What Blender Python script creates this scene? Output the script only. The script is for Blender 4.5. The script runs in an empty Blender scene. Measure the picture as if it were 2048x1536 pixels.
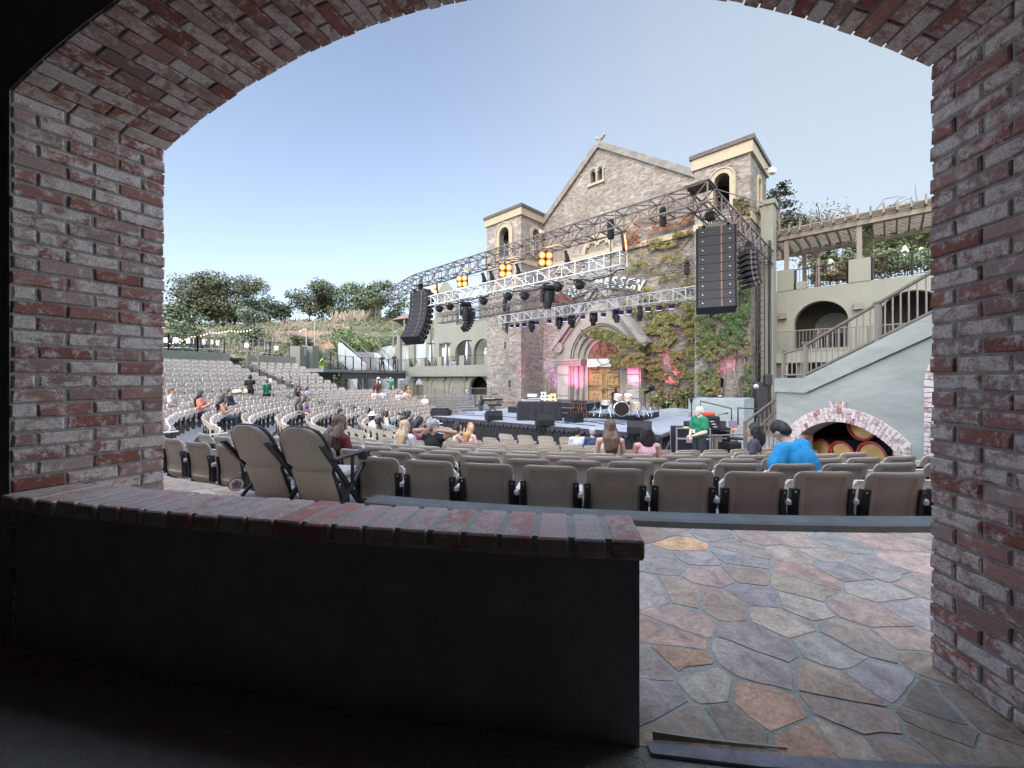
import bpy, bmesh, math, random
from mathutils import Vector, Matrix, noise, geometry
from math import radians, sin, cos, pi, sqrt, atan2, tan
random.seed(7)
SC = bpy.context.scene
COL = SC.collection

# ---------------------------------------------------------------- camera, sky, sun, exposure
CAMZ = 1.2
cam_d = bpy.data.cameras.new('camera')
cam = bpy.data.objects.new('camera', cam_d)
COL.objects.link(cam)
cam.location = (0, 0, CAMZ)
cam.rotation_euler = (radians(90), 0, 0)
cam_d.sensor_fit = 'HORIZONTAL'
cam_d.sensor_width = 36.0
cam_d.lens = 36.0*800/2048
cam_d.shift_y = -12.5/2048
cam_d.clip_start = 0.02
cam_d.clip_end = 3000
SC.camera = cam

SUN_EL, SUN_AZ = 33.0, 205.0          # azimuth measured from +Y toward +X
world = bpy.data.worlds.new('World')
SC.world = world
world.use_nodes = True
wn, wl = world.node_tree.nodes, world.node_tree.links
bg = wn['Background']
sky = wn.new('ShaderNodeTexSky')
sky.sky_type = 'NISHITA'
sky.sun_disc = False
sky.sun_elevation = radians(SUN_EL)
sky.sun_rotation = radians(SUN_AZ)
sky.altitude = 500
sky.air_density = 1.0
sky.dust_density = 3.0
sky.ozone_density = 1.5
# pale afterglow low over the right side, slightly desaturated sky
wtc = wn.new('ShaderNodeTexCoord'); wdot = wn.new('ShaderNodeVectorMath'); wdot.operation = 'DOT_PRODUCT'
wdot.inputs[1].default_value = Vector((.80, .58, .12)).normalized()
wl.new(wtc.outputs['Generated'], wdot.inputs[0])
wmr = wn.new('ShaderNodeMapRange'); wmr.interpolation_type = 'SMOOTHSTEP'
wmr.inputs['From Min'].default_value = .30; wmr.inputs['From Max'].default_value = 1.0; wmr.inputs['To Max'].default_value = .75
wl.new(wdot.outputs['Value'], wmr.inputs[0])
whs = wn.new('ShaderNodeHueSaturation'); whs.inputs['Saturation'].default_value = .78; whs.inputs['Value'].default_value = 1.0
wl.new(sky.outputs[0], whs.inputs['Color'])
wmx = wn.new('ShaderNodeMixRGB'); wl.new(wmr.outputs[0], wmx.inputs['Fac']); wl.new(whs.outputs[0], wmx.inputs['Color1'])
wmx.inputs['Color2'].default_value = (2.05, 2.32, 2.50, 1)
# sky brightened overhead, out of view, as added light for the near paving
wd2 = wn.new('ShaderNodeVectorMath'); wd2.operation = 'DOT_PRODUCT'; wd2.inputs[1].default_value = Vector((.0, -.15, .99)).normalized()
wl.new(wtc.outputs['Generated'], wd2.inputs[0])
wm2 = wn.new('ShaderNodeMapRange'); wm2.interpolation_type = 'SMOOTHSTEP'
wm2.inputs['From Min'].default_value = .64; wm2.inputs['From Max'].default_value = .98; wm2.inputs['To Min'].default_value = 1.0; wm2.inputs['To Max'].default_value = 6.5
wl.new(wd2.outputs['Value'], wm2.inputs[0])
# extra brightness added far to either side, out of view, for the brick jambs
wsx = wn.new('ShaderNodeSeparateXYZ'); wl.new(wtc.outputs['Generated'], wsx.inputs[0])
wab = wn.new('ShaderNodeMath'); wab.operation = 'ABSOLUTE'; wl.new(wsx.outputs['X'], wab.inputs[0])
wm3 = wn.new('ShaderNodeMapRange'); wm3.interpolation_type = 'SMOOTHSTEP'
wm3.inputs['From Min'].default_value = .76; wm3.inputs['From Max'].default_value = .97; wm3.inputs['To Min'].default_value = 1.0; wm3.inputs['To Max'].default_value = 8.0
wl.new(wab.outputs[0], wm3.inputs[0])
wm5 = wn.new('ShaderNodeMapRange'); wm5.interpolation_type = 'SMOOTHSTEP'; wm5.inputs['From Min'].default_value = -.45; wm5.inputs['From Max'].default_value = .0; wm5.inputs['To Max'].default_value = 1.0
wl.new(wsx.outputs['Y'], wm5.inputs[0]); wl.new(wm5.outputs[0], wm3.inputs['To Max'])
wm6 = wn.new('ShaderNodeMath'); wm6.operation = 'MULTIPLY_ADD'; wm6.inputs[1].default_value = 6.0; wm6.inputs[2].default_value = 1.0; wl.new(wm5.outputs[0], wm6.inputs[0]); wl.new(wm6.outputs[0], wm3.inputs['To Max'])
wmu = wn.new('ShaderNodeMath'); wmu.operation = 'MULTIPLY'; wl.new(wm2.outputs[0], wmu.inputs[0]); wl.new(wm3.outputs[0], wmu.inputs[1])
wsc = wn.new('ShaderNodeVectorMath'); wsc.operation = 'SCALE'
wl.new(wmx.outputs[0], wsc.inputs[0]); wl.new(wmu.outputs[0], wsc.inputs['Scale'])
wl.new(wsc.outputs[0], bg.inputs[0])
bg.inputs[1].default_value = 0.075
sun_d = bpy.data.lights.new('sun', 'SUN')
sun_d.energy = 0.28
sun_d.angle = radians(45)
sun_d.color = (1.0, 0.88, 0.76)
sun = bpy.data.objects.new('sun', sun_d)
COL.objects.link(sun)
_az, _el = radians(SUN_AZ), radians(SUN_EL)
sd = Vector((sin(_az)*cos(_el), cos(_az)*cos(_el), sin(_el)))
sun.rotation_euler = sd.to_track_quat('Z', 'Y').to_euler()
sun.location = (20, 30, 40)
SC.view_settings.view_transform = 'Standard'
SC.view_settings.look = 'None'
SC.view_settings.exposure = 2.08
SC.view_settings.gamma = 1.0
SC.render.engine = 'CYCLES'
SC.cycles.max_bounces = 6
SC.cycles.diffuse_bounces = 4
SC.cycles.glossy_bounces = 2
SC.cycles.transmission_bounces = 4
SC.cycles.transparent_max_bounces = 8
SC.cycles.caustics_reflective = False
SC.cycles.caustics_refractive = False
SC.cycles.use_denoising = True
try: SC.cycles.denoiser = 'OPENIMAGEDENOISE'
except Exception: pass
SC.cycles.sample_clamp_indirect = 6.0

# ---------------------------------------------------------------- helpers
F_PX, HY = 800.0, 755.5
def P(px, py, Y):
    'a point Y metres in front of the camera seen at photo pixel px, py'
    return Vector(((px-1024)/F_PX*Y, Y, CAMZ-(py-HY)/F_PX*Y))
def on_z(px, py, z):
    Y = (CAMZ-z)*F_PX/(py-HY)
    return Vector(((px-1024)/F_PX*Y, Y, z))
def V(*a): return Vector(a)
def rnd(a, b): return random.uniform(a, b)

class MB:
    'collects shapes for one mesh'
    def __init__(s): s.v = []; s.f = []; s.m = []; s.cur = 0
    def add(s, vs, fs, mi=None):
        o = len(s.v); s.v += [tuple(v) for v in vs]
        s.f += [tuple(i+o for i in f) for f in fs]
        s.m += [s.cur if mi is None else mi]*len(fs)
        return s
    def hexa(s, p):      # p[0:4] bottom loop, p[4:8] top loop
        return s.add(p, [(3,2,1,0),(4,5,6,7),(0,1,5,4),(1,2,6,5),(2,3,7,6),(3,0,4,7)])
    def box(s, c, d, M=None):
        x, y, z = d[0]/2, d[1]/2, d[2]/2
        p = [V(-x,-y,-z),V(x,-y,-z),V(x,y,-z),V(-x,y,-z),V(-x,-y,z),V(x,-y,z),V(x,y,z),V(-x,y,z)]
        if M is not None: p = [M @ q for q in p]
        c = V(*c)
        return s.hexa([q+c for q in p])
    def cbox(s, c, d, ch, M=None):   # box with chamfered edges
        x, y, z = d[0]/2, d[1]/2, d[2]/2; c0 = V(*c); ch = min(ch, x*.9, y*.9, z*.9)
        bm = bmesh.new()
        bmesh.ops.create_cube(bm, size=1)
        bmesh.ops.scale(bm, vec=d, verts=bm.verts)
        bmesh.ops.bevel(bm, geom=list(bm.edges), offset=ch, segments=1, affect='EDGES')
        bm.verts.index_update()
        vs = [(M @ v.co if M is not None else v.co.copy())+c0 for v in bm.verts]
        fs = [tuple(v.index for v in f.verts) for f in bm.faces]
        bm.free()
        return s.add(vs, fs)
    def tube(s, a, b, r, n=6, r2=None, caps=True):
        a, b = V(*a), V(*b); r2 = r if r2 is None else r2
        d = (b-a)
        if d.length < 1e-6: return s
        d.normalize(); u = d.orthogonal().normalized(); w = d.cross(u)
        vs = []
        for p, rr in ((a, r), (b, r2)):
            for i in range(n):
                t = 2*pi*i/n
                vs.append(p+u*(cos(t)*rr)+w*(sin(t)*rr))
        fs = [(i, (i+1) % n, n+(i+1) % n, n+i) for i in range(n)]
        if caps: fs += [tuple(range(n-1, -1, -1)), tuple(range(n, 2*n))]
        return s.add(vs, fs)
    def path(s, pts, r, n=6, radii=None):
        pts = [V(*p) for p in pts]
        vs = []; m = len(pts); prev = None
        for i, p in enumerate(pts):
            d = (pts[min(i+1, m-1)]-pts[max(i-1, 0)])
            d = d.normalized() if d.length > 1e-9 else V(0,0,1)
            if prev is None: u = d.orthogonal().normalized()
            else:
                u = prev-d*prev.dot(d)
                u = u.normalized() if u.length > 1e-6 else d.orthogonal().normalized()
            prev = u; w = d.cross(u); rr = radii[i] if radii else r
            for k in range(n):
                t = 2*pi*k/n; vs.append(p+u*(cos(t)*rr)+w*(sin(t)*rr))
        fs = []
        for i in range(m-1):
            for k in range(n):
                fs.append((i*n+k, i*n+(k+1) % n, (i+1)*n+(k+1) % n, (i+1)*n+k))
        fs += [tuple(range(n-1, -1, -1)), tuple(range((m-1)*n, m*n))]
        return s.add(vs, fs)
    def lathe(s, c, prof, n=16, M=None, caps=True):   # prof: (radius, height)
        c = V(*c); vs = []; m = len(prof)
        for r, h in prof:
            for i in range(n):
                t = 2*pi*i/n; q = V(r*cos(t), r*sin(t), h)
                vs.append((M @ q if M is not None else q)+c)
        fs = [(i*n+k, i*n+(k+1) % n, (i+1)*n+(k+1) % n, (i+1)*n+k) for i in range(m-1) for k in range(n)]
        if caps: fs += [tuple(range(n-1, -1, -1)), tuple(range((m-1)*n, m*n))]
        return s.add(vs, fs)
    def ball(s, c, r, n=10, m=7, M=None):
        r = (r, r, r) if not hasattr(r, '__len__') else r
        c = V(*c); vs = []; fs = []
        for j in range(1, m):
            ph = pi*j/m
            for i in range(n):
                t = 2*pi*i/n; q = V(r[0]*sin(ph)*cos(t), r[1]*sin(ph)*sin(t), r[2]*cos(ph))
                vs.append((M @ q if M is not None else q)+c)
        for q in (V(0,0,r[2]), V(0,0,-r[2])): vs.append((M @ q if M is not None else q)+c)
        k = (m-1)*n
        for j in range(m-2):
            for i in range(n): fs.append((j*n+i, (j+1)*n+i, (j+1)*n+(i+1) % n, j*n+(i+1) % n))
        for i in range(n):
            fs.append((k, i, (i+1) % n)); fs.append((k+1, (m-2)*n+(i+1) % n, (m-2)*n+i))
        return s.add(vs, fs)
    def prism(s, loops, fn, d0, d1, sides=True, back=True):
        'loops: outer loop then holes, 2D points; fn(x, y, d) -> world point'
        pl = [[V(p[0], p[1], 0) for p in l] for l in loops]
        tris = geometry.tessellate_polygon(pl)
        flat = [p for l in loops for p in l]; n = len(flat)
        vs = [fn(p[0], p[1], d1) for p in flat]+[fn(p[0], p[1], d0) for p in flat]
        fs = []
        for t in tris:
            a, b, c = [flat[i] for i in t]
            ar = (b[0]-a[0])*(c[1]-a[1])-(b[1]-a[1])*(c[0]-a[0])
            if abs(ar) < 1e-12: continue
            if ar < 0: t = (t[0], t[2], t[1])
            fs.append(tuple(t))
            if back: fs.append((t[2]+n, t[1]+n, t[0]+n))
        if sides:
            o = 0
            for l in loops:
                m = len(l)
                for i in range(m): fs.append((o+i, o+(i+1) % m, n+o+(i+1) % m, n+o+i))
                o += m
        return s.add(vs, fs)
    def build(s, name, mats, parent=None, smooth=False, local=False, fix=False):
        me = bpy.data.meshes.new(name)
        me.from_pydata(s.v, [], s.f)
        if not isinstance(mats, (list, tuple)): mats = [mats]
        for m in mats: me.materials.append(m)
        if len(mats) > 1: me.polygons.foreach_set('material_index', [min(i, len(mats)-1) for i in s.m])
        if fix:
            bm = bmesh.new(); bm.from_mesh(me); bmesh.ops.recalc_face_normals(bm, faces=bm.faces); bm.to_mesh(me); bm.free()
        if smooth is True: me.polygons.foreach_set('use_smooth', [True]*len(me.polygons))
        elif smooth: me.shade_smooth_by_angle(angle=radians(smooth)) if hasattr(me, 'shade_smooth_by_angle') else me.polygons.foreach_set('use_smooth', [True]*len(me.polygons))
        if smooth and smooth is not True:
            me.polygons.foreach_set('use_smooth', [True]*len(me.polygons))
            bm = bmesh.new(); bm.from_mesh(me)
            for e in bm.edges:
                if len(e.link_faces) == 2 and e.calc_face_angle(0) > radians(smooth): e.smooth = False
            bm.to_mesh(me); bm.free()
        o = bpy.data.objects.new(name, me)
        COL.objects.link(o)
        if parent is not None:
            o.parent = parent
            if not local:
                M = world_of(parent)
                me.transform(M.inverted())
        return o

def world_of(o):
    M = Matrix.Translation(o.location) @ o.rotation_euler.to_matrix().to_4x4() @ Matrix.Diagonal(o.scale).to_4x4()
    if o.parent: M = world_of(o.parent) @ M
    return M
def tag(o, label=None, cat=None, group=None, kind=None):
    if label: o['label'] = label
    if cat: o['category'] = cat
    if group: o['group'] = group
    if kind: o['kind'] = kind
    return o
def thing(name, label, cat, loc=(0,0,0), rz=0, group=None):
    o = bpy.data.objects.new(name, None); COL.objects.link(o)
    o.location = loc; o.rotation_euler = (0, 0, rz); o.empty_display_size = .1
    return tag(o, label, cat, group)
def struct(o, kind='structure'): o['kind'] = kind; return o
KIDS = {}
def copy_tree(o, parent=None):
    c = o.copy(); COL.objects.link(c); c.parent = parent
    for ch in o.children: copy_tree(ch, c)
    return c
def rotz(a): return Matrix.Rotation(a, 3, 'Z')
def rotx(a): return Matrix.Rotation(a, 3, 'X')
def roty(a): return Matrix.Rotation(a, 3, 'Y')
def arcpts(cx, cy, r, a0, a1, n, ry=None):
    ry = r if ry is None else ry
    return [(cx+r*cos(a0+(a1-a0)*i/n), cy+ry*sin(a0+(a1-a0)*i/n)) for i in range(n+1)]

# ---------------------------------------------------------------- materials
MATS = {}
def nmat(name):
    m = bpy.data.materials.new(name); m.use_nodes = True
    return m, m.node_tree.nodes, m.node_tree.links, m.node_tree.nodes['Principled BSDF']
def mat(name, col, rough=.7, var=.12, scale=6, bump=0, bscale=None, metal=0, spec=None, col2=None, isl=0, stretch=None, emit=None, es=0, alpha=None, orand=0):
    'plain surface with noise mottling between col and col2 (or darker and lighter col)'
    if name in MATS: return MATS[name]
    m, N, L, B = nmat(name)
    B.inputs['Roughness'].default_value = rough
    B.inputs['Metallic'].default_value = metal
    if spec is not None: B.inputs['Specular IOR Level'].default_value = spec
    tc = N.new('ShaderNodeTexCoord'); co = tc.outputs['Object']
    if stretch:
        mp = N.new('ShaderNodeMapping'); mp.inputs['Scale'].default_value = stretch
        L.new(co, mp.inputs['Vector']); co = mp.outputs[0]
    nz = N.new('ShaderNodeTexNoise'); nz.inputs['Scale'].default_value = scale; nz.inputs['Detail'].default_value = 6; nz.inputs['Roughness'].default_value = .65
    L.new(co, nz.inputs['Vector'])
    rp = N.new('ShaderNodeValToRGB')
    c2 = col2 if col2 else tuple(min(1, c*(1+var)) for c in col)
    c1 = col if col2 else tuple(c*(1-var) for c in col)
    rp.color_ramp.elements[0].position = .32; rp.color_ramp.elements[1].position = .68
    rp.color_ramp.elements[0].color = (*c1, 1); rp.color_ramp.elements[1].color = (*c2, 1)
    L.new(nz.outputs['Fac'], rp.inputs[0]); out = rp.outputs[0]
    if orand:
        oi = N.new('ShaderNodeObjectInfo'); h2 = N.new('ShaderNodeHueSaturation'); m2_ = N.new('ShaderNodeMapRange'); m2_.inputs['To Min'].default_value = 1-orand; m2_.inputs['To Max'].default_value = 1+orand
        L.new(oi.outputs['Random'], m2_.inputs[0]); L.new(m2_.outputs[0], h2.inputs['Value']); L.new(out, h2.inputs['Color']); out = h2.outputs[0]
    if isl:
        ge = N.new('ShaderNodeNewGeometry'); hs = N.new('ShaderNodeHueSaturation')
        mr = N.new('ShaderNodeMapRange'); mr.inputs['To Min'].default_value = 1-isl; mr.inputs['To Max'].default_value = 1+isl
        L.new(ge.outputs['Random Per Island'], mr.inputs[0]); L.new(mr.outputs[0], hs.inputs['Value']); L.new(out, hs.inputs['Color']); out = hs.outputs[0]
    L.new(out, B.inputs['Base Color'])
    if bump:
        n2 = N.new('ShaderNodeTexNoise'); n2.inputs['Scale'].default_value = bscale or scale*4; n2.inputs['Detail'].default_value = 5
        L.new(co, n2.inputs['Vector'])
        bp = N.new('ShaderNodeBump'); bp.inputs['Strength'].default_value = bump; bp.inputs['Distance'].default_value = .02
        L.new(n2.outputs['Fac'], bp.inputs['Height']); L.new(bp.outputs[0], B.inputs['Normal'])
    if emit:
        B.inputs['Emission Color'].default_value = (*emit, 1); B.inputs['Emission Strength'].default_value = es
    MATS[name] = m
    return m

def brick_mat(name='weathered_brick', white=.5, reds=None):
    m, N, L, B = nmat(name)
    B.inputs['Roughness'].default_value = .9; B.inputs['Specular IOR Level'].default_value = .2
    ge = N.new('ShaderNodeNewGeometry'); tc = N.new('ShaderNodeTexCoord')
    rp = N.new('ShaderNodeValToRGB'); cr = rp.color_ramp
    cols = reds or [(0, (.27,.105,.085)), (.25, (.34,.15,.125)), (.45, (.42,.25,.22)), (.62, (.30,.19,.17)), (.8, (.46,.33,.30)), (1, (.38,.12,.08))]
    cr.elements[0].color = (*cols[0][1], 1); cr.elements[1].color = (*cols[-1][1], 1)
    for p, c in cols[1:-1]:
        e = cr.elements.new(p); e.color = (*c, 1)
    L.new(ge.outputs['Random Per Island'], rp.inputs[0])
    # decorrelated second random from the first
    m1 = N.new('ShaderNodeMath'); m1.operation = 'MULTIPLY'; m1.inputs[1].default_value = 37.7
    m2 = N.new('ShaderNodeMath'); m2.operation = 'FRACT'
    L.new(ge.outputs['Random Per Island'], m1.inputs[0]); L.new(m1.outputs[0], m2.inputs[0])
    nz = N.new('ShaderNodeTexNoise'); nz.inputs['Scale'].default_value = 15; nz.inputs['Detail'].default_value = 10; nz.inputs['Roughness'].default_value = .78
    nz.inputs['Distortion'].default_value = .35
    L.new(tc.outputs['Object'], nz.inputs['Vector'])
    ad = N.new('ShaderNodeMath'); ad.operation = 'MULTIPLY_ADD'; ad.inputs[1].default_value = .17; ad.inputs[2].default_value = white*.5-.335
    L.new(m2.outputs[0], ad.inputs[0])
    sm = N.new('ShaderNodeMath'); sm.operation = 'ADD'; L.new(nz.outputs['Fac'], sm.inputs[0]); L.new(ad.outputs[0], sm.inputs[1])
    mr = N.new('ShaderNodeMapRange'); mr.inputs['From Min'].default_value = .455; mr.inputs['From Max'].default_value = .565
    L.new(sm.outputs[0], mr.inputs[0])
    fine = N.new('ShaderNodeTexNoise'); fine.inputs['Scale'].default_value = 140; fine.inputs['Detail'].default_value = 4
    L.new(tc.outputs['Object'], fine.inputs['Vector'])
    mw = N.new('ShaderNodeMixRGB'); mw.blend_type = 'MIX'; mw.inputs['Color1'].default_value = (.52,.42,.38,1); mw.inputs['Color2'].default_value = (.84,.76,.71,1)
    L.new(fine.outputs['Fac'], mw.inputs['Fac'])
    mx = N.new('ShaderNodeMixRGB'); L.new(mr.outputs[0], mx.inputs['Fac']); L.new(rp.outputs[0], mx.inputs['Color1']); L.new(mw.outputs[0], mx.inputs['Color2'])
    dk = N.new('ShaderNodeMixRGB'); dk.blend_type = 'MULTIPLY'; dk.inputs['Fac'].default_value = .5
    mr2 = N.new('ShaderNodeMapRange'); mr2.inputs['From Min'].default_value = .3; mr2.inputs['From Max'].default_value = .7; mr2.inputs['To Min'].default_value = .45; mr2.inputs['To Max'].default_value = 1.1
    L.new(fine.outputs['Fac'], mr2.inputs[0]); L.new(mx.outputs[0], dk.inputs['Color1']); L.new(mr2.outputs[0], dk.inputs['Color2'])
    L.new(dk.outputs[0], B.inputs['Base Color'])
    bp = N.new('ShaderNodeBump'); bp.inputs['Strength'].default_value = .55; bp.inputs['Distance'].default_value = .004
    s2 = N.new('ShaderNodeMath'); s2.operation = 'ADD'; L.new(nz.outputs['Fac'], s2.inputs[0]); L.new(fine.outputs['Fac'], s2.inputs[1])
    L.new(s2.outputs[0], bp.inputs['Height']); L.new(bp.outputs[0], B.inputs['Normal'])
    MATS[name] = m
    return m

def stone_mat():
    'rough layered rubble stone of the church front'
    m, N, L, B = nmat('rubble_stone')
    B.inputs['Roughness'].default_value = .95; B.inputs['Specular IOR Level'].default_value = .15
    tc = N.new('ShaderNodeTexCoord'); mp = N.new('ShaderNodeMapping'); mp.inputs['Scale'].default_value = (1,1,2.6)
    L.new(tc.outputs['Object'], mp.inputs['Vector'])
    vo = N.new('ShaderNodeTexVoronoi'); vo.inputs['Scale'].default_value = 1.9; vo.inputs['Randomness'].default_value = 1
    nz0 = N.new('ShaderNodeTexNoise'); nz0.inputs['Scale'].default_value = 2.2; nz0.inputs['Detail'].default_value = 4
    L.new(tc.outputs['Object'], nz0.inputs['Vector'])
    av = N.new('ShaderNodeMixRGB'); av.blend_type = 'LINEAR_LIGHT'; av.inputs['Fac'].default_value = .35
    L.new(mp.outputs[0], av.inputs['Color1']); L.new(nz0.outputs['Color'], av.inputs['Color2']); L.new(av.outputs[0], vo.inputs['Vector'])
    rp = N.new('ShaderNodeValToRGB'); cr = rp.color_ramp
    cr.elements[0].color = (.31,.285,.24,1); cr.elements[1].color = (.35,.30,.235,1)
    for p, c in ((.3,(.25,.22,.185,1)),(.5,(.36,.335,.295,1)),(.7,(.29,.235,.20,1)),(.85,(.24,.23,.21,1))):
        e = cr.elements.new(p); e.color = c
    sp = N.new('ShaderNodeSeparateColor'); L.new(vo.outputs['Color'], sp.inputs[0]); L.new(sp.outputs[0], rp.inputs[0])
    nz = N.new('ShaderNodeTexNoise'); nz.inputs['Scale'].default_value = 3.5; nz.inputs['Detail'].default_value = 12; nz.inputs['Roughness'].default_value = .8
    mp2 = N.new('ShaderNodeMapping'); mp2.inputs['Scale'].default_value = (1,1,3.2); L.new(tc.outputs['Object'], mp2.inputs['Vector']); L.new(mp2.outputs[0], nz.inputs['Vector'])
    mr = N.new('ShaderNodeMapRange'); mr.inputs['From Min'].default_value = .36; mr.inputs['From Max'].default_value = .62; mr.inputs['To Min'].default_value = .38; mr.inputs['To Max'].default_value = 1.35
    L.new(nz.outputs['Fac'], mr.inputs[0])
    mu = N.new('ShaderNodeMixRGB'); mu.blend_type = 'MULTIPLY'; mu.inputs['Fac'].default_value = 1
    L.new(rp.outputs[0], mu.inputs['Color1']); L.new(mr.outputs[0], mu.inputs['Color2'])
    # broad stains
    n3 = N.new('ShaderNodeTexNoise'); n3.inputs['Scale'].default_value = .35; n3.inputs['Detail'].default_value = 5; L.new(tc.outputs['Object'], n3.inputs['Vector'])
    m3 = N.new('ShaderNodeMapRange'); m3.inputs['From Min'].default_value = .35; m3.inputs['From Max'].default_value = .65; m3.inputs['To Min'].default_value = .8; m3.inputs['To Max'].default_value = 1.2
    L.new(n3.outputs['Fac'], m3.inputs[0])
    mu2 = N.new('ShaderNodeMixRGB'); mu2.blend_type = 'MULTIPLY'; mu2.inputs['Fac'].default_value = 1
    L.new(mu.outputs[0], mu2.inputs['Color1']); L.new(m3.outputs[0], mu2.inputs['Color2'])
    L.new(mu2.outputs[0], B.inputs['Base Color'])
    bp = N.new('ShaderNodeBump'); bp.inputs['Strength'].default_value = 1; bp.inputs['Distance'].default_value = .12
    L.new(nz.outputs['Fac'], bp.inputs['Height']); L.new(bp.outputs[0], B.inputs['Normal'])
    MATS['rubble_stone'] = m
    return m

def attr_mat(name, rough=.85, nscale=9, nvar=.35, bump=.3, isl=.12, mark=None):
    'colour from the mesh attribute col (each stone or leaf has its own), broken up by noise'
    m, N, L, B = nmat(name)
    B.inputs['Roughness'].default_value = rough; B.inputs['Specular IOR Level'].default_value = .3
    at = N.new('ShaderNodeAttribute'); at.attribute_name = 'col'
    tc = N.new('ShaderNodeTexCoord'); nz = N.new('ShaderNodeTexNoise'); nz.inputs['Scale'].default_value = nscale; nz.inputs['Detail'].default_value = 10; nz.inputs['Roughness'].default_value = .75
    nz.inputs['Distortion'].default_value = .8
    L.new(tc.outputs['Object'], nz.inputs['Vector'])
    mr = N.new('ShaderNodeMapRange'); mr.inputs['From Min'].default_value = .3; mr.inputs['From Max'].default_value = .7; mr.inputs['To Min'].default_value = 1-nvar; mr.inputs['To Max'].default_value = 1+nvar
    L.new(nz.outputs['Fac'], mr.inputs[0])
    mu = N.new('ShaderNodeMixRGB'); mu.blend_type = 'MULTIPLY'; mu.inputs['Fac'].default_value = 1
    L.new(at.outputs['Color'], mu.inputs['Color1']); L.new(mr.outputs[0], mu.inputs['Color2']); out = mu.outputs[0]
    nf = N.new('ShaderNodeTexNoise'); nf.inputs['Scale'].default_value = nscale*9; nf.inputs['Detail'].default_value = 6; nf.inputs['Roughness'].default_value = .8; L.new(tc.outputs['Object'], nf.inputs['Vector'])
    mf = N.new('ShaderNodeMapRange'); mf.inputs['From Min'].default_value = .33; mf.inputs['From Max'].default_value = .67; mf.inputs['To Min'].default_value = 1-nvar*.6; mf.inputs['To Max'].default_value = 1+nvar*.6; L.new(nf.outputs['Fac'], mf.inputs[0])
    m4 = N.new('ShaderNodeMixRGB'); m4.blend_type = 'MULTIPLY'; m4.inputs['Fac'].default_value = 1; L.new(out, m4.inputs['Color1']); L.new(mf.outputs[0], m4.inputs['Color2']); out = m4.outputs[0]
    if mark:
        n2 = N.new('ShaderNodeTexNoise'); n2.inputs['Scale'].default_value = 2.3; n2.inputs['Detail'].default_value = 9; n2.inputs['Roughness'].default_value = .7; L.new(tc.outputs['Object'], n2.inputs['Vector'])
        r2 = N.new('ShaderNodeMapRange'); r2.inputs['From Min'].default_value = .56; r2.inputs['From Max'].default_value = .66; r2.inputs['To Max'].default_value = .6; L.new(n2.outputs['Fac'], r2.inputs[0])
        mx = N.new('ShaderNodeMixRGB'); L.new(r2.outputs[0], mx.inputs['Fac']); L.new(out, mx.inputs['Color1']); mx.inputs['Color2'].default_value = (*mark, 1); out = mx.outputs[0]
    L.new(out, B.inputs['Base Color'])
    bp = N.new('ShaderNodeBump'); bp.inputs['Strength'].default_value = bump; bp.inputs['Distance'].default_value = .01
    L.new(nz.outputs['Fac'], bp.inputs['Height']); L.new(bp.outputs[0], B.inputs['Normal'])
    MATS[name] = m
    return m
def set_col(o, cols):
    'per-face colours into the attribute col'
    me = o.data; a = me.color_attributes.new('col', 'FLOAT_COLOR', 'CORNER')
    buf = []
    for p, c in zip(me.polygons, cols): buf += [c[0], c[1], c[2], 1.0]*p.loop_total
    a.data.foreach_set('color', buf)

M_BRICK = brick_mat()
M_MORTAR = mat('mortar', (.33,.305,.29), .95, .2, 30, .5, 90)
M_DARKWALL = mat('dark_painted_plaster', (.31,.30,.32), .8, .2, 4, .25, 60)
M_CARPET = mat('dark_woven_carpet', (.018,.018,.02), 1, .4, 200, .6, 400)
M_CONC = mat('concrete_terrace', (.20,.20,.195), .9, .18, 2.5, .2, 30)
M_CURB = mat('concrete_curb', (.125,.128,.115), .85, .2, 5, .2, 60)
M_SEAT = mat('tan_seat_plastic', (.40,.345,.28), .5, .10, 5, .06, 260, isl=.05, orand=.09)
M_SEATPAN = mat('pale_seat_pan', (.65,.57,.485), .45, .10, 5, isl=.12, orand=.08)
M_CAST = mat('black_cast_metal', (.022,.021,.022), .45, .2, 12)
M_CAP = mat('pale_armrest', (.62,.59,.55), .4, .05, 8)
M_STONE = stone_mat()
M_OLIVE = mat('olive_stucco', (.20,.205,.165), .92, .07, 1.3, .12, 40)
M_CREAM = mat('cream_cast_stone', (.36,.30,.205), .85, .12, 3, .2, 20)
M_GREYST = mat('grey_cast_stone', (.27,.245,.21), .85, .15, 2.2, .25, 14)
M_ROOFD = mat('dark_roof_edge', (.09,.075,.065), .8, .2, 5)
M_BLACK = mat('black_fabric', (.016,.016,.02), .95, .25, 10, .3, 30)
M_BLK = mat('black_equipment', (.014,.014,.017), .6, .25, 10, spec=.25)
M_RAIL = mat('brown_painted_steel', (.16,.135,.115), .5, .1, 8)
M_STEELD = mat('dark_truss_steel', (.13,.105,.095), .5, .15, 6, metal=.3)
M_ALU = mat('aluminium_truss', (.42,.42,.43), .35, .08, 6, metal=.6)
M_DECK = mat('grey_stage_deck', (.25,.27,.30), .7, .1, 1.4)
M_GLASSD = mat('dark_window_glass', (.02,.022,.025), .15, .2, 3)
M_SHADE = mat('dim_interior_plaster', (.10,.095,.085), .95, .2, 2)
# ---------------------------------------------------------------- near brick arch, sill wall, dark room
CRS, BRK = .0677, .187          # course height and brick module
ZS = 2.5                        # springing of the arch
LF, LN = V(-1.99, 2.276, 0), V(-2.262, 1.80, 0)      # left jamb: far (outer) and near (inner) edge
RF, RN = V(1.75, 1.66, 0), V(1.715, 1.10, 0)         # right jamb

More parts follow.
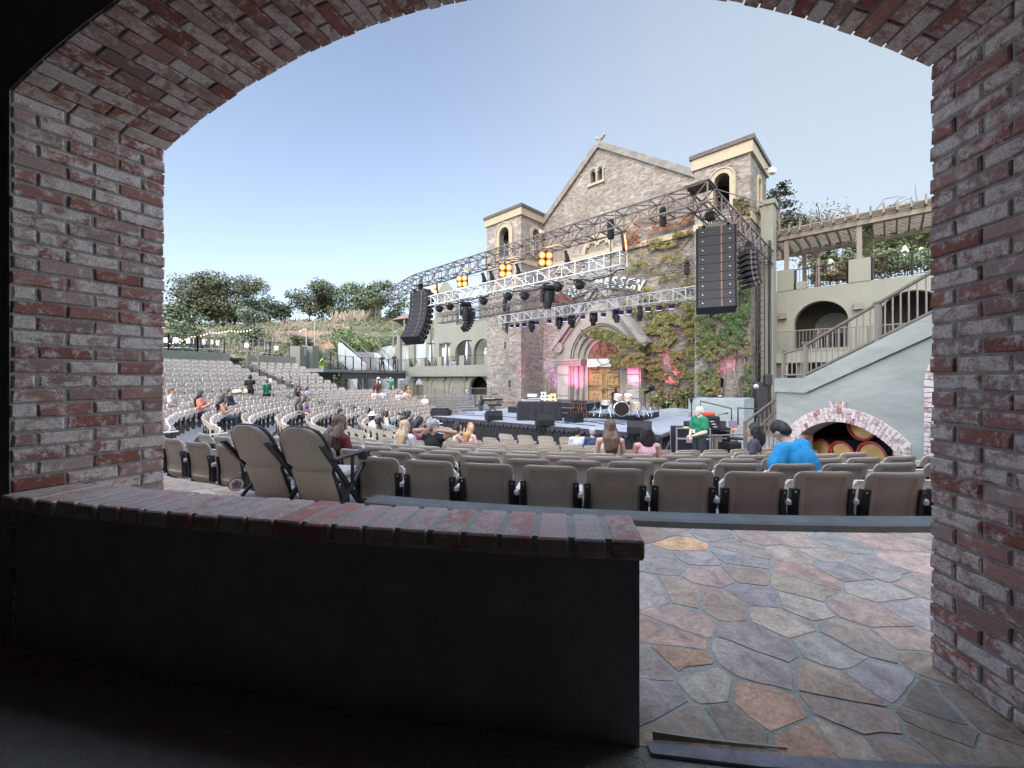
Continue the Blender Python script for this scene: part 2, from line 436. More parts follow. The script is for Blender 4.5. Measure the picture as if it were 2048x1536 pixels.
def chamfer_brick(mb, o, ax, ay, az, lx, ly, lz, ch):
    'a brick whose face looks along az; o = centre of the face plane'
    ch = min(ch, lx*.3, ly*.3)
    jx = [rnd(-.0025, .0025) for _ in range(8)]
    x, y = lx/2, ly/2
    base = [(-x,-y),(x,-y),(x,y),(-x,y)]; top = [(-x+ch,-y+ch),(x-ch,-y+ch),(x-ch,y-ch),(-x+ch,y-ch)]
    vs = [o+ax*(p[0]+jx[i])+ay*p[1]-az*.02 for i, p in enumerate(base)]
    vs += [o+ax*(p[0]+jx[i])+ay*p[1]+az*(lz-ch*.9) for i, p in enumerate(base)]
    vs += [o+ax*(p[0]+jx[i])+ay*p[1]+az*lz for i, p in enumerate(top)]
    fs = [(8,9,10,11)]
    for a in (0, 4):
        for i in range(4): fs.append((a+i, a+(i+1) % 4, a+4+(i+1) % 4, a+4+i))
    mb.add(vs, fs)

def jamb_bricks(mb, far, near, az, z0, z1, phase=0):
    d = (near-far); L = d.length; ax = d.normalized(); up = V(0,0,1)
    n = int(round((z1-z0)/CRS))
    for k in range(n):
        z = z0+(k+.5)*(z1-z0)/n; x = 0.0
        first = BRK/2 if (k+phase) % 2 else BRK
        while x < L-.01:
            w = first if x == 0 else BRK
            w = min(w, L-x)
            if w > .03:
                ex = .011+rnd(-.003,.004) if x == 0 else 0      # end bricks stand proud of the corner
                chamfer_brick(mb, far+ax*(x+w/2-ex/2)+up*(z+rnd(-.0015,.0015)), ax, up, az, w-.0105+ex+rnd(-.003,.002), (z1-z0)/n-.0115+rnd(-.002,.001), .009+rnd(-.003,.003), .005+rnd(-.001,.003))
            x += w

up = V(0,0,1)
nl = (LN-LF).normalized().cross(up); nl = nl if nl.x > 0 else -nl      # left jamb faces right
nr = (RN-RF).normalized().cross(up); nr = nr if nr.x < 0 else -nr
arch = thing('brick_archway', 'whitewashed red brick arch framing the view from the dark arcade', 'archway', (0, 1.7, 0))
mb = MB(); jamb_bricks(mb, LF, LN, nl, .0, ZS, 0)
mb.build('pier', M_BRICK, arch)
mb = MB(); jamb_bricks(mb, RF, RN, nr, .0, ZS, 1)
mb.build('pier', M_BRICK, arch)
# soffit
RISE = .59
def archline(a, b):
    L = (b-a).length; h = L/2; R = (h*h+RISE*RISE)/(2*RISE)
    th = math.asin(h/R)
    def f(u):     # u 0..1 from a to b along the curve
        t = -th+2*th*u
        return a.lerp(b, (h+R*sin(t))/L)+up*(ZS+R*cos(t)-(R-RISE))
    return f, 2*th*R
fF, LFAR = archline(LF, RF); fN, _ = archline(LN, RN)
NC = int(LFAR/CRS)
mb = MB()
for k in range(NC):
    u0, u1 = (k+.04+rnd(0,.03))/NC, (k+.93)/NC
    v = 0.0; first = BRK/2 if k % 2 else BRK; T = .56
    while v < T-.01:
        w = first if v == 0 else BRK
        w = min(w, T-v)
        a0, a1 = (v+(.004 if v else -.012+rnd(-.003,.003)))/T, (v+w-.006)/T
        prot = .009+rnd(-.003,.003)
        q = []
        for (uu, vv) in ((u0,a0),(u1,a0),(u1,a1),(u0,a1)):
            q.append(fF(uu).lerp(fN(uu), vv))
        n = (q[1]-q[0]).cross(q[3]-q[0]).normalized()
        if n.z > 0: n = -n
        c = sum(q, V(0,0,0))/4
        low = [p-n*.02 for p in q]; mid = [p+n*(prot-.004) for p in q]; top = [p.lerp(c, .05)+n*prot for p in q]
        mb.add(low+mid+top, [(8,9,10,11)]+[(a+i, a+(i+1) % 4, a+4+(i+1) % 4, a+4+i) for a in (0,4) for i in range(4)])
        v += w
mb.build('arch_soffit', M_BRICK, arch)
# mortar bed: jamb planes and the vault just behind the brick faces, then wall mass to the outside
mb = MB()
def quad(mb, a, b, c, d): mb.add([a,b,c,d], [(0,1,2,3)])
quad(mb, LF, LN, LN+up*ZS, LF+up*ZS); quad(mb, RN, RF, RF+up*ZS, RN+up*ZS)
NS = 48
for k in range(NS):
    quad(mb, fF(k/NS), fF((k+1)/NS), fN((k+1)/NS), fN(k/NS))
mb.build('mortar_bed', M_MORTAR, arch)
# outer and inner wall faces with the arch cut out
WALLTOP = 3.7
def face_with_arch(fn, L_end, R_end, a, b, WALLTOP=3.7):
    mb = MB()
    quad(mb, L_end, a, a+up*WALLTOP, L_end+up*WALLTOP); quad(mb, b, R_end, R_end+up*WALLTOP, b+up*WALLTOP)
    for k in range(NS):
        p, q = fn(k/NS), fn((k+1)/NS)
        quad(mb, p, q, V(q.x,q.y,WALLTOP), V(p.x,p.y,WALLTOP))
    return mb
face_with_arch(fF, V(-7.5, 5.4, 0), V(9.5, 1.6, 0), LF, RF, 4.2).build('outer_wall_face', M_BRICK, arch)
face_with_arch(fN, V(-7.5, 3.6, 0), V(7.5, .25, 0), LN, RN).build('inner_wall_face', M_DARKWALL, arch)

mb = MB(); mb.add([V(-7.5,5.4,4.2),LF+up*4.2,RF+up*4.2,V(9.5,1.6,4.2),V(9.5,-4,4.2),V(-7.5,-4,4.2),V(-7.5,-4,3.9),V(9.5,-4,3.9)], [(0,1,2,3,4,5),(5,4,7,6)]); mb.build('arcade_roof', M_ROOFD, arch)
# dark arcade room behind the camera
mb = MB()
mb.box((0,-1.42,-.03), (15, 5.3-.04, .05)); room_floor = mb.build('carpet_floor', M_CARPET); struct(room_floor)
mb = MB()
mb.box((0,-3.9,1.85), (15.2,.2,3.9)); w = mb.build('wall_back', M_DARKWALL); struct(w)
mb = MB(); mb.box((-7.55,0,1.85), (.1,7.6,3.9)); struct(mb.build('wall_left', M_DARKWALL))
mb = MB(); mb.box((7.55,-1.6,1.85), (.1,4.6,3.9)); struct(mb.build('wall_right', M_DARKWALL))
mb = MB(); _c = [(-7.6,-4),(7.6,-4),(7.6,.5),(RF.x,RF.y+.15),(LF.x,LF.y+.15),(-7.6,4.6)]
mb.add([V(x,y,3.7) for x,y in _c]+[V(x,y,3.9) for x,y in _c], [(0,1,2,3,4,5),(11,10,9,8,7,6)]+[(i,(i+1)%6,6+(i+1)%6,6+i) for i in range(6)])
struct(mb.build('ceiling', M_DARKWALL))

# sill wall: plan line of its near edge, cap of brick headers
SP = [V(-2.262,1.80,0), V(-2.204,1.763,0), V(-1.413,1.576,0), V(-.605,1.42,0), V(.002,1.327,0), V(.432,1.28,0)]
SZ = 1.2-.52
cum = [0]
for a, b in zip(SP, SP[1:]): cum.append(cum[-1]+(b-a).length)
def sp(s):
    s = max(0, min(cum[-1], s))
    for i in range(len(cum)-1):
        if s <= cum[i+1]+1e-9:
            t = (s-cum[i])/(cum[i+1]-cum[i]); return SP[i].lerp(SP[i+1], t)
def sdir(s):
    d = (sp(s+.15)-sp(s-.15)).normalized(); return d, V(-d.y, d.x, 0)
sill = thing('brick_sill_wall', 'dark plastered parapet capped with whitewashed brick headers under the arch', 'parapet', (-.9, 1.5, 0))
TH = .225
mb = MB(); npc = int(cum[-1]/.118); 
for k in range(npc):
    s = (k+.5)*cum[-1]/npc; d, nn = sdir(s); w = cum[-1]/npc-.019+rnd(-.003,.003)
    c = sp(s)+nn*(TH/2-.004+rnd(-.003,.003))+up*(SZ-.031)
    bm_M = Matrix((d, nn, up)).transposed()
    mb.cbox(c+up*rnd(-.002,.002), (w, TH+.02, .062), .006, bm_M)
mb.build('brick_cap', brick_mat('whitewashed_cap_brick', .49, [(0,(.60,.24,.20)),(.3,(.70,.42,.38)),(.6,(.62,.26,.21)),(.8,(.74,.55,.50)),(1,(.66,.31,.25))]), sill)
def strip_wall(mb, z0, z1, o0, o1, s0=0, s1=None, n=24):
    s1 = cum[-1] if s1 is None else s1
    P0 = []; P1 = []
    for i in range(n+1):
        s = s0+(s1-s0)*i/n; d, nn = sdir(s); P0.append(sp(s)+nn*o0); P1.append(sp(s)+nn*o1)
    for i in range(n):
        mb.hexa([P0[i]+up*z0, P0[i+1]+up*z0, P1[i+1]+up*z0, P1[i]+up*z0, P0[i]+up*z1, P0[i+1]+up*z1, P1[i+1]+up*z1, P1[i]+up*z1])
mb = MB(); strip_wall(mb, SZ-.068, SZ-.0025, .004, TH-.012, 0, cum[-1]-.012); mb.build('mortar_bed', mat('pale_mortar', (.46,.45,.41), .95, .15, 30, .4, 120), sill)
mb = MB(); strip_wall(mb, -.02, SZ-.062, .016, TH-.02, 0, cum[-1]-.02); mb.build('plaster_wall', M_DARKWALL, sill)

# ---------------------------------------------------------------- flagstone walk
GC = V(3.1, 19.8, 0)            # centre of the bowl of seats
R0, DR, STEP = 16.3, .91, .126
def floor_z(k): return max(-.46-STEP*k, -1.52)
seeds = [((460,250),(.42,.27,.12)),((360,350),(.19,.20,.21)),((330,195),(.16,.12,.10)),((430,170),(.22,.19,.17)),((620,190),(.16,.17,.19)),((560,338),(.17,.17,.20)),
((810,280),(.22,.22,.20)),((790,335),(.16,.18,.21)),((930,215),(.17,.13,.14)),((1150,245),(.22,.18,.15)),((1335,235),(.19,.21,.21)),((1110,185),(.23,.23,.20)),
((1110,315),(.25,.23,.20)),((1250,310),(.29,.28,.25)),((640,425),(.24,.18,.19)),((830,430),(.24,.21,.19)),((1200,425),(.36,.26,.22)),((1130,505),(.30,.28,.24)),
((1385,415),(.20,.21,.23)),((1590,405),(.26,.27,.27)),((1620,235),(.28,.21,.18)),((1850,225),(.26,.23,.20)),((1600,525),(.25,.27,.26)),((1860,365),(.33,.26,.23)),
((1870,500),(.27,.24,.23)),((470,545),(.28,.24,.20)),((290,535),(.22,.24,.24)),((700,600),(.22,.18,.16)),((920,555),(.19,.20,.25)),((1130,600),(.25,.25,.23)),
((1030,690),(.29,.27,.24)),((1520,650),(.28,.23,.22)),((1840,640),(.24,.26,.29)),((460,680),(.23,.17,.17)),((400,790),(.25,.18,.16)),((440,905),(.28,.17,.12)),
((900,815),(.19,.19,.21)),((870,925),(.18,.18,.20)),((1480,800),(.27,.26,.24)),((1800,830),(.27,.24,.22)),((1340,880),(.21,.24,.25)),((1600,1030),(.21,.23,.28)),
((300,950),(.21,.21,.22)),((340,1130),(.19,.20,.23)),((600,1070),(.24,.26,.25)),((930,1200),(.33,.21,.16)),((1370,1080),(.28,.24,.20)),((1480,1240),(.25,.22,.21)),
((520,1300),(.22,.20,.18)),((770,1290),(.21,.20,.19)),((1210,1440),(.33,.22,.16)),((1500,1470),(.25,.24,.22)),((1930,1190),(.13,.135,.125)),((2010,1330),(.15,.155,.14)),
((1750,1500),(.24,.22,.20)),((1930,930),(.25,.22,.2)),((2050,1450),(.17,.17,.15)),((2200,1250),(.14,.14,.13)),((2350,1500),(.15,.15,.14))]
sd_pts = []
for (cx, cy), c in seeds:
    q = on_z(1200+cx/2.866, 1000+cy/2.866, 0); sd_pts.append((q.x, q.y, c))
rr = random.Random(3)
pal = [(.24,.22,.2),(.2,.21,.22),(.27,.21,.18),(.18,.19,.22),(.29,.27,.24),(.22,.17,.16)]
for gx in range(-20, 16):
    for gy in range(0, 16):
        x = gx*.42+rr.uniform(-.14,.14); y = 1.1+gy*.42+rr.uniform(-.14,.14)
        if min((x-a)**2+(y-b)**2 for a, b, _ in sd_pts) > .36**2: sd_pts.append((x, y, rr.choice(pal)))
def clip_poly(poly, px, py, nx, ny):
    out = []
    for i in range(len(poly)):
        a, b = poly[i], poly[(i+1) % len(poly)]
        da = (a[0]-px)*nx+(a[1]-py)*ny; db = (b[0]-px)*nx+(b[1]-py)*ny
        if da <= 0: out.append(a)
        if da*db < 0:
            t = da/(da-db); out.append((a[0]+(b[0]-a[0])*t, a[1]+(b[1]-a[1])*t))
    return out
mb = MB(); fcols = []
for i, (x, y, c) in enumerate(sd_pts):
    if not (-8.5 < x < 7.2 and 1.0 < y < 7.6): continue
    d = V(x-GC.x, y-GC.y, 0); dl = d.length
    if dl < 16.5: continue
    poly = [(x-2,y-2),(x+2,y-2),(x+2,y+2),(x-2,y+2)]
    for j, (x2, y2, _) in enumerate(sd_pts):
        if j == i or (x2-x)**2+(y2-y)**2 > 9: continue
        nx, ny = x2-x, y2-y; l = sqrt(nx*nx+ny*ny); nx /= l; ny /= l
        g = .006+.004*((i*7+j*7) % 5)/5
        poly = clip_poly(poly, (x+x2)/2-nx*g, (y+y2)/2-ny*g, nx, ny)
        if len(poly) < 3: break
    if len(poly) < 3: continue
    ux, uy = d.x/dl, d.y/dl
    poly = clip_poly(poly, GC.x+ux*16.62, GC.y+uy*16.62, -ux, -uy)
    poly = clip_poly(poly, .44, 1.30, -.13, -1)
    if len(poly) < 3: continue
    # ragged outline
    pts = []
    for a, b in zip(poly, poly[1:]+poly[:1]):
        L = sqrt((a[0]-b[0])**2+(a[1]-b[1])**2); n = max(1, int(L/.05))
        for k in range(n):
            t = k/n; px_, py_ = a[0]+(b[0]-a[0])*t, a[1]+(b[1]-a[1])*t
            j = .0035 if k else 0
            # round the corners a little
            if k == 0: px_, py_ = px_+(x-px_)*.025, py_+(y-py_)*.025
            nv = noise.noise_vector(V(px_*7, py_*7, i))
            pts.append((px_+nv.x*.019*(k > 0)+rr.uniform(-j,j), py_+nv.y*.019*(k > 0)+rr.uniform(-j,j)))
    h = .0022+rr.uniform(-.0005,.0022)
    n = len(pts); o0 = len(mb.f)
    lo = [V(p[0],p[1],-.03) for p in pts]; mi = [V(p[0],p[1],h-.0018) for p in pts]
    tp = [V(p[0]+(x-p[0])*.008, p[1]+(y-p[1])*.008, h) for p in pts]
    mb.add(lo+mi+tp, [tuple(range(2*n,3*n))]+[(a+k, a+(k+1) % n, a+n+(k+1) % n, a+n+k) for a in (0,n) for k in range(n)])
    jt = rr.uniform(.82,1.15)
    fcols += [tuple((q*.6+m_*.4)*jt*1.85*w_ for q, m_, w_ in zip(c, (.245,.232,.212), (1.20,1.0,.82)))]*(len(mb.f)-o0)
walk = mb.build('flagstone_path', attr_mat('flagstone', .8, 7, .45, .5, mark=(.30,.29,.27))); set_col(walk, fcols); struct(walk)
mb = MB()
n = 60
ring = lambda R, t, z: V(GC.x+R*cos(t), GC.y+R*sin(t), z)
for i in range(n):
    t0 = radians(222+ (318-222)*i/n); t1 = radians(222+(318-222)*(i+1)/n)
    mb.add([ring(16.62,t0,.0), ring(16.62,t1,.0), ring(20.6,t1,.0), ring(20.6,t0,.0)], [(0,1,2,3)])
o = mb.build('path_mortar', mat('path_grout', (.44,.42,.36), .95, .15, 14, .5, 80)); struct(o)
# threshold strip between carpet and stones, its metal edge bent up
mb = MB()
pts = [(.44,1.312,.0),(.76,1.268,.0),(1.3,1.232,.0),(2.2,1.20,.0)]
for a, b in zip(pts, pts[1:]):
    mb.add([V(a[0],a[1]-.045,.012),V(b[0],b[1]-.045,.012),V(b[0],b[1],.010),V(a[0],a[1],.010),V(a[0],a[1]-.045,-.02),V(b[0],b[1]-.045,-.02)], [(0,1,2,3),(4,5,1,0)])
tag(mb.build('threshold_strip', mat('worn_grey_metal', (.22,.22,.25), .5, .3, 18, .2, 60, metal=.3)), 'worn grey metal threshold strip between carpet and flagstones', 'threshold strip')
mb = MB()
N_ = 14
for i in range(N_):
    t0, t1 = i/N_, (i+1)/N_
    def q(t): return V(.465+t*.42, 1.318-t*.033, .006), V(.465+t*.42, 1.323-t*.036, .010+.020*(1-t)**2)
    a, b = q(t0); c, d = q(t1)
    mb.hexa([a, c, c+V(0,.004,0), a+V(0,.004,0), b, d, d+V(0,.006,.001), b+V(0,.006,.001)])
tag(mb.build('bent_edge_trim', mat('curled_cream_tape', (.52,.48,.34), .6, .2, 30)), 'curled cream edge strip lifting off the threshold by the dark parapet', 'edge strip')

# ---------------------------------------------------------------- curb and terraces
mb = MB()
prof = [(16.50,-.6),(16.50,.058),(16.52,.066),(16.68,.064),(16.705,.05),(16.71,.0),(16.71,-.05)]
n = 90
for i in range(n):
    t0 = radians(254.5+(312-254.5)*i/n); t1 = radians(254.5+(312-254.5)*(i+1)/n)
    for a, b in zip(prof, prof[1:]):
        mb.add([ring(a[0],t0,a[1]), ring(a[0],t1,a[1]), ring(b[0],t1,b[1]), ring(b[0],t0,b[1])], [(3,2,1,0)])
struct(mb.build('kerb', M_CURB, smooth=35))
mb = MB()
UP0, UPK, UPZ, UPS = 19.05, 8, -.37, .278
def ring_strip(mb, Ra, Rb, za, zb, a0, a1, n=72):
    for i in range(n):
        t0 = radians(a0+(a1-a0)*i/n); t1 = radians(a0+(a1-a0)*(i+1)/n)
        mb.add([ring(Ra,t0,za), ring(Ra,t1,za), ring(Rb,t1,zb), ring(Rb,t0,zb)], [(0,1,2,3)])
for k in range(0, 10):
    Rk = R0-DR*k; z = floor_z(k)
    ro = 16.52 if k == 0 else Rk+.30
    ring_strip(mb, Rk-DR+.30, ro, z, z, 100, 320)
    zn = floor_z(k+1)
    if k < 9: ring_strip(mb, Rk-DR+.30, Rk-DR+.301, zn, z, 100, 320)
ring_strip(mb, 0.05, R0-DR*10+.31, -1.52, -1.52, 0, 360)
ring_strip(mb, R0-DR*10+.30, 60, -1.53, -1.53, -40, 100, 40)
struct(mb.build('ground', M_CONC))
mb = MB()
ring_strip(mb, 16.52, 18.76, -.36, -.36, 100, 234); ring_strip(mb, 16.51, 16.52, -.46, -.36, 100, 234)
for k in range(UPK+1):
    Rk = UP0+DR*k; z = UPZ+UPS*k
    ring_strip(mb, Rk-.29, Rk+DR-.29, z, z, 145, 215); 
    ring_strip(mb, Rk-.29, Rk-.289, z-UPS if k else -.36, z, 145, 215)
# side wall of upper block at 145 degrees
t = radians(145)
for k in range(UPK+1):
    Rk = UP0+DR*k; z = UPZ+UPS*k
    mb.add([ring(Rk-.29,t,-1.5), ring(Rk+DR-.29,t,-1.5), ring(Rk+DR-.29,t,z), ring(Rk-.29,t,z)], [(0,1,2,3)])
struct(mb.build('upper_terrace_ground', M_CONC))
# filler ground around the near block's left edge (aisle between sections falls with the rows already)
ring_ok = True

# ---------------------------------------------------------------- seats
def shell_profile():
    'side profile of the back shell: (forward offset y, height z) top to bottom; +y is toward the stage'
    return [(-.115,.850),(-.100,.80),(-.080,.72),(-.062,.62),(-.052,.52),(-.055,.43),(-.045,.37),(-.010,.325)]
def back_shell(mb, W=.50, T=.03, nu=8):
    pr = shell_profile(); rows = []
    for j, (y, z) in enumerate(pr):
        w = W/2*(1-.0*j)*(1.0 if z < .8 else (.985 if z < .83 else .93))*(1 if z > .4 else .94)
        row = []
        for i in range(nu+1):
            s = -1+2*i/nu
            yy = y+.028*s*s
            zz = z-(.018*abs(s)**6 if j == 0 else 0)
            row.append(V(w*s, yy, zz))
        rows.append(row)
    return rows
def grid(mb, rows, flip=False):
    n = len(rows[0]); vs = [p for r in rows for p in r]; fs = []
    for j in range(len(rows)-1):
        for i in range(n-1):
            f = (j*n+i, j*n+i+1, (j+1)*n+i+1, (j+1)*n+i)
            fs.append(f[::-1] if flip else f)
    mb.add(vs, fs)
def shell_solid(mb, W=.50, T=.032, nu=8, recess=True):
    rows = back_shell(mb, W, T, nu)
    m = len(rows)
    front = [[p+V(0,T,0) for p in r] for r in rows]
    back = [[p.copy() for p in r] for r in rows]
    if recess:           # sunken panel in the back face with a step
        for j in range(m):
            for i in range(nu+1):
                if 2 <= j <= 5 and 1 < i < nu-1: back[j][i].y += .012
    grid(mb, back); grid(mb, front, True)
    for j in range(m-1):
        for i in (0, nu):
            q = [back[j][i], back[j+1][i], front[j+1][i], front[j][i]]
            mb.add(q if i == nu else q[::-1], [(0,1,2,3)])
    for j in (0, m-1):
        for i in range(nu):
            q = [back[j][i], back[j][i+1], front[j][i+1], front[j][i]]
            mb.add(q[::-1] if j == 0 else q, [(0,1,2,3)])
def detailed_shell():
    'fine shell: rounded upper corners, rolled rim, recessed panel'
    mb = MB(); W, H0, H1 = .505, .325, .855
    nu, nv = 22, 22
    def surf(s, t, off):    # s -1..1, t 0 (top) ..1 (bottom)
        z = H1+(H0-H1)*t
        pr = shell_profile(); y = pr[-1][0]
        for (y0, z0), (y1, z1) in zip(pr, pr[1:]):
            if z <= z0 and z >= z1:
                y = y0+(y1-y0)*(z0-z)/(z0-z1); break
        if z > pr[0][1]: y = pr[0][0]
        # width with rounded corners
        r = .065; w = W/2*(1-.05*t)
        dz = r-(H1-z)
        if dz > 0: w -= r-sqrt(max(0, r*r-dz*dz))
        rb = .05; db = rb-(z-H0)
        if db > 0: w -= rb-sqrt(max(0, rb*rb-db*db))
        x = w*s
        yy = y+.030*(x/(W/2))**2
        # recessed panel at the back
        if off == 0:
            ex = max(0, abs(x)-.155)/.025; e1 = max(0, .075-(H1-z))/.02; e2 = max(0, .43-z)/.012
            e = min(1, max(ex, e1, e2)); e = e*e*(3-2*e)
            yy += .014*(1-e)
            # roll of the rim
            rim = max(0, 1-(H1-z)/.02); yy += .008*rim
        else:
            yy += .03
            ex = max(0, 1-(w-abs(x))/.03); yy -= .012*min(1, ex)**2
        return V(x, yy, z)
    tt = [0,.008,.02,.04,.07,.10,.125,.145,.16,.18,.24,.32,.4,.48,.56,.64,.72,.76,.79,.806,.83,.87,.91,.95,.975,.99,1]
    ss = [-1,-.97,-.92,-.84,-.76,-.70,-.66,-.62,-.56,-.45,-.3,-.15,0]; ss = ss+[-a for a in ss[-2::-1]]
    for off in (0, 1):
        grid(mb, [[surf(s, t, off) for s in ss] for t in tt], bool(off))
    for sd_ in (0, -1):
        for a, b in zip(tt, tt[1:]):
            s = ss[sd_]; q = [surf(s,a,0), surf(s,b,0), surf(s,b,1), surf(s,a,1)]
            mb.add(q[::-1] if sd_ == 0 else q, [(0,1,2,3)])
    for t, fl in ((0, True), (1, False)):
        for a, b in zip(ss, ss[1:]):
            q = [surf(a,t,0), surf(b,t,0), surf(b,t,1), surf(a,t,1)]
            mb.add(q[::-1] if fl else q, [(0,1,2,3)])
    return mb
def tipped_pan(mb, T=.03):
    rows = []
    for j, (y, z) in enumerate([(.035,.78),(.06,.70),(.075,.58),(.085,.46),(.075,.40)]):
        pass
def pan_mb(n=4, open_=False):
    mb = MB()
    if open_: pr = [(.40,.43),(.38,.455),(.2,.44),(.03,.435),(-.03,.45)]
    else: pr = [(.115,.74),(.125,.70),(.10,.56),(.085,.46),(.06,.405)]
    rows = [[V(.225*(-1+2*i/n)*(1 if j else .86), y-(0 if open_ else .02*(1-abs(-1+2*i/n))), z-(.03*(1-(-1+2*i/n)**2) if open_ else 0)) for i in range(n+1)] for j, (y, z) in enumerate(pr)]
    th = V(0,0,-.035) if open_ else V(0,-.035,0)
    back = [[p+th for p in r] for r in rows]
    grid(mb, rows, True); grid(mb, back)
    m = len(rows)
    for j in range(m-1):
        for i in (0, n):
            mb.add([rows[j][i], rows[j+1][i], back[j+1][i], back[j][i]], [(0,1,2,3)])
    for j in (0, m-1):
        for i in range(n):
            mb.add([rows[j][i], rows[j][i+1], back[j][i+1], back[j][i]], [(0,1,2,3)])
    return mb
def side_bracket(mb, sx):
    pts = [(-.083,.70),(-.066,.60),(-.056,.50),(-.058,.42),(-.05,.37)]
    n = len(pts)
    for (y0,z0),(y1,z1) in zip(pts, pts[1:]):
        x0, x1 = sx*.215, sx*.272
        mb.hexa([V(x0,y1+.0,z1),V(x1,y1+.02,z1),V(x1,y1+.06,z1),V(x0,y1+.04,z1),V(x0,y0,z0),V(x1,y0+.02,z0),V(x1,y0+.06,z0),V(x0,y0+.04,z0)])
def make_seat():
    t = thing('stadium_seat', 'x', 'stadium seat', (0,0,0), 0, 'tan stadium seats facing the stage')
    detailed_shell().build('backrest', M_SEAT, t, smooth=40, local=True, fix=True)
    for sx in (-1, 1):
        b = MB(); side_bracket(b, sx)
        br = b.build('side_bracket', M_CAST, t, local=True, fix=True)
        b = MB()
        for z, y in ((.675,-.068),(.395,-.04)):
            b = MB(); b.lathe((sx*.243, y, z), [(.009,0),(.007,.004),(0.001,.005)], 8, rotx(radians(90))); b.build('bolt', M_ALU, br, local=True)
    b = pan_mb(6); b.build('seat_pan', M_SEATPAN, t, smooth=40, local=True, fix=True)
    b = MB()
    b.cbox((.283,.10,.60), (.05,.30,.028), .01); b.cbox((.283,-.03,.585), (.052,.06,.05), .01)
    b.build('armrest', M_CAP, t, local=True)
    b = MB()
    b.hexa([V(.262,.02,.0),V(.304,.02,.0),V(.304,.14,.0),V(.262,.14,.0),V(.266,.02,.575),V(.30,.02,.575),V(.30,.12,.575),V(.266,.12,.575)])
    b.cbox((.283,.07,.012), (.09,.30,.022), .006)
    b.build('leg', M_CAST, t, local=True)
    return t
def far_seat_mesh():
    mb = MB(); shell_solid(mb, nu=4, recess=False)
    mb.cur = 1; q = pan_mb(2); mb.add(q.v, q.f, 1)
    mb.add(*(lambda p: (p, [(0,1,2,3),(3,2,1,0)]))([V(-.10,-.03,.80),V(.10,-.03,.80),V(.10,-.028,.75),V(-.10,-.028,.75)]), 2) if False else None
    mb.cur = 2; mb.box((.283,.08,.60), (.05,.32,.03))
    mb.cur = 4; mb.box((0,.128,.665), (.07,.012,.05)); mb.cur = 3; mb.box((.283,.07,.29), (.036,.10,.56)); 
    mb.box((.243,-.045,.54), (.05,.05,.32)); mb.box((-.243,-.045,.54), (.05,.05,.32))
    mb.cur = 0
    return mb
PITCH = .565
STG_N, STG_L = V(4.49,12.06,0), V(-3.52,17.92,0)
STG_F = (STG_L-STG_N).normalized(); STG_B = V(-STG_F.y, STG_F.x, 0); STG_B = STG_B if STG_B.y > 0 else -STG_B
def in_stage(p, m=.55):
    q = p-STG_N; a = q.dot(STG_F); b = q.dot(STG_B)
    return -m < a < (STG_L-STG_N).length+m and -m < b < 9+m
spots = []     # (pos, facing angle, k, theta, block)
def rowspots(R, z, k, a0, a1, block):
    n = int(radians(a1-a0)*R/PITCH)
    for i in range(n):
        t = radians(a0)+(i+.5)*radians(a1-a0)/n
        p = ring(R, t, z)
        if in_stage(p) or p.y < 0: continue
        if p.x > 6.2-.35 and p.y < 9.6: continue
        if p.x > 6.6: continue
        px = 1024+p.x/p.y*800 if p.y > .5 else -99
        if not (270 < px < 1930): continue
        spots.append((p, t+pi/2, k, t, block))     # seat local +y must face the centre
for k in range(0, 11):
    R = R0-DR*k; z = floor_z(k)
    near0 = 236.5
    if k <= 5: nb1 = 318
    elif k <= 8: nb1 = 263
    else: nb1 = 262
    if k == 0:
        rowspots(R, z, k, near0+.3, 247.9-.15, 'near'); rowspots(R, z, k, 253.05, 296.5, 'near')
    elif k <= 5:
        rowspots(R, z, k, near0+.15*k, nb1, 'near')
    elif k <= 8: rowspots(R, z, k, near0+.5, 266, 'near')
    else: rowspots(R, z, k, 240, 262, 'near')
    a1 = 226+.15*k
    rowspots(R, z, k, 173.5, a1, 'middle')
    rowspots(R, z, k, 136+1.1*k, 170.5, 'far')
for k in range(UPK):
    R = UP0+DR*k; z = UPZ+UPS*k
    rowspots(R, z, k, 158, 205, 'upper'); rowspots(R, z, k, 146+(.3 if k % 2 else 0), 155, 'upper_side')
def seat_face(t): return t+pi/2      # local +y -> toward centre: rotation about z
spots.sort(key=lambda s: (s[0]-V(0,0,CAMZ)).length)
PEOPLE_SEATS = []
ORD = 'first second third fourth fifth sixth seventh eighth ninth tenth eleventh twelfth thirteenth fourteenth fifteenth sixteenth seventeenth eighteenth nineteenth twentieth'.split()
def ordn(i):
    return ORD[i] if i < len(ORD) else ['twenty-', 'thirty-', 'forty-'][(i-19)//10 if i < 49 else 2]+ORD[(i-20) % 10] if (i+1) % 10 else ['thirtieth','fortieth','fiftieth'][(i-29)//10]
NEARN = 300
prot = make_seat()
M_DOT = mat('white_seat_dot', (.85,.85,.83), .4, .03, 6)  # small white piece on the pan of each simplified seat
fm = far_seat_mesh().build('stadium_seat', [M_SEAT, M_SEATPAN, M_CAP, M_CAST, M_DOT], fix=True)
farmesh = fm.data; bpy.data.objects.remove(fm)
chosen = spots[:NEARN]; rest = spots[NEARN:]
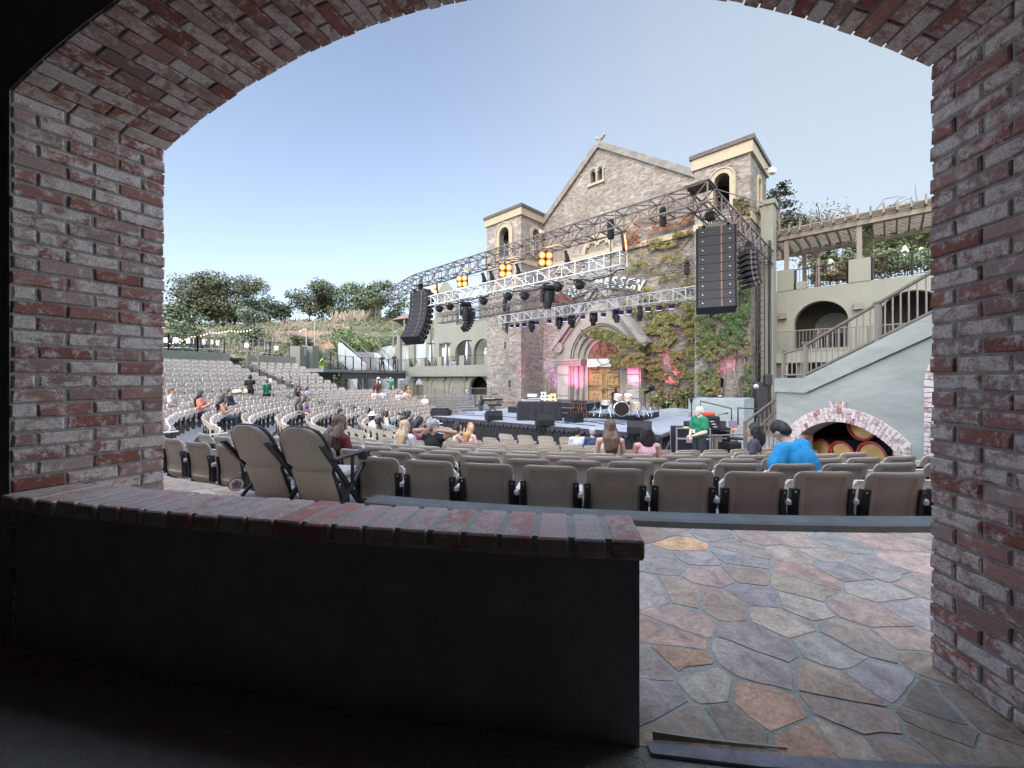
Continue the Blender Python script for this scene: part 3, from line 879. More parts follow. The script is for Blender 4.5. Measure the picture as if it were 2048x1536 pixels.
# ordinal of each seat inside its row
rows_ = {}
for s in chosen: rows_.setdefault((s[4], s[2]), []).append(s)
BN = {'near': 'back block', 'middle': 'curved left block', 'far': 'far lower block', 'upper': 'raised block', 'upper_side': 'raised side block'}
first = True
for (blk, k), L_ in sorted(rows_.items(), key=lambda q: str(q[0])):
    L_.sort(key=lambda s: -s[3] if blk == 'near' else -s[3])
    for i, (p, t, kk, th, b) in enumerate(L_):
        detailed = (blk == 'near' and k <= 3) or (p-V(0,0,1)).length < 7.2
        if blk == 'near' and k <= 8:
            lab = f"tan stadium seat, {ordn(i)} from the barrel wall, {ordn(k)} row off the flagstones"
            if k == 0 and i == 0: lab = "tan stadium seat cut off by the brick pier in the row off the flagstones"
        else:
            lab = f"tan stadium seat, {ordn(i)} from the aisle, {ordn(k)} row of the {BN[blk]}"
        if detailed:
            o = prot if first else copy_tree(prot); first = False
        else:
            o = bpy.data.objects.new('stadium_seat', farmesh); COL.objects.link(o)
        o.location = p; o.rotation_euler = (rnd(-.02,.02),0,t+rnd(-.025,.025))
        tag(o, lab, 'stadium seat', 'tan stadium seats facing the stage')
# the rest of the seats as one mass
mb = MB(); fv, ff, fmi = [tuple(v.co) for v in farmesh.vertices], [tuple(p.vertices) for p in farmesh.polygons], [p.material_index for p in farmesh.polygons]
for (p, t, kk, th, b) in rest:
    t += rnd(-.03,.03); c, s_ = cos(t), sin(t); o0 = len(mb.v)
    mb.v += [(p.x+c*x-s_*y, p.y+s_*x+c*y, p.z+z) for x, y, z in fv]
    mb.f += [tuple(i+o0 for i in f) for f in ff]; mb.m += fmi
o = mb.build('distant_seats', [M_SEAT, M_SEATPAN, M_CAP, M_CAST, M_DOT]); tag(o, 'hundreds of pale tan seats filling the far terraces', 'stadium seats', None, 'stuff')
# ---------------------------------------------------------------- frames of the church front
FA = V(5.5*1.07, 25*1.07, 0); FE = V(.725, -.688, 0).normalized(); FN_ = V(-.688, -.725, 0).normalized()
def FW(a, z, d): 
    p = FA+FE*a+FN_*d; return V(p.x, p.y, z)
def F(px, py, off=0):
    'facade coordinates (a, z) of a photo pixel on the plane off metres in front of the church wall'
    x = (px-1024)/F_PX; Y = (FA.dot(FN_)+off)/(x*FN_.x+FN_.y)
    q = V(x*Y-FA.x, Y-FA.y, 0)
    return q.dot(FE), CAMZ-(py-HY)/F_PX*Y
def FP(px, py, off=0):
    a, z = F(px, py, off); return FW(a, z, off)
def arch_loop(c, r, z0, zs, n=14, ry=None):
    'opening: jambs from z0 up to the springing zs, half circle above'
    ry = ry or r
    return [(c-r, z0), (c+r, z0)]+[(c+r*cos(pi*i/n), zs+ry*sin(pi*i/n)) for i in range(n+1)]
def dedupe(l):
    out = []
    for p in l:
        if not out or (abs(p[0]-out[-1][0])+abs(p[1]-out[-1][1])) > 1e-6: out.append(p)
    if abs(out[0][0]-out[-1][0])+abs(out[0][1]-out[-1][1]) < 1e-6: out.pop()
    return out
def fbox(mb, a0, a1, z0, z1, d0, d1):
    mb.hexa([FW(a0,z0,d1),FW(a1,z0,d1),FW(a1,z0,d0),FW(a0,z0,d0),FW(a0,z1,d1),FW(a1,z1,d1),FW(a1,z1,d0),FW(a0,z1,d0)])
def ring_arch(mb, c, zs, r0, r1, d0, d1, n=18, jamb=None):
    for i in range(n):
        t0, t1 = pi*i/n, pi*(i+1)/n
        p = [(c+r1*cos(t0), zs+r1*sin(t0)), (c+r1*cos(t1), zs+r1*sin(t1)), (c+r0*cos(t1), zs+r0*sin(t1)), (c+r0*cos(t0), zs+r0*sin(t0))]
        mb.add([FW(x,z,d1) for x,z in p]+[FW(x,z,d0) for x,z in p], [(0,1,2,3),(0,4,5,1),(2,6,7,3),(1,5,6,2),(3,7,4,0)])
    if jamb is not None:
        fbox(mb, c-r1, c-r0, jamb, zs, d0, d1); fbox(mb, c+r0, c+r1, jamb, zs, d0, d1)

GZ = -1.6
church = thing('stone_church', 'old rubble stone church front with two bell towers behind the stage', 'church', FW(0, GZ, 0))
apex, eL, eR = (-.1, 16.6), (-5.3, 12.2), (7.0, 11.85)
# small twin window in the gable
g0, g1 = F(1182,374), F(1206,343)
tw = [dedupe([(-.75,14.35),(-.35,14.35),(-.35,15.0),(-.55,15.25),(-.75,15.0)]), dedupe([(-.15,14.35),(.22,14.35),(.22,15.0),(.03,15.25),(-.15,15.0)])]
mb = MB()
mb.prism([[(-5.3,GZ),(7.0,GZ),(7.0,11.85),apex,(-5.3,12.2)], tw[0], tw[1]], FW, -.6, 0)
mb.build('gable_wall', M_STONE, church)
mb = MB()     # side walls and roof going back
for (a, b) in (((-5.3,12.2), apex), (apex, (7.0,11.85))):
    mb.add([FW(a[0],a[1],-.6),FW(b[0],b[1],-.6),FW(b[0],b[1],-14),FW(a[0],a[1],-14)], [(0,1,2,3)])
mb.add([FW(-5.3,GZ,-.6),FW(-5.3,12.2,-.6),FW(-5.3,12.2,-14),FW(-5.3,GZ,-14)], [(0,1,2,3)])
mb.add([FW(7,GZ,-.6),FW(7,11.85,-.6),FW(7,11.85,-14),FW(7,GZ,-14)], [(0,1,2,3)])
mb.build('roof', M_ROOFD, church)
mb = MB()
def rake(mb, p, q, th, d0, d1, ext=0):
    d = V(q[0]-p[0], q[1]-p[1], 0); L = d.length; d /= L; n = V(-d.y, d.x, 0)
    if n.y < 0: n = -n
    pts = [(p[0]-d.x*ext, p[1]-d.y*ext), (q[0]+d.x*ext, q[1]+d.y*ext)]
    a, b = pts
    lo = [FW(a[0],a[1],d1),FW(b[0],b[1],d1),FW(b[0],b[1],d0),FW(a[0],a[1],d0)]
    hi = [FW(a[0]+n.x*th,a[1]+n.y*th,d1),FW(b[0]+n.x*th,b[1]+n.y*th,d1),FW(b[0]+n.x*th,b[1]+n.y*th,d0),FW(a[0]+n.x*th,a[1]+n.y*th,d0)]
    mb.hexa(lo+hi)
rake(mb, eL, apex, .38, -.8, .18); rake(mb, apex, eR, .38, -.8, .18)
mb.build('gable_coping', mat('weathered_coping', (.19,.175,.155), .9, .3, 3, .3, 20), church)
mb = MB()
mb.lathe(FW(-.1,16.9,-.2), [(.18,0),(.10,.12),(.07,.2),(.12,.28),(.05,.34)], 10)
for s in (-1, 1):
    for i in range(4):
        mb.ball(FW(-.1+s*(.10+.07*i), 17.32+.05*i, -.2), (.13-.012*i, .08, .12), 8, 5)
mb.build('finial', M_GREYST, church, smooth=True)
mb = MB(); fbox(mb, -.95,.4,14.18,14.35,-.1,.14); mb.build('window_sill', M_CREAM, church)
mb = MB()
for i, a in enumerate((-.78,-.22,.25)): fbox(mb, a-.05, a+.06, 14.35, 15.15, -.3, .07)
ring_arch(mb, -.5, 15.05, .26, .40, -.2, .07, 8); ring_arch(mb, .05, 15.05, .24, .38, -.2, .075, 8)
mb.build('window_surround', M_GREYST, church)
mb = MB(); fbox(mb, -.9, .35, 14.3, 15.5, -.62, -.6); mb.build('window_pane', M_GLASSD, church)
# string course and trefoil niche moulding
mb = MB(); fbox(mb, -5.1, 6.95, 9.28, 9.62, 0, .14)
mb.build('string_course', M_CREAM, church)
mb = MB(); nc = F(1196,512)
ring_arch(mb, nc[0], 9.62, .95, 1.22, .02, .16, 14)
for t in (40, 90, 140):
    cx, cz = nc[0]+.5*cos(radians(t)), 9.75+.5*sin(radians(t))
    ring_arch(mb, cx, cz, .26, .40, .02, .12, 8)
mb.build('niche_moulding', M_CREAM, church)
# towers
def tower(a0, a1, ztop, win, name_part):
    D0, D1 = -.7, 2.5; th = .45
    tw = thing(name_part, None, None, FW((a0+a1)/2, GZ, 1)); tw.parent = church
    tw.location = world_of(church).inverted() @ FW((a0+a1)/2, GZ, 1)
    mb = MB()
    c, r, z0, zs = win
    hole = dedupe(arch_loop(c, r, z0, zs))
    slits = []
    if a0 < 0:
        for (px, y0, y1) in ((1010,683,698),(1019,760,774)):
            aa, zt = F(px, y0, 2.5); _, zb = F(px, y1, 2.5)
            slits.append([(aa-.09,zb),(aa+.09,zb),(aa+.09,zt),(aa-.09,zt)])
    else:
        aa, zt = F(1444, 757, 2.5); _, zb = F(1444, 775, 2.5)
        slits.append([(aa-.11,zb),(aa+.11,zb),(aa+.11,zt),(aa-.11,zt)])
    fr = [(a0,GZ),(a1,GZ),(a1,ztop),(a0,ztop)]
    mb.prism([fr, hole]+slits, FW, D1-th, D1)
    bk = lambda a, z, d: FW(a, z, d)
    mb.prism([fr, hole], bk, D0, D0+th)
    # sides with their own arched opening
    dm = (D0+D1)/2
    for aa, s in ((a1, 1), (a0, -1)):
        lp = [(D0+th,GZ),(D1-th,GZ),(D1-th,ztop),(D0+th,ztop)]
        fn = (lambda aa, s: (lambda d, z, q: FW(aa-s*(th-q), z, d)))(aa, s)
        mb.prism([lp, dedupe(arch_loop(dm, r*.75, z0, zs))], fn, 0, th)
    o = mb.build('tower_wall', M_STONE, tw, fix=True)
    mb = MB(); fbox(mb, a0-.12, a1+.12, ztop-.02, ztop+.52, D0-.12, D1+.12); mb.build('cornice', M_CREAM, tw)
    mb = MB(); fbox(mb, a0-.2, a1+.2, ztop+.52, ztop+.72, D0-.2, D1+.2); mb.build('roof', M_ROOFD, tw)
    mb = MB(); ring_arch(mb, c, zs, r, r*1.75, D1-.1, D1+.07, 16, jamb=z0-.2)
    ring_arch(mb, c, zs, r*1.62, r*1.78, D1+.07, D1+.12, 16, jamb=z0-.2)
    mb.build('window_surround', M_CREAM, tw)
    mb = MB()      # same surround on the side facing right
    n = 12; rr_, R_ = r*.75, r*1.25
    fnx = lambda d, z, q: FW(a1+q, z, d)
    mb.prism([dedupe(arch_loop(dm, R_, z0-.1, zs)), dedupe(arch_loop(dm, rr_, z0, zs))], fnx, -.05, .07)
    mb.build('window_surround', M_CREAM, tw)
    mb = MB(); fbox(mb, a0-.05, a1+.05, z0-.75, z0-.42, D0-.05, D1+.06); mb.build('string_course', M_CREAM, tw)
    mb = MB(); fbox(mb, a0+th, a1-th, z0-.9, z0-.8, D0+th, D1-th); mb.build('belfry_floor', M_ROOFD, tw)
    return tw
wl0, wl1 = F(1000,500,2.5)[0], F(1018,500,2.5)[0]
lt = tower(-8.4, -4.85, 13.0-.25, ((wl0+wl1)/2, .5, 10.1, 11.75), 'bell_tower')
wr0, wr1 = F(1430,380,2.5)[0], F(1459,380,2.5)[0]
rt = tower(6.94, 9.42, 12.33-.72, ((wr0+wr1)/2, .34, 9.3, 10.7), 'bell_tower')
# iron balustrade in the left belfry
# small things on the towers
tf = thing('floodlight', 'small pale floodlight hanging off the eave of the right bell tower', 'floodlight', FW(9.7, 11.2, 0))
mb = MB(); mb.cbox(FW(9.85,11.45,.2), (.35,.25,.3), .04, rotz(.4)); mb.build('housing', M_CAP, tf)
mb = MB(); mb.tube(FW(9.42,11.7,.2), FW(9.85,11.55,.2), .03); mb.build('bracket', M_CAST, tf)
tf = thing('floodlight', 'small pale floodlight box between the left bell tower and the gable', 'floodlight', FW(-4.6,10.6,.3))
mb = MB(); p = FP(1082, 465, .3); mb.cbox(p, (.55,.3,.3), .04, rotz(.75)); mb.build('housing', M_CAP, tf)
mb = MB(); mb.tube(p, p+V(.3,.5,.4), .03); mb.build('bracket', M_CAST, tf)

# portal
PD = .75; pc = .38
mb = MB()
out = [(-3.0,GZ),(3.25,GZ),(3.25,3.35),(pc+.25,6.9),(pc-.25,6.9),(-3.0,3.35)]
mb.prism([out, dedupe(arch_loop(pc, 2.28, GZ+.01, 2.45, 20))], FW, 0, PD)
mb.build('portal_front', M_GREYST, church)
mb = MB()
for i, (r0, r1, d1) in enumerate(((1.92,2.28,.52),(1.58,1.92,.34),(1.2,1.58,.18))):
    ring_arch(mb, pc, 2.45, r0, r1, 0, d1, 22, jamb=GZ)
mb.build('portal_arch', M_GREYST, church)
mb = MB()
for r, d in ((2.2,.6),(1.88,.45),(1.54,.27)):
    pts = [FW(pc+r*cos(pi*i/20), 2.45+r*sin(pi*i/20), d) for i in range(21)]
    mb.path([FW(pc+r,GZ,d)]+pts+[FW(pc-r,GZ,d)], .07, 8)
mb.build('portal_moulding', M_GREYST, church, smooth=True)
mb = MB()
for s, a0, a1 in ((-1,-3.12,-.95),(1,1.72,3.4)):
    mb = MB(); fbox(mb, a0, a1, 2.02, 2.18, .0, PD+.1); fbox(mb, a0-.06, a1+.06, 2.18, 2.36, 0, PD+.18); fbox(mb, a0-.12, a1+.12, 2.36, 2.47, 0, PD+.26)
    mb.build('portal_entablature', M_GREYST, church)
mb = MB()
for a0, a1 in ((-2.92,-2.0),(2.4,3.15)):
    mb = MB()
    for z in (-.9,-.05,.75,1.4): fbox(mb, a0, a1, z+.02, z+(.62 if z > 0 else .8), PD, PD+.07)
    mb.build('pilaster', mat('pale_cast_stone', (.36,.32,.285), .85, .1, 2.5, .15, 14), church)
mb = MB()
rake(mb, (-3.1,3.25), (pc,7.05), .32, 0, PD+.35, .15); rake(mb, (pc,7.05), (3.35,3.25), .32, 0, PD+.35, .15)
rake(mb, (-3.0,3.0), (pc,6.72), .16, 0, PD+.15); rake(mb, (pc,6.72), (3.25,3.0), .16, 0, PD+.15)
for s in (-1, 1):
    ca = pc+s*(3.15-.1)-.08
    pts = [FW(ca+.34*(1-t/9)*cos(-s*t*.75+1), 3.3+.34*(1-t/9)*sin(-s*t*.75+1), PD+.2) for t in range(0, 9)]
    mb.path(pts, .08, 6); mb.lathe(FW(ca,3.3,PD+.05), [(.36,0),(.36,.2)], 14, Matrix((FE, V(0,0,1), FN_)).transposed())
mb.build('portal_pediment', mat('grey_pediment_stone', (.24,.22,.20), .85, .2, 2.2, .25, 14), church)
mb = MB(); mb.prism([dedupe([(pc+1.2*cos(pi*i/20), 2.45+1.2*sin(pi*i/20)) for i in range(21)])], FW, .0, .1)
ty = mb.build('tympanum', mat('terracotta_relief', (.24,.10,.065), .8, .25, 3, .3, 14), church)
mb = MB()
for s in (-1, 1):
    for (cx, cz, r, t0, turns) in ((.42,3.0,.22,0,1.6),(.75,2.75,.18,1,1.5),(.35,3.4,.14,2,1.4),(.15,2.75,.16,3,1.5),(.95,3.0,.10,0,1.2)):
        mb.path([FW(pc+s*(cx+r*(1-t/16)*cos(t0+t*turns*pi/8)), cz-.05+r*(1-t/16)*sin(t0+t*turns*pi/8), .13) for t in range(12)], .03, 5)
mb.ball(FW(pc,2.8,.12), .12, 8, 6); mb.build('relief', MATS['terracotta_relief'], ty, smooth=True)
mb = MB(); fbox(mb, pc-1.2, pc+1.2, 1.92, 2.45, 0, .3); mb.build('lintel', mat('white_lintel', (.55,.55,.50), .8, .06, 3), church)
# double door
M_OAK = mat('carved_oak', (.20,.10,.035), .55, .4, 2.6, .3, 20, col2=(.34,.19,.07))
for s in (-1, 1):
    dl = thing('door', None, None, FW(pc+s*.6, -.5, .1)); dl.parent = church; dl.location = world_of(church).inverted() @ FW(pc+s*.6,-.5,.1)
    mb = MB(); a0, a1 = sorted((pc+s*.012, pc+s*1.18)); fbox(mb, a0, a1, -.6, 1.91, .02, .11)
    mb.build('door_leaf', M_OAK, dl)
    mb = MB()
    for (z0, z1) in ((-.35,.5),(.72,1.62)):
        fbox(mb, a0+.12, a1-.12, z0, z1-.15, .11, .15)
        mb.path([FW((a0+a1)/2+.46*cos(t), z1-.15+.16*sin(t), .14) for t in [pi*i/8 for i in range(9)]], .045, 6)
        for q in range(4): mb.ball(FW((a0+a1)/2+.22*cos(q*pi/2+.7), (z0+z1)/2-.06+.2*sin(q*pi/2+.7), .15), (.1,.06,.1), 6, 5)
    mb.build('carved_panel', mat('carved_oak_light', (.27,.14,.05), .5, .45, 5, .5, 26, col2=(.42,.245,.09)), dl)
    mb = MB()
    for z in (.6, 1.74): 
        e0 = a0 if s < 0 else a1
        mb.path([FW(e0-s*x, z+.05*sin(x*9), .15) for x in (0,.2,.4,.6,.75)], .022, 5, [.045,.03,.03,.025,.04])
    mb.build('strap_hinge', M_CAST, dl)
    mb = MB(); mb.cbox(FW(pc+s*.09, .35, .14), (.07,.06,.26), .01, rotz(.8)); mb.build('handle', M_CAST, dl)
# little red door in the tower's side, seen beyond the DJ table
aR, zR = F(1068, 757, .0)
rd = thing('door', None, None, FW(-4.2,-.5,.1)); rd.parent = church; rd.location = world_of(church).inverted() @ FW(-4.2,-.5,.1)
ra0, ra1 = F(1058,780,.05)[0], F(1077,780,.05)[0]
mb = MB(); fbox(mb, ra0, ra1, -.7, 1.18, .0, .08); mb.build('door_leaf', mat('faded_red_paint', (.28,.045,.03), .6, .2, 4), rd)
mb = MB()
for i in range(1,5): a = ra0+(ra1-ra0)*i/5; fbox(mb, a-.012, a+.012, -.65, 1.15, .08, .095)
mb.build('door_boards', mat('dark_red_paint', (.17,.03,.022), .6, .2, 4), rd)
mb = MB(); fbox(mb, ra0-.25, ra1+.25, 1.22, 1.55, 0, .28); fbox(mb, ra0-.18, ra0-.03, -.7, 1.22, 0, .14); fbox(mb, ra1+.03, ra1+.18, -.7, 1.22, 0, .14)
mb.build('door_surround', M_GREYST, rd)
# stone ledges low on the left tower
mb = MB(); fbox(mb, -8.48, -4.8, GZ, -.55, 2.5, 2.62); fbox(mb, -8.5, -4.78, -.55, -.45, 2.4, 2.68); mb.build('plinth', M_STONE, church)

# ---------------------------------------------------------------- the arched name on the church
sg = thing('wall_sign', 'arched grey band with raised pale blue lettering across the church front', 'sign', FW(.3, 6.8, .1))
s0, s1 = F(1112,612,.25), F(1292,580,.25); smid = F(1205,562,.25)
import itertools
def circ3(p, q, r):
    ax, ay, bx, by, cx, cy = *p, *q, *r
    d = 2*(ax*(by-cy)+bx*(cy-ay)+cx*(ay-by))
    ux = ((ax*ax+ay*ay)*(by-cy)+(bx*bx+by*by)*(cy-ay)+(cx*cx+cy*cy)*(ay-by))/d
    uy = ((ax*ax+ay*ay)*(cx-bx)+(bx*bx+by*by)*(ax-cx)+(cx*cx+cy*cy)*(bx-ax))/d
    return (ux, uy), sqrt((ax-ux)**2+(ay-uy)**2)
b0, b1, b2 = F(1122,602,.25), F(1206,562,.25), F(1284,573,.25)
b2 = (b2[0], b0[1]); b1 = ((b0[0]+b2[0])/2, b0[1]+.62)
(cc, cr) = circ3(b0, b1, b2)
ta = atan2(b0[1]-cc[1], b0[0]-cc[0]); tb = atan2(b2[1]-cc[1], b2[0]-cc[0])
mb = MB(); n = 24
lo_, hi_ = cr-.32, cr+.55
loop = [(cc[0]+hi_*cos(ta+(tb-ta)*i/n), cc[1]+hi_*sin(ta+(tb-ta)*i/n)) for i in range(n+1)]+[(cc[0]+lo_*cos(tb+(ta-tb)*i/n), cc[1]+lo_*sin(tb+(ta-tb)*i/n)) for i in range(n+1)]
mb.prism([loop], FW, .12, .2)
for e, s in ((b0,-1),(b2,1)):
    x0, x1 = sorted((e[0]+s*(-.35), e[0]+s*.55)); fbox(mb, x0, x1, e[1]-.75, e[1]-.2, .1, .17)
mb.build('sign_band', mat('grey_sign_metal', (.12,.118,.115), .6, .1, 3), sg)
M_LET = mat('pale_blue_letter', (.60,.74,.80), .5, .05, 3)
word = 'PAUL MASSON'
tot = len(word)
for i, chh in enumerate(word):
    if chh == ' ': continue
    cu = bpy.data.curves.new('letter', 'FONT'); cu.body = chh; cu.size = .95; cu.extrude = .05; cu.offset = .018; cu.align_x = 'CENTER'; cu.shear = .15
    to = bpy.data.objects.new('tmp', cu); COL.objects.link(to)
    dg = bpy.context.evaluated_depsgraph_get(); me = bpy.data.meshes.new_from_object(to.evaluated_get(dg))
    bpy.data.objects.remove(to)
    t = ta+(tb-ta)*(i+.5)/tot
    x, z = cc[0]+(cr-.20)*cos(t), cc[1]+(cr-.20)*sin(t); rot = t-pi/2
    fx = V(cos(rot), sin(rot), 0); fy = V(-sin(rot), cos(rot), 0)
    for v in me.vertices:
        p2 = fx*v.co.x*.78+fy*v.co.y; q = FW(x+p2.x, z+p2.y, .26+v.co.z); v.co = world_of(sg).inverted() @ q
    me.materials.clear(); me.materials.append(M_LET)
    lo = bpy.data.objects.new('letter', me); COL.objects.link(lo); lo.parent = sg

# ---------------------------------------------------------------- ivy
M_LEAF = attr_mat('ivy_leaf', .6, 30, .15, .0)
def inpoly(x, y, poly):
    c = False; j = len(poly)-1
    for i in range(len(poly)):
        if (poly[i][1] > y) != (poly[j][1] > y) and x < (poly[j][0]-poly[i][0])*(y-poly[i][1])/(poly[j][1]-poly[i][1])+poly[i][0]: c = not c
        j = i
    return c
class Leaves:
    def __init__(s): s.mb = MB(); s.c = []
    def leaf(s, p, n, size, col):
        n = (n+V(rnd(-.8,.8), rnd(-.8,.8), rnd(-.5,.7))).normalized()
        u = n.orthogonal().normalized(); w = n.cross(u); a = rnd(0, 6.28); u, w = u*cos(a)+w*sin(a), w*cos(a)-u*sin(a)
        L = size*rnd(.6,1.3)
        s.mb.add([p-u*L*.5, p+w*L*.38-n*L*.1, p+u*L*.55, p-w*L*.38-n*L*.1], [(0,1,2,3)])
        k = rnd(.7,1.3); s.c.append(tuple(min(1, q*k) for q in col))
ivy = thing('climbing_ivy', 'green and rust coloured ivy climbing the right side of the church front', 'ivy', FW(6, GZ, 0))
def ivy_zone(L, poly, off, dens, cols, size=.13, thr=-.05, nsc=1.4):
    xs = [p[0] for p in poly]; ys = [p[1] for p in poly]
    area = (max(xs)-min(xs))*(max(ys)-min(ys))
    for _ in range(int(area*dens)):
        x, y = rnd(min(xs), max(xs)), rnd(min(ys), max(ys))
        if not inpoly(x, y, poly): continue
        a, z = F(x, y, off)
        if noise.noise(V(a*nsc, z*nsc*1.3, 3))+.5*noise.noise(V(a*4, z*5, 9)) < thr: continue
        nn = noise.noise(V(a*.9, z*.9, 20))*.5+.5+rnd(-.25,.25)
        c = cols[max(0, min(len(cols)-1, int(nn*len(cols))))]
        L.leaf(FW(a, z, off+abs(noise.noise(V(a*2,z*2,5)))*.35+rnd(.0,.12)), FN_, size, c)
GR, YG, OL, RU, RD, PK = (.06,.09,.04), (.17,.17,.055), (.12,.115,.05), (.19,.115,.055), (.19,.06,.045), (.27,.15,.13)
for nm, zones in (('foliage', [
    ([(1300,610),(1390,590),(1420,620),(1425,790),(1345,770),(1300,730),(1284,700),(1290,650)], 0.12, 1.1, [YG,YG,OL,(.14,.17,.05),YG], .16, -.02),
    ([(1390,600),(1440,600),(1440,790),(1400,790)], 2.6, .8, [GR,OL,YG,GR], .13, -.05),
    ([(1400,620),(1490,560),(1502,560),(1500,640),(1470,720),(1430,700),(1400,690)], 2.6, 1.3, [GR,GR,(.08,.14,.05),OL], .13, -.12),
    ([(1485,600),(1502,560),(1502,790),(1480,790)], 2.6, .5, [GR,OL], .13, .0),
    ([(1250,720),(1330,720),(1400,770),(1400,800),(1330,800),(1300,760)], 0.2, .7, [YG,RU,OL,PK], .15, .0),
    ([(1160,660),(1200,655),(1262,672),(1290,690),(1275,700),(1230,688),(1170,672)], 1.0, 1.5, [YG,OL,(.15,.16,.05),YG], .13, -.1),
    ([(1218,712),(1290,706),(1292,735),(1225,735)], 1.05, 2.2, [RU,OL,YG,RU,(.30,.15,.05)], .12, -.25),
    ([(1235,680),(1245,672),(1262,718),(1250,722)], 1.05, 1.2, [YG,OL], .12, -.2)]),
  ('foliage', [
    ([(1240,500),(1400,455),(1400,480),(1250,520)], 0.2, .7, [OL,YG,RU,(.2,.16,.07)], .14, .05),
    ([(1255,520),(1395,500),(1395,600),(1290,600),(1240,560)], .15, .34, [OL,YG,(.2,.17,.07),YG,RU], .14, .14, 1.0),
    ([(1110,608),(1180,598),(1235,600),(1290,620),(1290,640),(1230,625),(1180,612),(1120,625)], .3, .9, [RU,OL,(.2,.12,.05)], .14, .02),
    ([(1096,588),(1122,582),(1150,604),(1110,606)], .3, 2.0, [RD,RD,(.3,.05,.04)], .12, -.25),
    ([(1240,470),(1300,430),(1400,375),(1400,395),(1310,445),(1250,490)], .2, .22, [RD,RU,OL], .12, .05),
    ([(1240,480),(1395,420),(1400,440),(1250,495)], .2, .4, [RD,RU,(.3,.10,.06),OL], .12, -.05),
    ([(1470,400),(1500,395),(1502,560),(1478,560),(1460,470)], 2.6, .9, [GR,OL,RD,GR], .12, -.02),
    ([(1398,440),(1460,440),(1500,500),(1500,560),(1400,560)], 2.6, .35, [OL,GR,YG], .13, .0)])):
    L = Leaves()
    for z in zones: ivy_zone(L, *z)
    o = L.mb.build(nm, M_LEAF, ivy); set_col(o, L.c)
mb = MB()
for (pts, off, r) in (([(1425,800),(1420,760),(1412,720),(1405,680),(1400,640)],2.56,.05),([(1432,800),(1438,770),(1430,740),(1427,700),(1420,660)],2.56,.04),([(1480,800),(1475,770),(1468,740),(1472,700),(1465,650)],2.56,.05),
    ([(1490,800),(1483,760),(1490,720),(1480,690)],2.56,.035),([(1440,700),(1450,740),(1446,800)],2.56,.03),([(1300,540),(1330,520),(1360,500),(1385,470)],.06,.03),([(1186,700),(1196,722),(1205,730),(1190,735)],.34,.02),([(1205,730),(1225,725)],.34,.02)):
    mb.path([FP(x,y,off) for x,y in pts], r, 6)
mb.build('stem', mat('grey_ivy_stem', (.22,.19,.16), .9, .2, 6), ivy, smooth=True)

# potted shrubs at the foot of the wall
def shrub_blob(L, c, r, n, cols, size=.14):
    for _ in range(n):
        d = V(random.gauss(0,1), random.gauss(0,1), random.gauss(0,1)).normalized()*(random.random()**.4)
        p = V(c.x+d.x*r[0], c.y+d.y*r[1], c.z+d.z*r[2])
        if noise.noise(p*2.1) < -.25: continue
        L.leaf(p, V(d.x, d.y, d.z+.4), size, random.choice(cols))
for i, (px, py, lab) in enumerate(((1318,797,'low leafy green shrub at the church wall left of the dark pot'),(1352,806,'pale green leafy shrub beside the concrete planter wall'),(1368,792,'small olive shrub just above the planter wall corner'))):
    c = FP(px, py, 1.6)
    t = thing('shrub', lab, 'shrub', V(c.x, c.y, c.z-.7), 0, 'shrubs along the foot of the church wall')
    L = Leaves(); shrub_blob(L, c, (.65,.5,.5), 420, [YG,OL,GR,(.2,.22,.06)], .14)
    o = L.mb.build('foliage', M_LEAF, t); set_col(o, L.c)
    mb = MB()
    for k in range(4): mb.tube(V(c.x+rnd(-.1,.1), c.y, c.z-.9), V(c.x+rnd(-.4,.4), c.y+rnd(-.3,.3), c.z+.1), .02)
    mb.build('stem', MATS['grey_ivy_stem'], t)
c = FP(1334, 806, 1.5)
tag(MB().lathe(V(c.x,c.y,c.z-.5), [(.2,0),(.28,.45),(.3,.5),(.26,.5)], 12).build('plant_pot', M_BLK), 'dark round pot between shrubs at the foot of the ivy wall', 'plant pot')
L = Leaves(); shrub_blob(L, V(c.x,c.y,c.z+.2), (.3,.3,.25), 120, [PK,RD,YG,(.6,.3,.25)], .09)
t = thing('flower_plant', 'red and pink flowers growing in the dark round pot', 'plant', (c.x,c.y,c.z))
o = L.mb.build('blossoms', M_LEAF, t); set_col(o, L.c)

# pink uplighters at the foot of the wall
def spot(px, py, off, col, power, aim_up=3.0, blend=.8, size=55, lab=''):
    a, z = F(px, py, off); base = FW(a, z, off)
    t = thing('uplighter', lab, 'stage light', base, 0, 'pink uplighters along the church wall')
    mb = MB(); mb.lathe(base+V(0,0,-.02), [(.09,0),(.11,.12),(.10,.2)], 10); mb.cbox(base+V(0,0,-.04), (.2,.2,.05), .01); mb.build('housing', M_BLK, t)
    mb = MB(); mb.lathe(base+V(0,0,.185), [(.085,0),(.085,.006)], 10); mb.build('lens', mat('pink_lens', (.9,.3,.6), .3, .02, 3, emit=(1,.25,.6), es=2), t)
    ld = bpy.data.lights.new('uplight', 'SPOT'); ld.energy = power*5; ld.color = col; ld.spot_size = radians(size); ld.spot_blend = blend; ld.shadow_soft_size = .06
    lo = bpy.data.objects.new('uplight', ld); COL.objects.link(lo)
    lo.location = base+V(0,0,.25)
    tgt = FW(a, z+aim_up, off-.55*aim_up*.35-.35)
    lo.rotation_euler = (tgt-lo.location).to_track_quat('-Z','Y').to_euler()
PKL = (1.0,.18,.48)
spot(1132, 812, 1.6, PKL, 40, lab='pink uplighter washing the left pilaster of the portal')
spot(1150, 812, 1.2, PKL, 34, lab='pink uplighter inside the left jamb of the portal')
spot(1258, 808, 1.6, PKL, 40, lab='pink uplighter behind the drums washing the right pilaster')
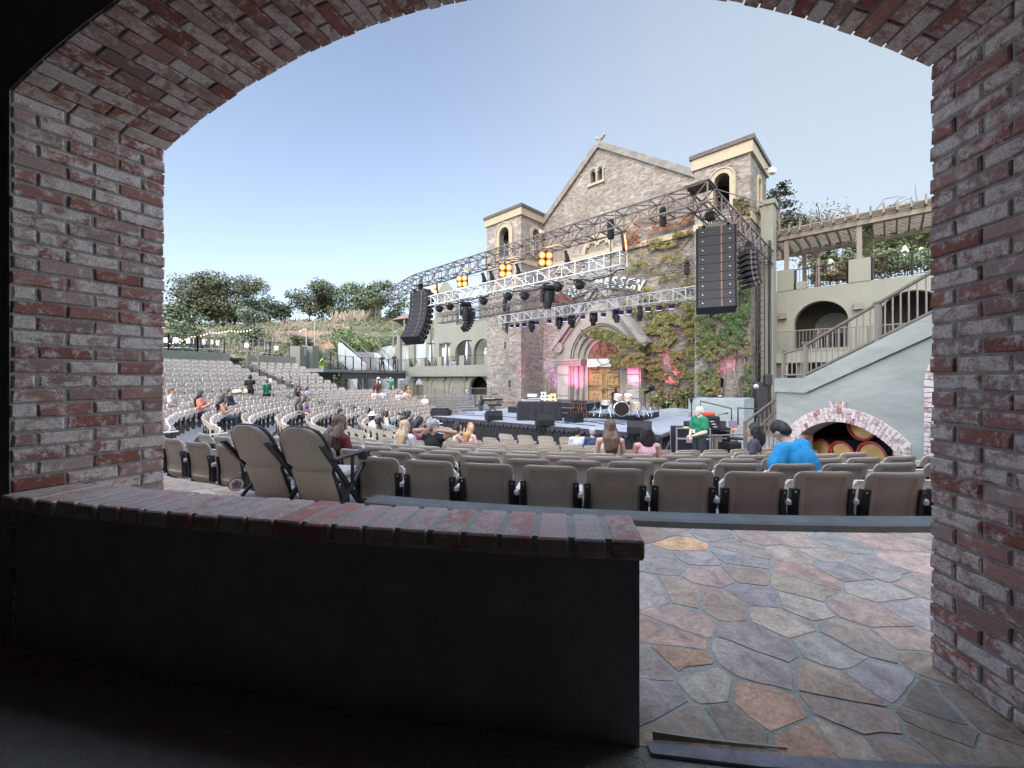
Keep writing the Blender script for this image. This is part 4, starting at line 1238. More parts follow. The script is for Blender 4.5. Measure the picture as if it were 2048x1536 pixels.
spot(1276, 808, .7, PKL, 20, lab='pink uplighter beside the right edge of the portal')
spot(1036, 812, 3.4, (.95,.2,.75), 34, lab='pink uplighter at the corner of the left bell tower')
spot(1094, 812, 1.0, (.75,.2,1.0), 28, lab='violet uplighter between the red door and the portal')
spot(1334, 800, 1.0, PKL, 42, lab='pink uplighter in the ivy right of the portal')
spot(1440, 800, 3.4, PKL, 16, lab='pink uplighter below the arrow slit of the right tower')

# ---------------------------------------------------------------- truss rig
def box_truss(name, lab, A, B, w, h, matl, bays, r=.028, chain=False, diag=True, updir=V(0,0,1), cap=False, cross_lace=True):
    'rectangular lattice girder from A to B; A, B are the top front corner line'
    t = thing(name, lab, 'truss', A, 0, 'stage lighting trusses')
    d = (B-A).normalized(); side = updir.cross(d).normalized()
    if side.y < 0: side = -side
    L = (B-A).length
    c = [A, A+side*w, A-updir*h, A+side*w-updir*h]
    mb = MB()
    for q in c: mb.tube(q, q+d*L, r, 6)
    mb.build('chord', matl, t)
    mb = MB(); n = bays
    for i in range(n+1):
        s = d*(L*i/n); rr_ = r*.75
        for a, b in ((0,1),(1,3),(3,2),(2,0)): mb.tube(c[a]+s, c[b]+s, rr_, 5)
        if i < n:
            s2 = d*(L*(i+1)/n)
            for a, b in ((0,2),(1,3)): 
                if i % 2: a, b = b, a
                mb.tube(c[a]+s, c[b]+s2, r*.6, 5)
            for a, b in ((0,1),(2,3)):
                if i % 2: a, b = b, a
                if cross_lace: mb.tube(c[a]+s, c[b]+s2, r*.6, 5)
    mb.build('lattice', matl, t)
    return t, d, side
U = -FE; VV = -FN_
C0 = P(1415, 362, 12.0)
TL = 15.9
CL = C0+U*TL
main_t, _, _ = box_truss('box_truss', 'long brown steel front truss spanning above the whole stage', C0, CL, .62, .6, M_STEELD, 26, .035)
box_truss('box_truss', 'brown steel side truss running back from the corner to the olive pier', C0+V(0,0,-.002)+VV*.64, C0+VV*9.3, .62, .6, M_STEELD, 12, .035)
mb = MB(); mb.box(C0+VV*.31-U*-.31+V(0,0,.03), (.75,.75,.03), rotz(atan2(U.y,U.x))); 
tag(mb.build('corner_plate', M_ROOFD), 'dark square plate on top of the truss corner beside the right tower', 'plate')
box_truss('box_truss', 'brown steel truss bending back at the far left end of the rig', CL+V(0,0,-.003)+U*.05, CL+U*.5+V(-2.3,3.2,-.1), .55, .6, M_STEELD, 6, .035)
s1R = P(1240, 501, 14.0); s1T = (s1R-P(1240,501,14.0)).length
def along(A, px):
    'distance t from A along U where the photo column px is reached'
    x = (px-1024)/F_PX
    return (x*A.y-A.x)/(U.x-x*U.y)
t1 = along(s1R, 812)
box_truss('box_truss', 'upper silver aluminium truss carrying the orange blinders', s1R, s1R+U*t1, .5, .5, M_ALU, 22, .03)
s3R = P(1398, 571, 17.0); t3 = along(s3R, 998)
box_truss('box_truss', 'lower silver aluminium truss with purple lamps under it', s3R, s3R+U*t3, .5, .48, M_ALU, 22, .028)
s4R = P(1400, 512, 18.0); t4 = along(s4R, 870)
box_truss('box_truss', 'thin dark rear truss crossing in front of the church lettering', s4R, s4R+U*t4, .45, .42, M_STEELD, 30, .022)
box_truss('box_truss', 'dark steel truss deep behind the blinders at the left', s1R+VV*2.2+V(0,0,-.6)+U*.5, s1R+VV*2.2+U*(t1)+V(0,0,-.6), .45, .42, M_STEELD, 26, .022)

def mover(p, yaw=0, tilt=0, s=1.0, lab='', name='moving_head_light'):
    t = thing(name, lab, 'stage light', p, 0, 'black moving head lights under the trusses')
    R = rotz(yaw)
    mb = MB(); mb.cbox(p-V(0,0,.07*s), (.36*s,.26*s,.12*s), .02, R)
    mb.tube(p+R @ V(.1*s,0,0), p+R @ V(.1*s,0,.12), .02); mb.tube(p+R @ V(-.1*s,0,0), p+R @ V(-.1*s,0,.12), .02); mb.build('base', M_BLK, t)
    mb = MB()
    for sx in (-1, 1): mb.cbox(p+R @ V(sx*.19*s,0,-.30*s), (.06*s,.14*s,.42*s), .02, R)
    mb.cbox(p-V(0,0,.15*s), (.42*s,.14*s,.06*s), .015, R); mb.build('yoke', M_BLK, t)
    H = R @ rotx(tilt)
    mb = MB(); c = p-V(0,0,.40*s)
    mb.lathe(c, [(.06*s,.26*s),(.12*s,.2*s),(.15*s,.05*s),(.15*s,-.12*s),(.11*s,-.30*s),(.10*s,-.33*s)], 12, H); mb.build('head', M_BLK, t, smooth=35)
    mb = MB(); mb.lathe(c, [(.085*s,-.332*s),(.085*s,-.338*s)], 12, H); mb.build('lens', mat('lens_glass', (.25,.3,.33), .1, .05, 3), t)
    return t
def par(p, yaw, tilt, lab, glow=(.42,.22,1.0)):
    t = thing('par_can', lab, 'stage light', p, 0, 'small cans with purple lenses under the lower truss')
    H = rotz(yaw) @ rotx(tilt)
    mb = MB(); mb.lathe(p-V(0,0,.17), [(.08,.1),(.12,.08),(.13,-.1)], 12, H); mb.build('housing', M_BLK, t, smooth=35)
    mb = MB(); mb.lathe(p-V(0,0,.17), [(.12,-.102),(.12,-.112)], 12, H); mb.build('lens', mat('purple_led', (.5,.3,.9), .3, .02, 3, emit=glow, es=2.2), t)
    mb = MB(); mb.path([p+H @ V(.14,0,-.15), p+V(.12,0,0), p+V(-.12,0,0), p+H @ V(-.14,0,-.15)], .012, 5); mb.build('yoke', M_BLK, t)
def at3(px, drop=.5, back=.1): return s3R+U*along(s3R, px)+V(0,0,-drop)+VV*back
for i, px in enumerate((1021,1033,1046,1071,1096,1128,1163,1205,1240,1256,1294,1317,1341)):
    par(at3(px, .55), rnd(-.3,.3), rnd(.15,.5), f'purple lens can, {ordn(i)} from the far end of the lower silver truss')
for i, (px, tl, yw) in enumerate(((1058,.1,.5),(1113,.0,.4),(1138,.5,-.6),(1182,.35,.2),(1227,-.3,.5),(1275,.1,1.2))):
    mover(at3(px, .52, .25), yw, tl, .95, f'black moving head light, {ordn(i)} from the far end of the lower silver truss')
def at1(px, drop=.5, back=.1): return s1R+U*along(s1R, px)+V(0,0,-drop)+VV*back
mover(at1(1083, .6, .4), .3, .0, 1.35, 'large black moving head hanging below the middle of the upper silver truss')
mover(at1(919, .6, .4), .3, .0, 1.35, 'large black moving head hanging at the far part of the upper silver truss')
for i, (px, dd) in enumerate(((1101,.62),(1145,.7),(1034,.72),(1001,.6),(952,.6),(885,.55),(864,.55))):
    p = at1(px, dd, .5)
    t = thing('scoop_light', f'round black lamp seen from behind, {ordn(i)} along the underside of the upper truss', 'stage light', p, 0, 'round black lamps under the upper silver truss')
    mb = MB(); mb.ball(p-V(0,0,.1), .2, 12, 8); mb.build('housing', M_BLK, t, smooth=True)
    mb = MB(); mb.path([p+V(-.22,0,-.1), p+V(-.2,0,.12), p+V(.2,0,.12), p+V(.22,0,-.1)], .02, 5); mb.build('yoke', M_BLK, t)
# spots standing on top of the silver truss
for i, px in enumerate((840,962,978,1030,1128)):
    p = at1(px, -.02, .25)
    t = thing('profile_spot', f'slim black spotlight standing on the upper silver truss, {ordn(i)} from its far end', 'stage light', p, 0, 'slim black spotlights on the upper truss')
    H = rotz(.6) @ roty(-.35)
    mb = MB(); mb.lathe(p+V(0,0,.12), [(.07,-.1),(.10,.0),(.10,.22),(.07,.3),(.08,.44)], 10, H); mb.build('barrel', M_BLK, t, smooth=35)
    mb = MB(); mb.path([p+V(-.13,0,.2), p+V(-.1,0,0), p+V(.1,0,0), p+V(.13,0,.2)], .018, 5); mb.build('yoke', M_BLK, t)
# four-cell blinders glowing orange
M_BULB = mat('hot_tungsten_bulb', (1,.7,.4), .3, .02, 3, emit=(1,.52,.17), es=4.5)
M_HALO = mat('glowing_reflector', (.35,.08,.015), .4, .02, 3, emit=(1,.16,.01), es=.75)
def blinder(p, yaw, tilt, s, lab, lit=1, cells=4):
    t = thing('blinder_light', lab, 'stage light', p, 0, 'glowing four cell blinders on the upper truss')
    H = rotz(yaw) @ rotx(tilt)
    mb = MB(); hh = s if cells == 4 else s*1.1
    mb.cbox(p+H @ V(0,.07*s,0), (s*(1 if cells == 4 else .5), .16*s, hh), .02, H); mb.build('housing', M_BLK, t)
    offs = [(-.24,-.24),(.24,-.24),(-.24,.24),(.24,.24)] if cells == 4 else [(0,-.26),(0,.26)]
    for (x, z) in offs:
        mb = MB(); c = p+H @ V(x*s,-.02*s,z*s); mb.lathe(c, [(.21*s,.02),(.23*s,0),(.16*s,-.015)], 14, H @ rotx(radians(-90)) @ rotx(pi)); re_ = mb.build('reflector', M_HALO, t, fix=True)
        mb = MB(); mb.ball(c+H @ V(0,-.02*s,0), (.12*s,.05*s,.12*s), 10, 7, H); mb.build('bulb', M_BULB, re_, smooth=True)
    if lit:
        ld = bpy.data.lights.new('blinder_glow', 'AREA'); ld.shape = 'DISK'; ld.energy = 14*lit; ld.size = s; ld.color = (1,.5,.2)
        lo = bpy.data.objects.new('blinder_glow', ld); COL.objects.link(lo); q = p+H @ V(0,-.12*s,0); lo.location = q
        lo.rotation_euler = ((H @ V(0,-1,0))).to_track_quat('-Z','Y').to_euler()
blinder(at1(1088,-.42,.1), .15, .12, .62, 'brightest orange blinder above the middle of the upper silver truss')
blinder(at1(1008,-.36,.1), .15, .12, .62, 'orange blinder in front of the left tower on the upper silver truss')
blinder(at1(921,-.40,.1), -.25, .12, .60, 'dimmer orange blinder just right of the small green gable')
blinder(at1(868,-.34,.1), -.9, .12, .58, 'blinder with two cells visible near the far end of the upper truss', .5, 2)
p = P(1249, 486, 14.2); blinder(p, 1.25, -.1, .62, 'blinder turned sideways above the near end of the silver truss', .7)
# chain motors and cable bags
def motor(p, ln, lab, bag=True, s=1):
    t = thing('chain_motor', lab, 'chain motor', p, 0, 'black chain motors of the rig')
    mb = MB(); mb.cbox(p, (.26*s,.3*s,.3*s), .06, rotz(.7)); mb.build('motor_body', M_BLK, t)
    mb = MB(); mb.path([p, p-V(0,0,ln*.3), p-V(0,0,ln)], .025, 5); mb.build('chain', M_CAST, t)
    if bag:
        mb = MB(); mb.lathe(p-V(0,0,.1+.62*s), [(.12*s,0),(.17*s,.1*s),(.15*s,.4*s),(.19*s,.62*s),(.15*s,.63*s)], 12); mb.build('chain_bag', M_BLACK, t, smooth=35)
def atm(px, drop=.6, back=.3): return C0+U*along(C0, px)+V(0,0,-drop)+VV*back
motor(atm(1213, .25), 2.4, 'chain motor above the near end of the upper silver truss', True, .8)
motor(atm(1318, .35), .8, 'black shrouded chain motor in the truss near the corner', True, .7)
motor(atm(832, .5), 1.6, 'chain motor at the far left above the left speaker column', True, .9)
motor(at3(1372, -1.1), 1.2, 'small chain motor with cable loom at the near end of the lower truss', True, .7)
motor(at3(1008, -.9), 1.2, 'small chain motor at the far end of the lower truss', True, .9)
t = thing('cable_loom', 'black hanging cable loops at the far end of the lower truss', 'cables', at3(1008,.4))
mb = MB()
for k in range(4): mb.path([at3(1004+k*3, -.7)+V(.03*k,0,0), at3(1002+k*3, .2), at3(1003+k*3, .9+.12*k), at3(1009+k, .85+.1*k), at3(1012+k*2, .2), at3(1014+k, -.6)], .025, 5)
mb.build('cable', M_BLACK, t)
t = thing('cable_loom', 'dark power cables draped along the upper silver truss', 'cables', at1(1100))
mb = MB()
for (a0, a1, dz) in ((1100,1160,.15),(1130,1240,.55),(900,990,.35),(1010,1090,.5),(860,930,.4)):
    pts = []
    for i in range(9):
        s = i/8; pts.append(at1(a0+(a1-a0)*s, dz+.22*sin(s*pi)+.05*sin(s*20), .3))
    mb.path(pts, .03, 5)
mb.build('cable', M_BLACK, t)
t = thing('safety_wire', 'thin steel cable from the truss corner to the top of the olive pier', 'cable', C0)
mb = MB(); mb.tube(C0+VV*.6+V(.1,0,-.05), P(1538,410,18.9), .018, 5)
mb.tube(P(860,560,22), P(1010,545,20), .012, 4); mb.build('wire', M_CAST, t)

# ---------------------------------------------------------------- hanging speaker columns
M_GRILLE = mat('speaker_grille', (.012,.011,.012), .8, .3, 60, .3, 200, spec=.12)
M_PHASE = mat('brown_waveguide', (.10,.05,.03), .5, .3, 6)
def line_array(name, lab, top, yaw, n, w, h, dep, tilts, phase=True, silver=False):
    t = thing(name, lab, 'speaker array', top, 0)
    R0_ = rotz(yaw); p = top.copy(); ang = tilts[0]
    mb = MB(); mb.box(top+R0_ @ V(0,dep*.4,.08), (w*.9,.08,.1), R0_); mb.box(top+R0_ @ V(-w*.3,dep*.4,.08), (.08,dep*1.1,.1), R0_); mb.box(top+R0_ @ V(w*.3,dep*.4,.08), (.08,dep*1.1,.1), R0_); mb.build('fly_bar', M_CAST, t)
    for i in range(n):
        ang = tilts[0]+(tilts[1]-tilts[0])*(i/(n-1))**1.6
        H = R0_ @ rotx(ang)
        c = p+H @ V(0,0,-h/2)
        cab = MB()
        # wedge cabinet: deeper face, narrower back
        x, y0, y1, z = w/2, 0, dep, h/2-.006
        cab.hexa([c+H @ V(-x,y0,-z), c+H @ V(x,y0,-z), c+H @ V(x*.97,y1,-z*.72), c+H @ V(-x*.97,y1,-z*.72), c+H @ V(-x,y0,z), c+H @ V(x,y0,z), c+H @ V(x*.97,y1,z*.72), c+H @ V(-x*.97,y1,z*.72)])
        co = cab.build('cabinet', M_BLK, t)
        for s in (-1, 1):
            g = MB(); g.hexa([c+H @ V(s*x*.97,-.008,-z*.93), c+H @ V(s*x*.36,.05 if phase else -.01,-z*.93), c+H @ V(s*x*.36,.10,-z*.93), c+H @ V(s*x*.97,.02,-z*.93),
                    c+H @ V(s*x*.97,-.008,z*.93), c+H @ V(s*x*.36,.05 if phase else -.01,z*.93), c+H @ V(s*x*.36,.10,z*.93), c+H @ V(s*x*.97,.02,z*.93)])
            g.build('grille', M_GRILLE, co, fix=True)
        if phase:
            g = MB()
            g.hexa([c+H @ V(x*.02,.035,-z*.93), c+H @ V(x*.30,-.012,-z*.93), c+H @ V(x*.36,.05,-z*.93), c+H @ V(x*.05,.1,-z*.93), c+H @ V(x*.02,.035,z*.93), c+H @ V(x*.30,-.012,z*.93), c+H @ V(x*.36,.05,z*.93), c+H @ V(x*.05,.1,z*.93)])
            g.hexa([c+H @ V(-x*.36,.05,-z*.93), c+H @ V(-x*.12,.02,-z*.93), c+H @ V(-x*.05,.1,-z*.93), c+H @ V(-x*.3,.12,-z*.93), c+H @ V(-x*.36,.05,z*.93), c+H @ V(-x*.12,.02,z*.93), c+H @ V(-x*.05,.1,z*.93), c+H @ V(-x*.3,.12,z*.93)])
            g.build('waveguide', M_PHASE, co, fix=True)
        for s in (-1, 1):
            g = MB(); g.lathe(c+H @ V(s*x*.66,-.012,0), [(.013,0),(.013,.012)], 10, H @ rotx(radians(90))); g.build('badge', M_ALU, co)
        for s in (-1, 1):
            g = MB(); g.box(c+H @ V(s*(x+.005),y1*.6,0), (.02,.05,h*.9), H); g.box(c+H @ V(s*(x+.004),y1*.25,0), (.02,.03,h*.7), H); g.box(c+H @ V(s*(x+.004),y1*.45,0), (.015,y1*.4,h*.12), H)
            g.build('rigging_link', M_ALU if silver else M_STEELD, co)
        p = p+H @ V(0,0,-h)
    return t
# yaw: local -y looks out to the audience
def facing(p, q): return atan2(q.x-p.x, -(q.y-p.y))
pR = P(1432, 452, 12.5)
line_array('line_array', 'big curved black speaker column hanging beside the ivy wall', pR, atan2(-FN_.y,-FN_.x)-pi/2+.32, 9, 1.14, .29, .55, (.02,-.32))
pS = P(1505, 505, 15.4)
line_array('line_array', 'small slate black speaker column hanging by the olive pier', pS, 1.55, 7, .72, .185, .45, (.0,-.35), False)
pL = P(838, 583, 22.2)
line_array('line_array', 'large curved black speaker column at the far left of the rig', pL, -.45, 10, 1.25, .28, .6, (-.02,-.75))
pM = P(937, 622, 21.0)
line_array('line_array', 'narrow curved black speaker column below the upper silver truss', pM, -.9, 8, .5, .125, .3, (-.1,-.85), False)
for nm_, pp, zz in (('chain hoist holding the big right speaker column', pR+V(.0,.35,.45), .3), ('chain hoist holding the small right speaker column', pS+V(0,.2,.3), .2)):
    motor(pp, zz, nm_, False, 1)
# ---------------------------------------------------------------- railings
def railing(name, lab, pts, h, matl, gap=.12, post=1.6, r=.012, group=None, pr=.03, bottom=.08, skip=1):
    'pts: foot line; posts, top and bottom rail, balusters'
    t = thing(name, lab, 'railing', pts[0], 0, group)
    A = MB(); Bm = MB(); Cc = MB()
    for a, b in zip(pts, pts[1:]):
        a, b = V(*a), V(*b); L = (b-a).length; n = max(1, int(round(L/post)))
        A.tube(a+up*h, b+up*h, pr*.8, 6); A.tube(a+up*bottom, b+up*bottom, pr*.6, 5)
        for i in range(n+1):
            if i == 0 and a is not pts[0] and len(pts) > 2 and Cc is None: continue
            Cq = MB(); Cq.box(a.lerp(b, i/n)+up*h*.5, (pr*1.7, pr*1.7, h*1.03)); Cq.build('post', matl, t)
        m = max(1, int(L/gap))
        for i in range(m): 
            q = a.lerp(b, (i+.5)/m); Bm.tube(q+up*bottom, q+up*h, r, 4, caps=False)
    A.build('rail', matl, t); Bm.build('balusters', matl, t)
    return t

# ---------------------------------------------------------------- olive building right of the church
M_CONCW = mat('pale_board_concrete', (.22,.235,.20), .85, .35, 1.1, .35, 9, stretch=(.5,.5,1.7), col2=(.34,.355,.315))
ob = thing('olive_building', 'olive stucco building with round arches and terrace right of the church', 'building', FW(13, GZ, 0))
za, _ = 0, 0
a1l, a1r = F(1588,690)[0], F(1697,690)[0]; c1 = (a1l+a1r)/2; r1 = (a1r-a1l)/2; top1 = F(1645,601)[1]
a2l = F(1757,680)[0]; r2 = r1*1.02; c2 = a2l+r2; top2 = F(1815,583)[1]
A0, A1 = 9.95, 19
mb = MB()
mb.prism([[(A0,2.35),(A1,2.35),(A1,5.45),(A0,5.45)], dedupe(arch_loop(c1, r1, 2.6, top1-r1)), dedupe(arch_loop(c2, r2, 2.6, top1-r1+.02))], FW, -.45, 0)
mb.build('arcade_wall', M_OLIVE, ob)
mb = MB(); fbox(mb, A0, A1, 1.9, 2.34, -3, .9); mb.build('walkway_slab', M_OLIVE, ob)
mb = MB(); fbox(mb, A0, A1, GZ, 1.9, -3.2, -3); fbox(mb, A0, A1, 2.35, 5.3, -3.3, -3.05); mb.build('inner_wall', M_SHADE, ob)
mb = MB(); lp = dedupe(arch_loop(c1+.25, .8, 2.6, 3.75)); mb.prism([lp], FW, -3.05, -3.0); mb.build('far_arch_light', mat('bluish_plaster', (.30,.33,.36), .9, .15, 2), ob)
mb = MB(); fbox(mb, A0, A1, 5.28, 5.44, -3.3, -.46); mb.build('terrace_slab', M_OLIVE, ob)
mb = MB()
for a in (A0+.2, F(1560,720)[0]+.9, 12.9, 15.2): fbox(mb, a-.15, a+.15, GZ, 1.9, .4, .7)
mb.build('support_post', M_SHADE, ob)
bl = [(F(1553,560)[0]+.02, F(1587,560)[0], F(1570,540)[1]), (F(1697,540)[0], F(1741,540)[0], F(1720,517)[1])]
for a, b, z in bl: mb = MB(); fbox(mb, a, b, 5.46, z, -.8, .03); mb.build('parapet_block', M_OLIVE, ob)
mb = MB(); fbox(mb, F(1592,570)[0], F(1612,570)[0], 5.46, 5.46+.35, -.5, .02); mb.build('low_parapet', M_OLIVE, ob)
railing('railing', 'dark iron terrace railing between the two olive parapet blocks', [FW(bl[0][1]+.05,5.46,-.2), FW(bl[1][0]-.05,5.46,-.2)], 1.0, M_CAST, .11, 3)
railing('railing', 'dark iron terrace railing right of the tall parapet block', [FW(bl[1][1]+.05,5.46,-.2), FW(18.5,5.46,-.2)], 1.0, M_CAST, .11, 1.3)
railing('railing', 'brown walkway railing in front of the two round arches', [FW(A0+.1,2.34,.8), FW(18.5,2.34,.8)], 1.05, M_RAIL, .13, 1.7)
for i, (px, py) in enumerate(((1565,632),(1716,612))):
    p = FP(px, py, .12); t = thing('wall_lamp', ('brown box wall lamp left of the first round arch','brown box wall lamp between the two round arches')[i], 'wall lamp', p, 0, 'box lamps on the olive arcade')
    mb = MB(); a, z = F(px, py, .12); fbox(mb, a-.14, a+.14, z-.09, z+.14, .0, .2); mb.build('housing', M_RAIL, t)
    mb = MB(); fbox(mb, a-.17, a+.17, z-.15, z-.09, .0, .25); mb.build('lamp_shade', M_RAIL, t)
mb = MB(); mb.cbox(V(*FW(c1+.3, 2.9, -1.5)), (.8,.7,.9), .03); tag(mb.build('storage_crate', M_CAST), 'dark crate standing inside the first round arch', 'crate')
p = FW(c2+.4,2.4,-1.6); mb = MB(); mb.cbox(p+up*.55, (1.4,.7,1.1), .05); tag(mb.build('rust_red_panel', mat('rust_red', (.22,.05,.03), .8, .3, 4)), 'rust red panel behind the stair railing in the second arch', 'panel')
# olive pier that carries the end of the side truss
pa = P(1534,410,18.6); pier = thing('olive_pier', 'tall plain olive pier carrying the end of the side truss', 'pier', V(pa.x,pa.y,GZ))
mb = MB(); ax0 = P(1533,600,18.7); 
px0 = P(1534,500,18.7); w_ = .50
ca = V(px0.x+w_/2+.02, px0.y+.3, 0); Mr = rotz(atan2(FE.y,FE.x))
mb.box(ca+up*((9.3+GZ)/2), (w_,.7,9.3-GZ), Mr); mb.build('shaft', M_OLIVE, pier)
mb = MB(); mb.box(ca+up*9.42, (w_+.14,.84,.22), Mr); mb.build('cap', M_OLIVE, pier)
mb = MB(); mb.box(ca+up*.0+Mr @ V(-.02,-.5,-.4), (w_+.05,.35,1.3), Mr); mb.build('base', M_RAIL, pier)
# ladder and conduits beside it
t = thing('cable_ladder', 'thin ladder with black conduits running up beside the olive pier', 'ladder', V(ca.x-.5,ca.y,GZ))
q = P(1522,700,18.2); mb = MB()
for s in (-.14,.14): mb.tube(V(q.x+s*.8,q.y-s*.6,-1), V(q.x+s*.8,q.y-s*.6,7.3), .025)
for k in range(28): z = -.8+k*.29; mb.tube(V(q.x-.14*.8,q.y+.14*.6,z), V(q.x+.14*.8,q.y-.14*.6,z), .015, 5)
mb.build('ladder_frame', M_CAST, t)
mb = MB(); r_ = random.Random(5)
for k in range(5): mb.path([V(q.x+.22+.035*k+r_.uniform(-.015,.015), q.y-.15, z) for z in (7.4,5,3,1,-.6)], .014, 5)
mb.build('conduit', M_BLACK, t)
ws = P(1512, 773, 17.6); t = thing('work_lamp', 'round silver work lamp clamped in the shade beside the church corner', 'lamp', ws)
mb = MB(); mb.lathe(ws, [(.13,0),(.12,.04),(.05,.12)], 14, rotx(radians(-90)) @ rotx(pi)); mb.build('reflector', M_ALU, t)
mb = MB(); mb.ball(ws+V(0,-.01,0), .05); mb.build('bulb', mat('lamp_bulb', (1,1,1), .3, .02, 3, emit=(1,.95,.85), es=4), t)
mb = MB(); mb.tube(ws, ws+V(.3,.2,.0), .02); mb.build('bracket', M_CAST, t)
mb = MB(); q = P(1516,800,17.8)
mb.cbox(q+V(.1,0,0), (.5,.4,1.6), .05); mb.cbox(q+V(.3,-.2,.9), (.3,.3,.5), .05)
tag(mb.build('power_cabinet', M_CAST), 'black power cabinet in the shade at the church corner', 'cabinet')

# pergola above the terrace
pg = thing('pergola', 'weathered timber pergola over the terrace above the round arches', 'pergola', FW(13, 5.46, -1))
M_WOOD = mat('weathered_timber', (.21,.18,.145), .9, .25, 3, .4, 18, stretch=(1,1,1))
Z0 = F(1720,437)[1]-.25
mb = MB()
posts = [(F(1571,500)[0], -.3),(F(1718,480)[0], -.3),(F(1571,500)[0]+.3, -3.6),(F(1718,480)[0]+.3,-3.6),(17.6,-.3),(17.6,-3.6)]
for a, d in posts: mb = MB(); fbox(mb, a-.09, a+.09, 5.46, Z0, d-.09, d+.09); mb.build('post', M_RAIL, pg)
mb = MB(); fbox(mb, 9.6, 18.2, Z0, Z0+.22, -.42, -.3); fbox(mb, 9.6, 18.2, Z0, Z0+.22, -.25, -.12); fbox(mb, 9.6, 18.2, Z0, Z0+.22, -3.7, -3.55); mb.build('beam', M_WOOD, pg)
mb = MB(); k = 0; a = 9.7
while a < 18:
    fbox(mb, a-.03, a+.03, Z0+.225, Z0+.40, -4.0, .25)
    mb.hexa([FW(a-.03,Z0+.36,.1),FW(a+.03,Z0+.36,.1),FW(a+.03,Z0+.36,-.1),FW(a-.03,Z0+.36,-.1),FW(a-.03,Z0+.66,.18),FW(a+.03,Z0+.66,.18),FW(a+.03,Z0+.66,.02),FW(a-.03,Z0+.66,.02)]); a += .42
mb.build('rafters', M_WOOD, pg)
mb = MB(); d = .1
for k in range(17): fbox(mb, 9.5, 18.2, Z0+.405, Z0+.455, d-.10, d); d -= .25
mb.build('slats', M_WOOD, pg)
vn = thing('bare_vine', 'bare twigs of a vine arching out of the top of the pergola', 'vine', FW(14,Z0+.5,-.5))
mb = MB(); r_ = random.Random(4)
for (x0,y0,x1,y1,x2,y2) in ((1702,437,1690,425,1660,418),(1703,437,1697,420,1692,405),(1752,418,1768,398,1800,393),(1775,418,1795,400,1812,392),(1784,420,1800,405,1822,396),(1833,408,1832,390,1830,370),(1848,412,1854,402,1860,394)):
    mb.path([FP(x0,y0,-.3), FP((x0+x1)/2+2,(y0+y1)/2,-.3), FP(x1,y1,-.3), FP((x1+x2)/2,(y1+y2)/2-1,-.3), FP(x2,y2,-.3)], .02, 5, [.03,.026,.022,.018,.01])
mb.build('twig', M_RAIL, vn)
L = Leaves()
for _ in range(500):
    p = FP(rnd(1722,1745), rnd(445,520), -1.2); L.leaf(p, FN_, .10, random.choice([(.05,.05,.03),(.09,.08,.04),(.06,.09,.03)]))
o = L.mb.build('foliage', M_LEAF, vn); set_col(o, L.c)

# ---------------------------------------------------------------- barrel vault wall with stairs on the far right
WD = V(.0985,-1,0).normalized(); WA = V(6.92-.0985*9.11, 9.11, 0); WN = V(-WD.y*-1, 0, 0)
WN = V(WD.y, -WD.x, 0); WN = WN if WN.x < 0 else -WN
def WW(s, z, d): q = WA+WD*s+WN*d; return V(q.x, q.y, z)
def W(px, py, d=0):
    x = (px-1024)/F_PX; Y = (WA.dot(WN)+d)/(x*WN.x+WN.y); q = V(x*Y,Y,0)-WA
    return q.dot(WD), CAMZ-(py-HY)/F_PX*Y
bw = thing('stair_wall', 'pale board marked concrete stair wall with a brick arch of wine barrels', 'wall', WW(1,GZ,0))
s_l, s_r = W(1582,880)[0], W(1823,890)[0]; sc = (s_l+s_r)/2; hw = (s_r-s_l)/2
zsp = W(1823,890)[1]; zcr = W(1690,816)[1]
RI = zcr-zsp; Rr = (hw*hw+RI*RI)/(2*RI); czc = zcr-Rr; thh = math.asin(min(1,hw/Rr)); TI = .27
def seg(r, n=20): 
    tt = math.asin(min(1, (hw-TI*.9)/ (Rr-TI))) if r < Rr-.1 else thh
    return [(sc+r*sin(-tt+2*tt*i/n), czc+r*cos(-tt+2*tt*i/n)) for i in range(n+1)]
inner = seg(Rr-TI)
hole = [(inner[0][0],-1.3),(inner[-1][0],-1.3)]+inner[::-1]
sA, zA = W(1610,757); sB, zB = W(1868,630); sl = (zB-zA)/(sB-sA)
s_end = 5.6
face = [(0,GZ),(s_end,GZ),(s_end,zA+sl*(s_end-sA)),(sA,zA),(0,W(1555,760)[1])]
mb = MB(); mb.prism([face, hole], WW, -.3, 0); mb.build('wall_face', M_CONCW, bw)
mb = MB(); mb.prism([[(0,zA-.30),(sA+.05,zA-.30),(s_end,zA-.30+sl*(s_end-sA)),(s_end,zA+sl*(s_end-sA)+.01),(sA,zA+.01),(0,zA+.01)]], WW, .0, .05); mb.build('coping_band', M_CONCW, bw)
mb = MB(); mb.prism([[(-.01,GZ),(.02,GZ),(.02,zA-.02),(-.01,zA-.02)]], WW, -2.2, 0)
for s0_ in (0.8,): pass
mb.build('end_face', M_CONCW, bw)
mb = MB()
for k in range(14):
    s0_ = sA+k*.34; mb.hexa([WW(s0_,-1.3,-.31),WW(s0_+.34,-1.3,-.31),WW(s0_+.34,-1.3,-2.2),WW(s0_,-1.3,-2.2),WW(s0_,zA-.12+sl*k*.34,-.31),WW(s0_+.34,zA-.12+sl*k*.34,-.31),WW(s0_+.34,zA-.12+sl*k*.34,-2.2),WW(s0_,zA-.12+sl*k*.34,-2.2)])
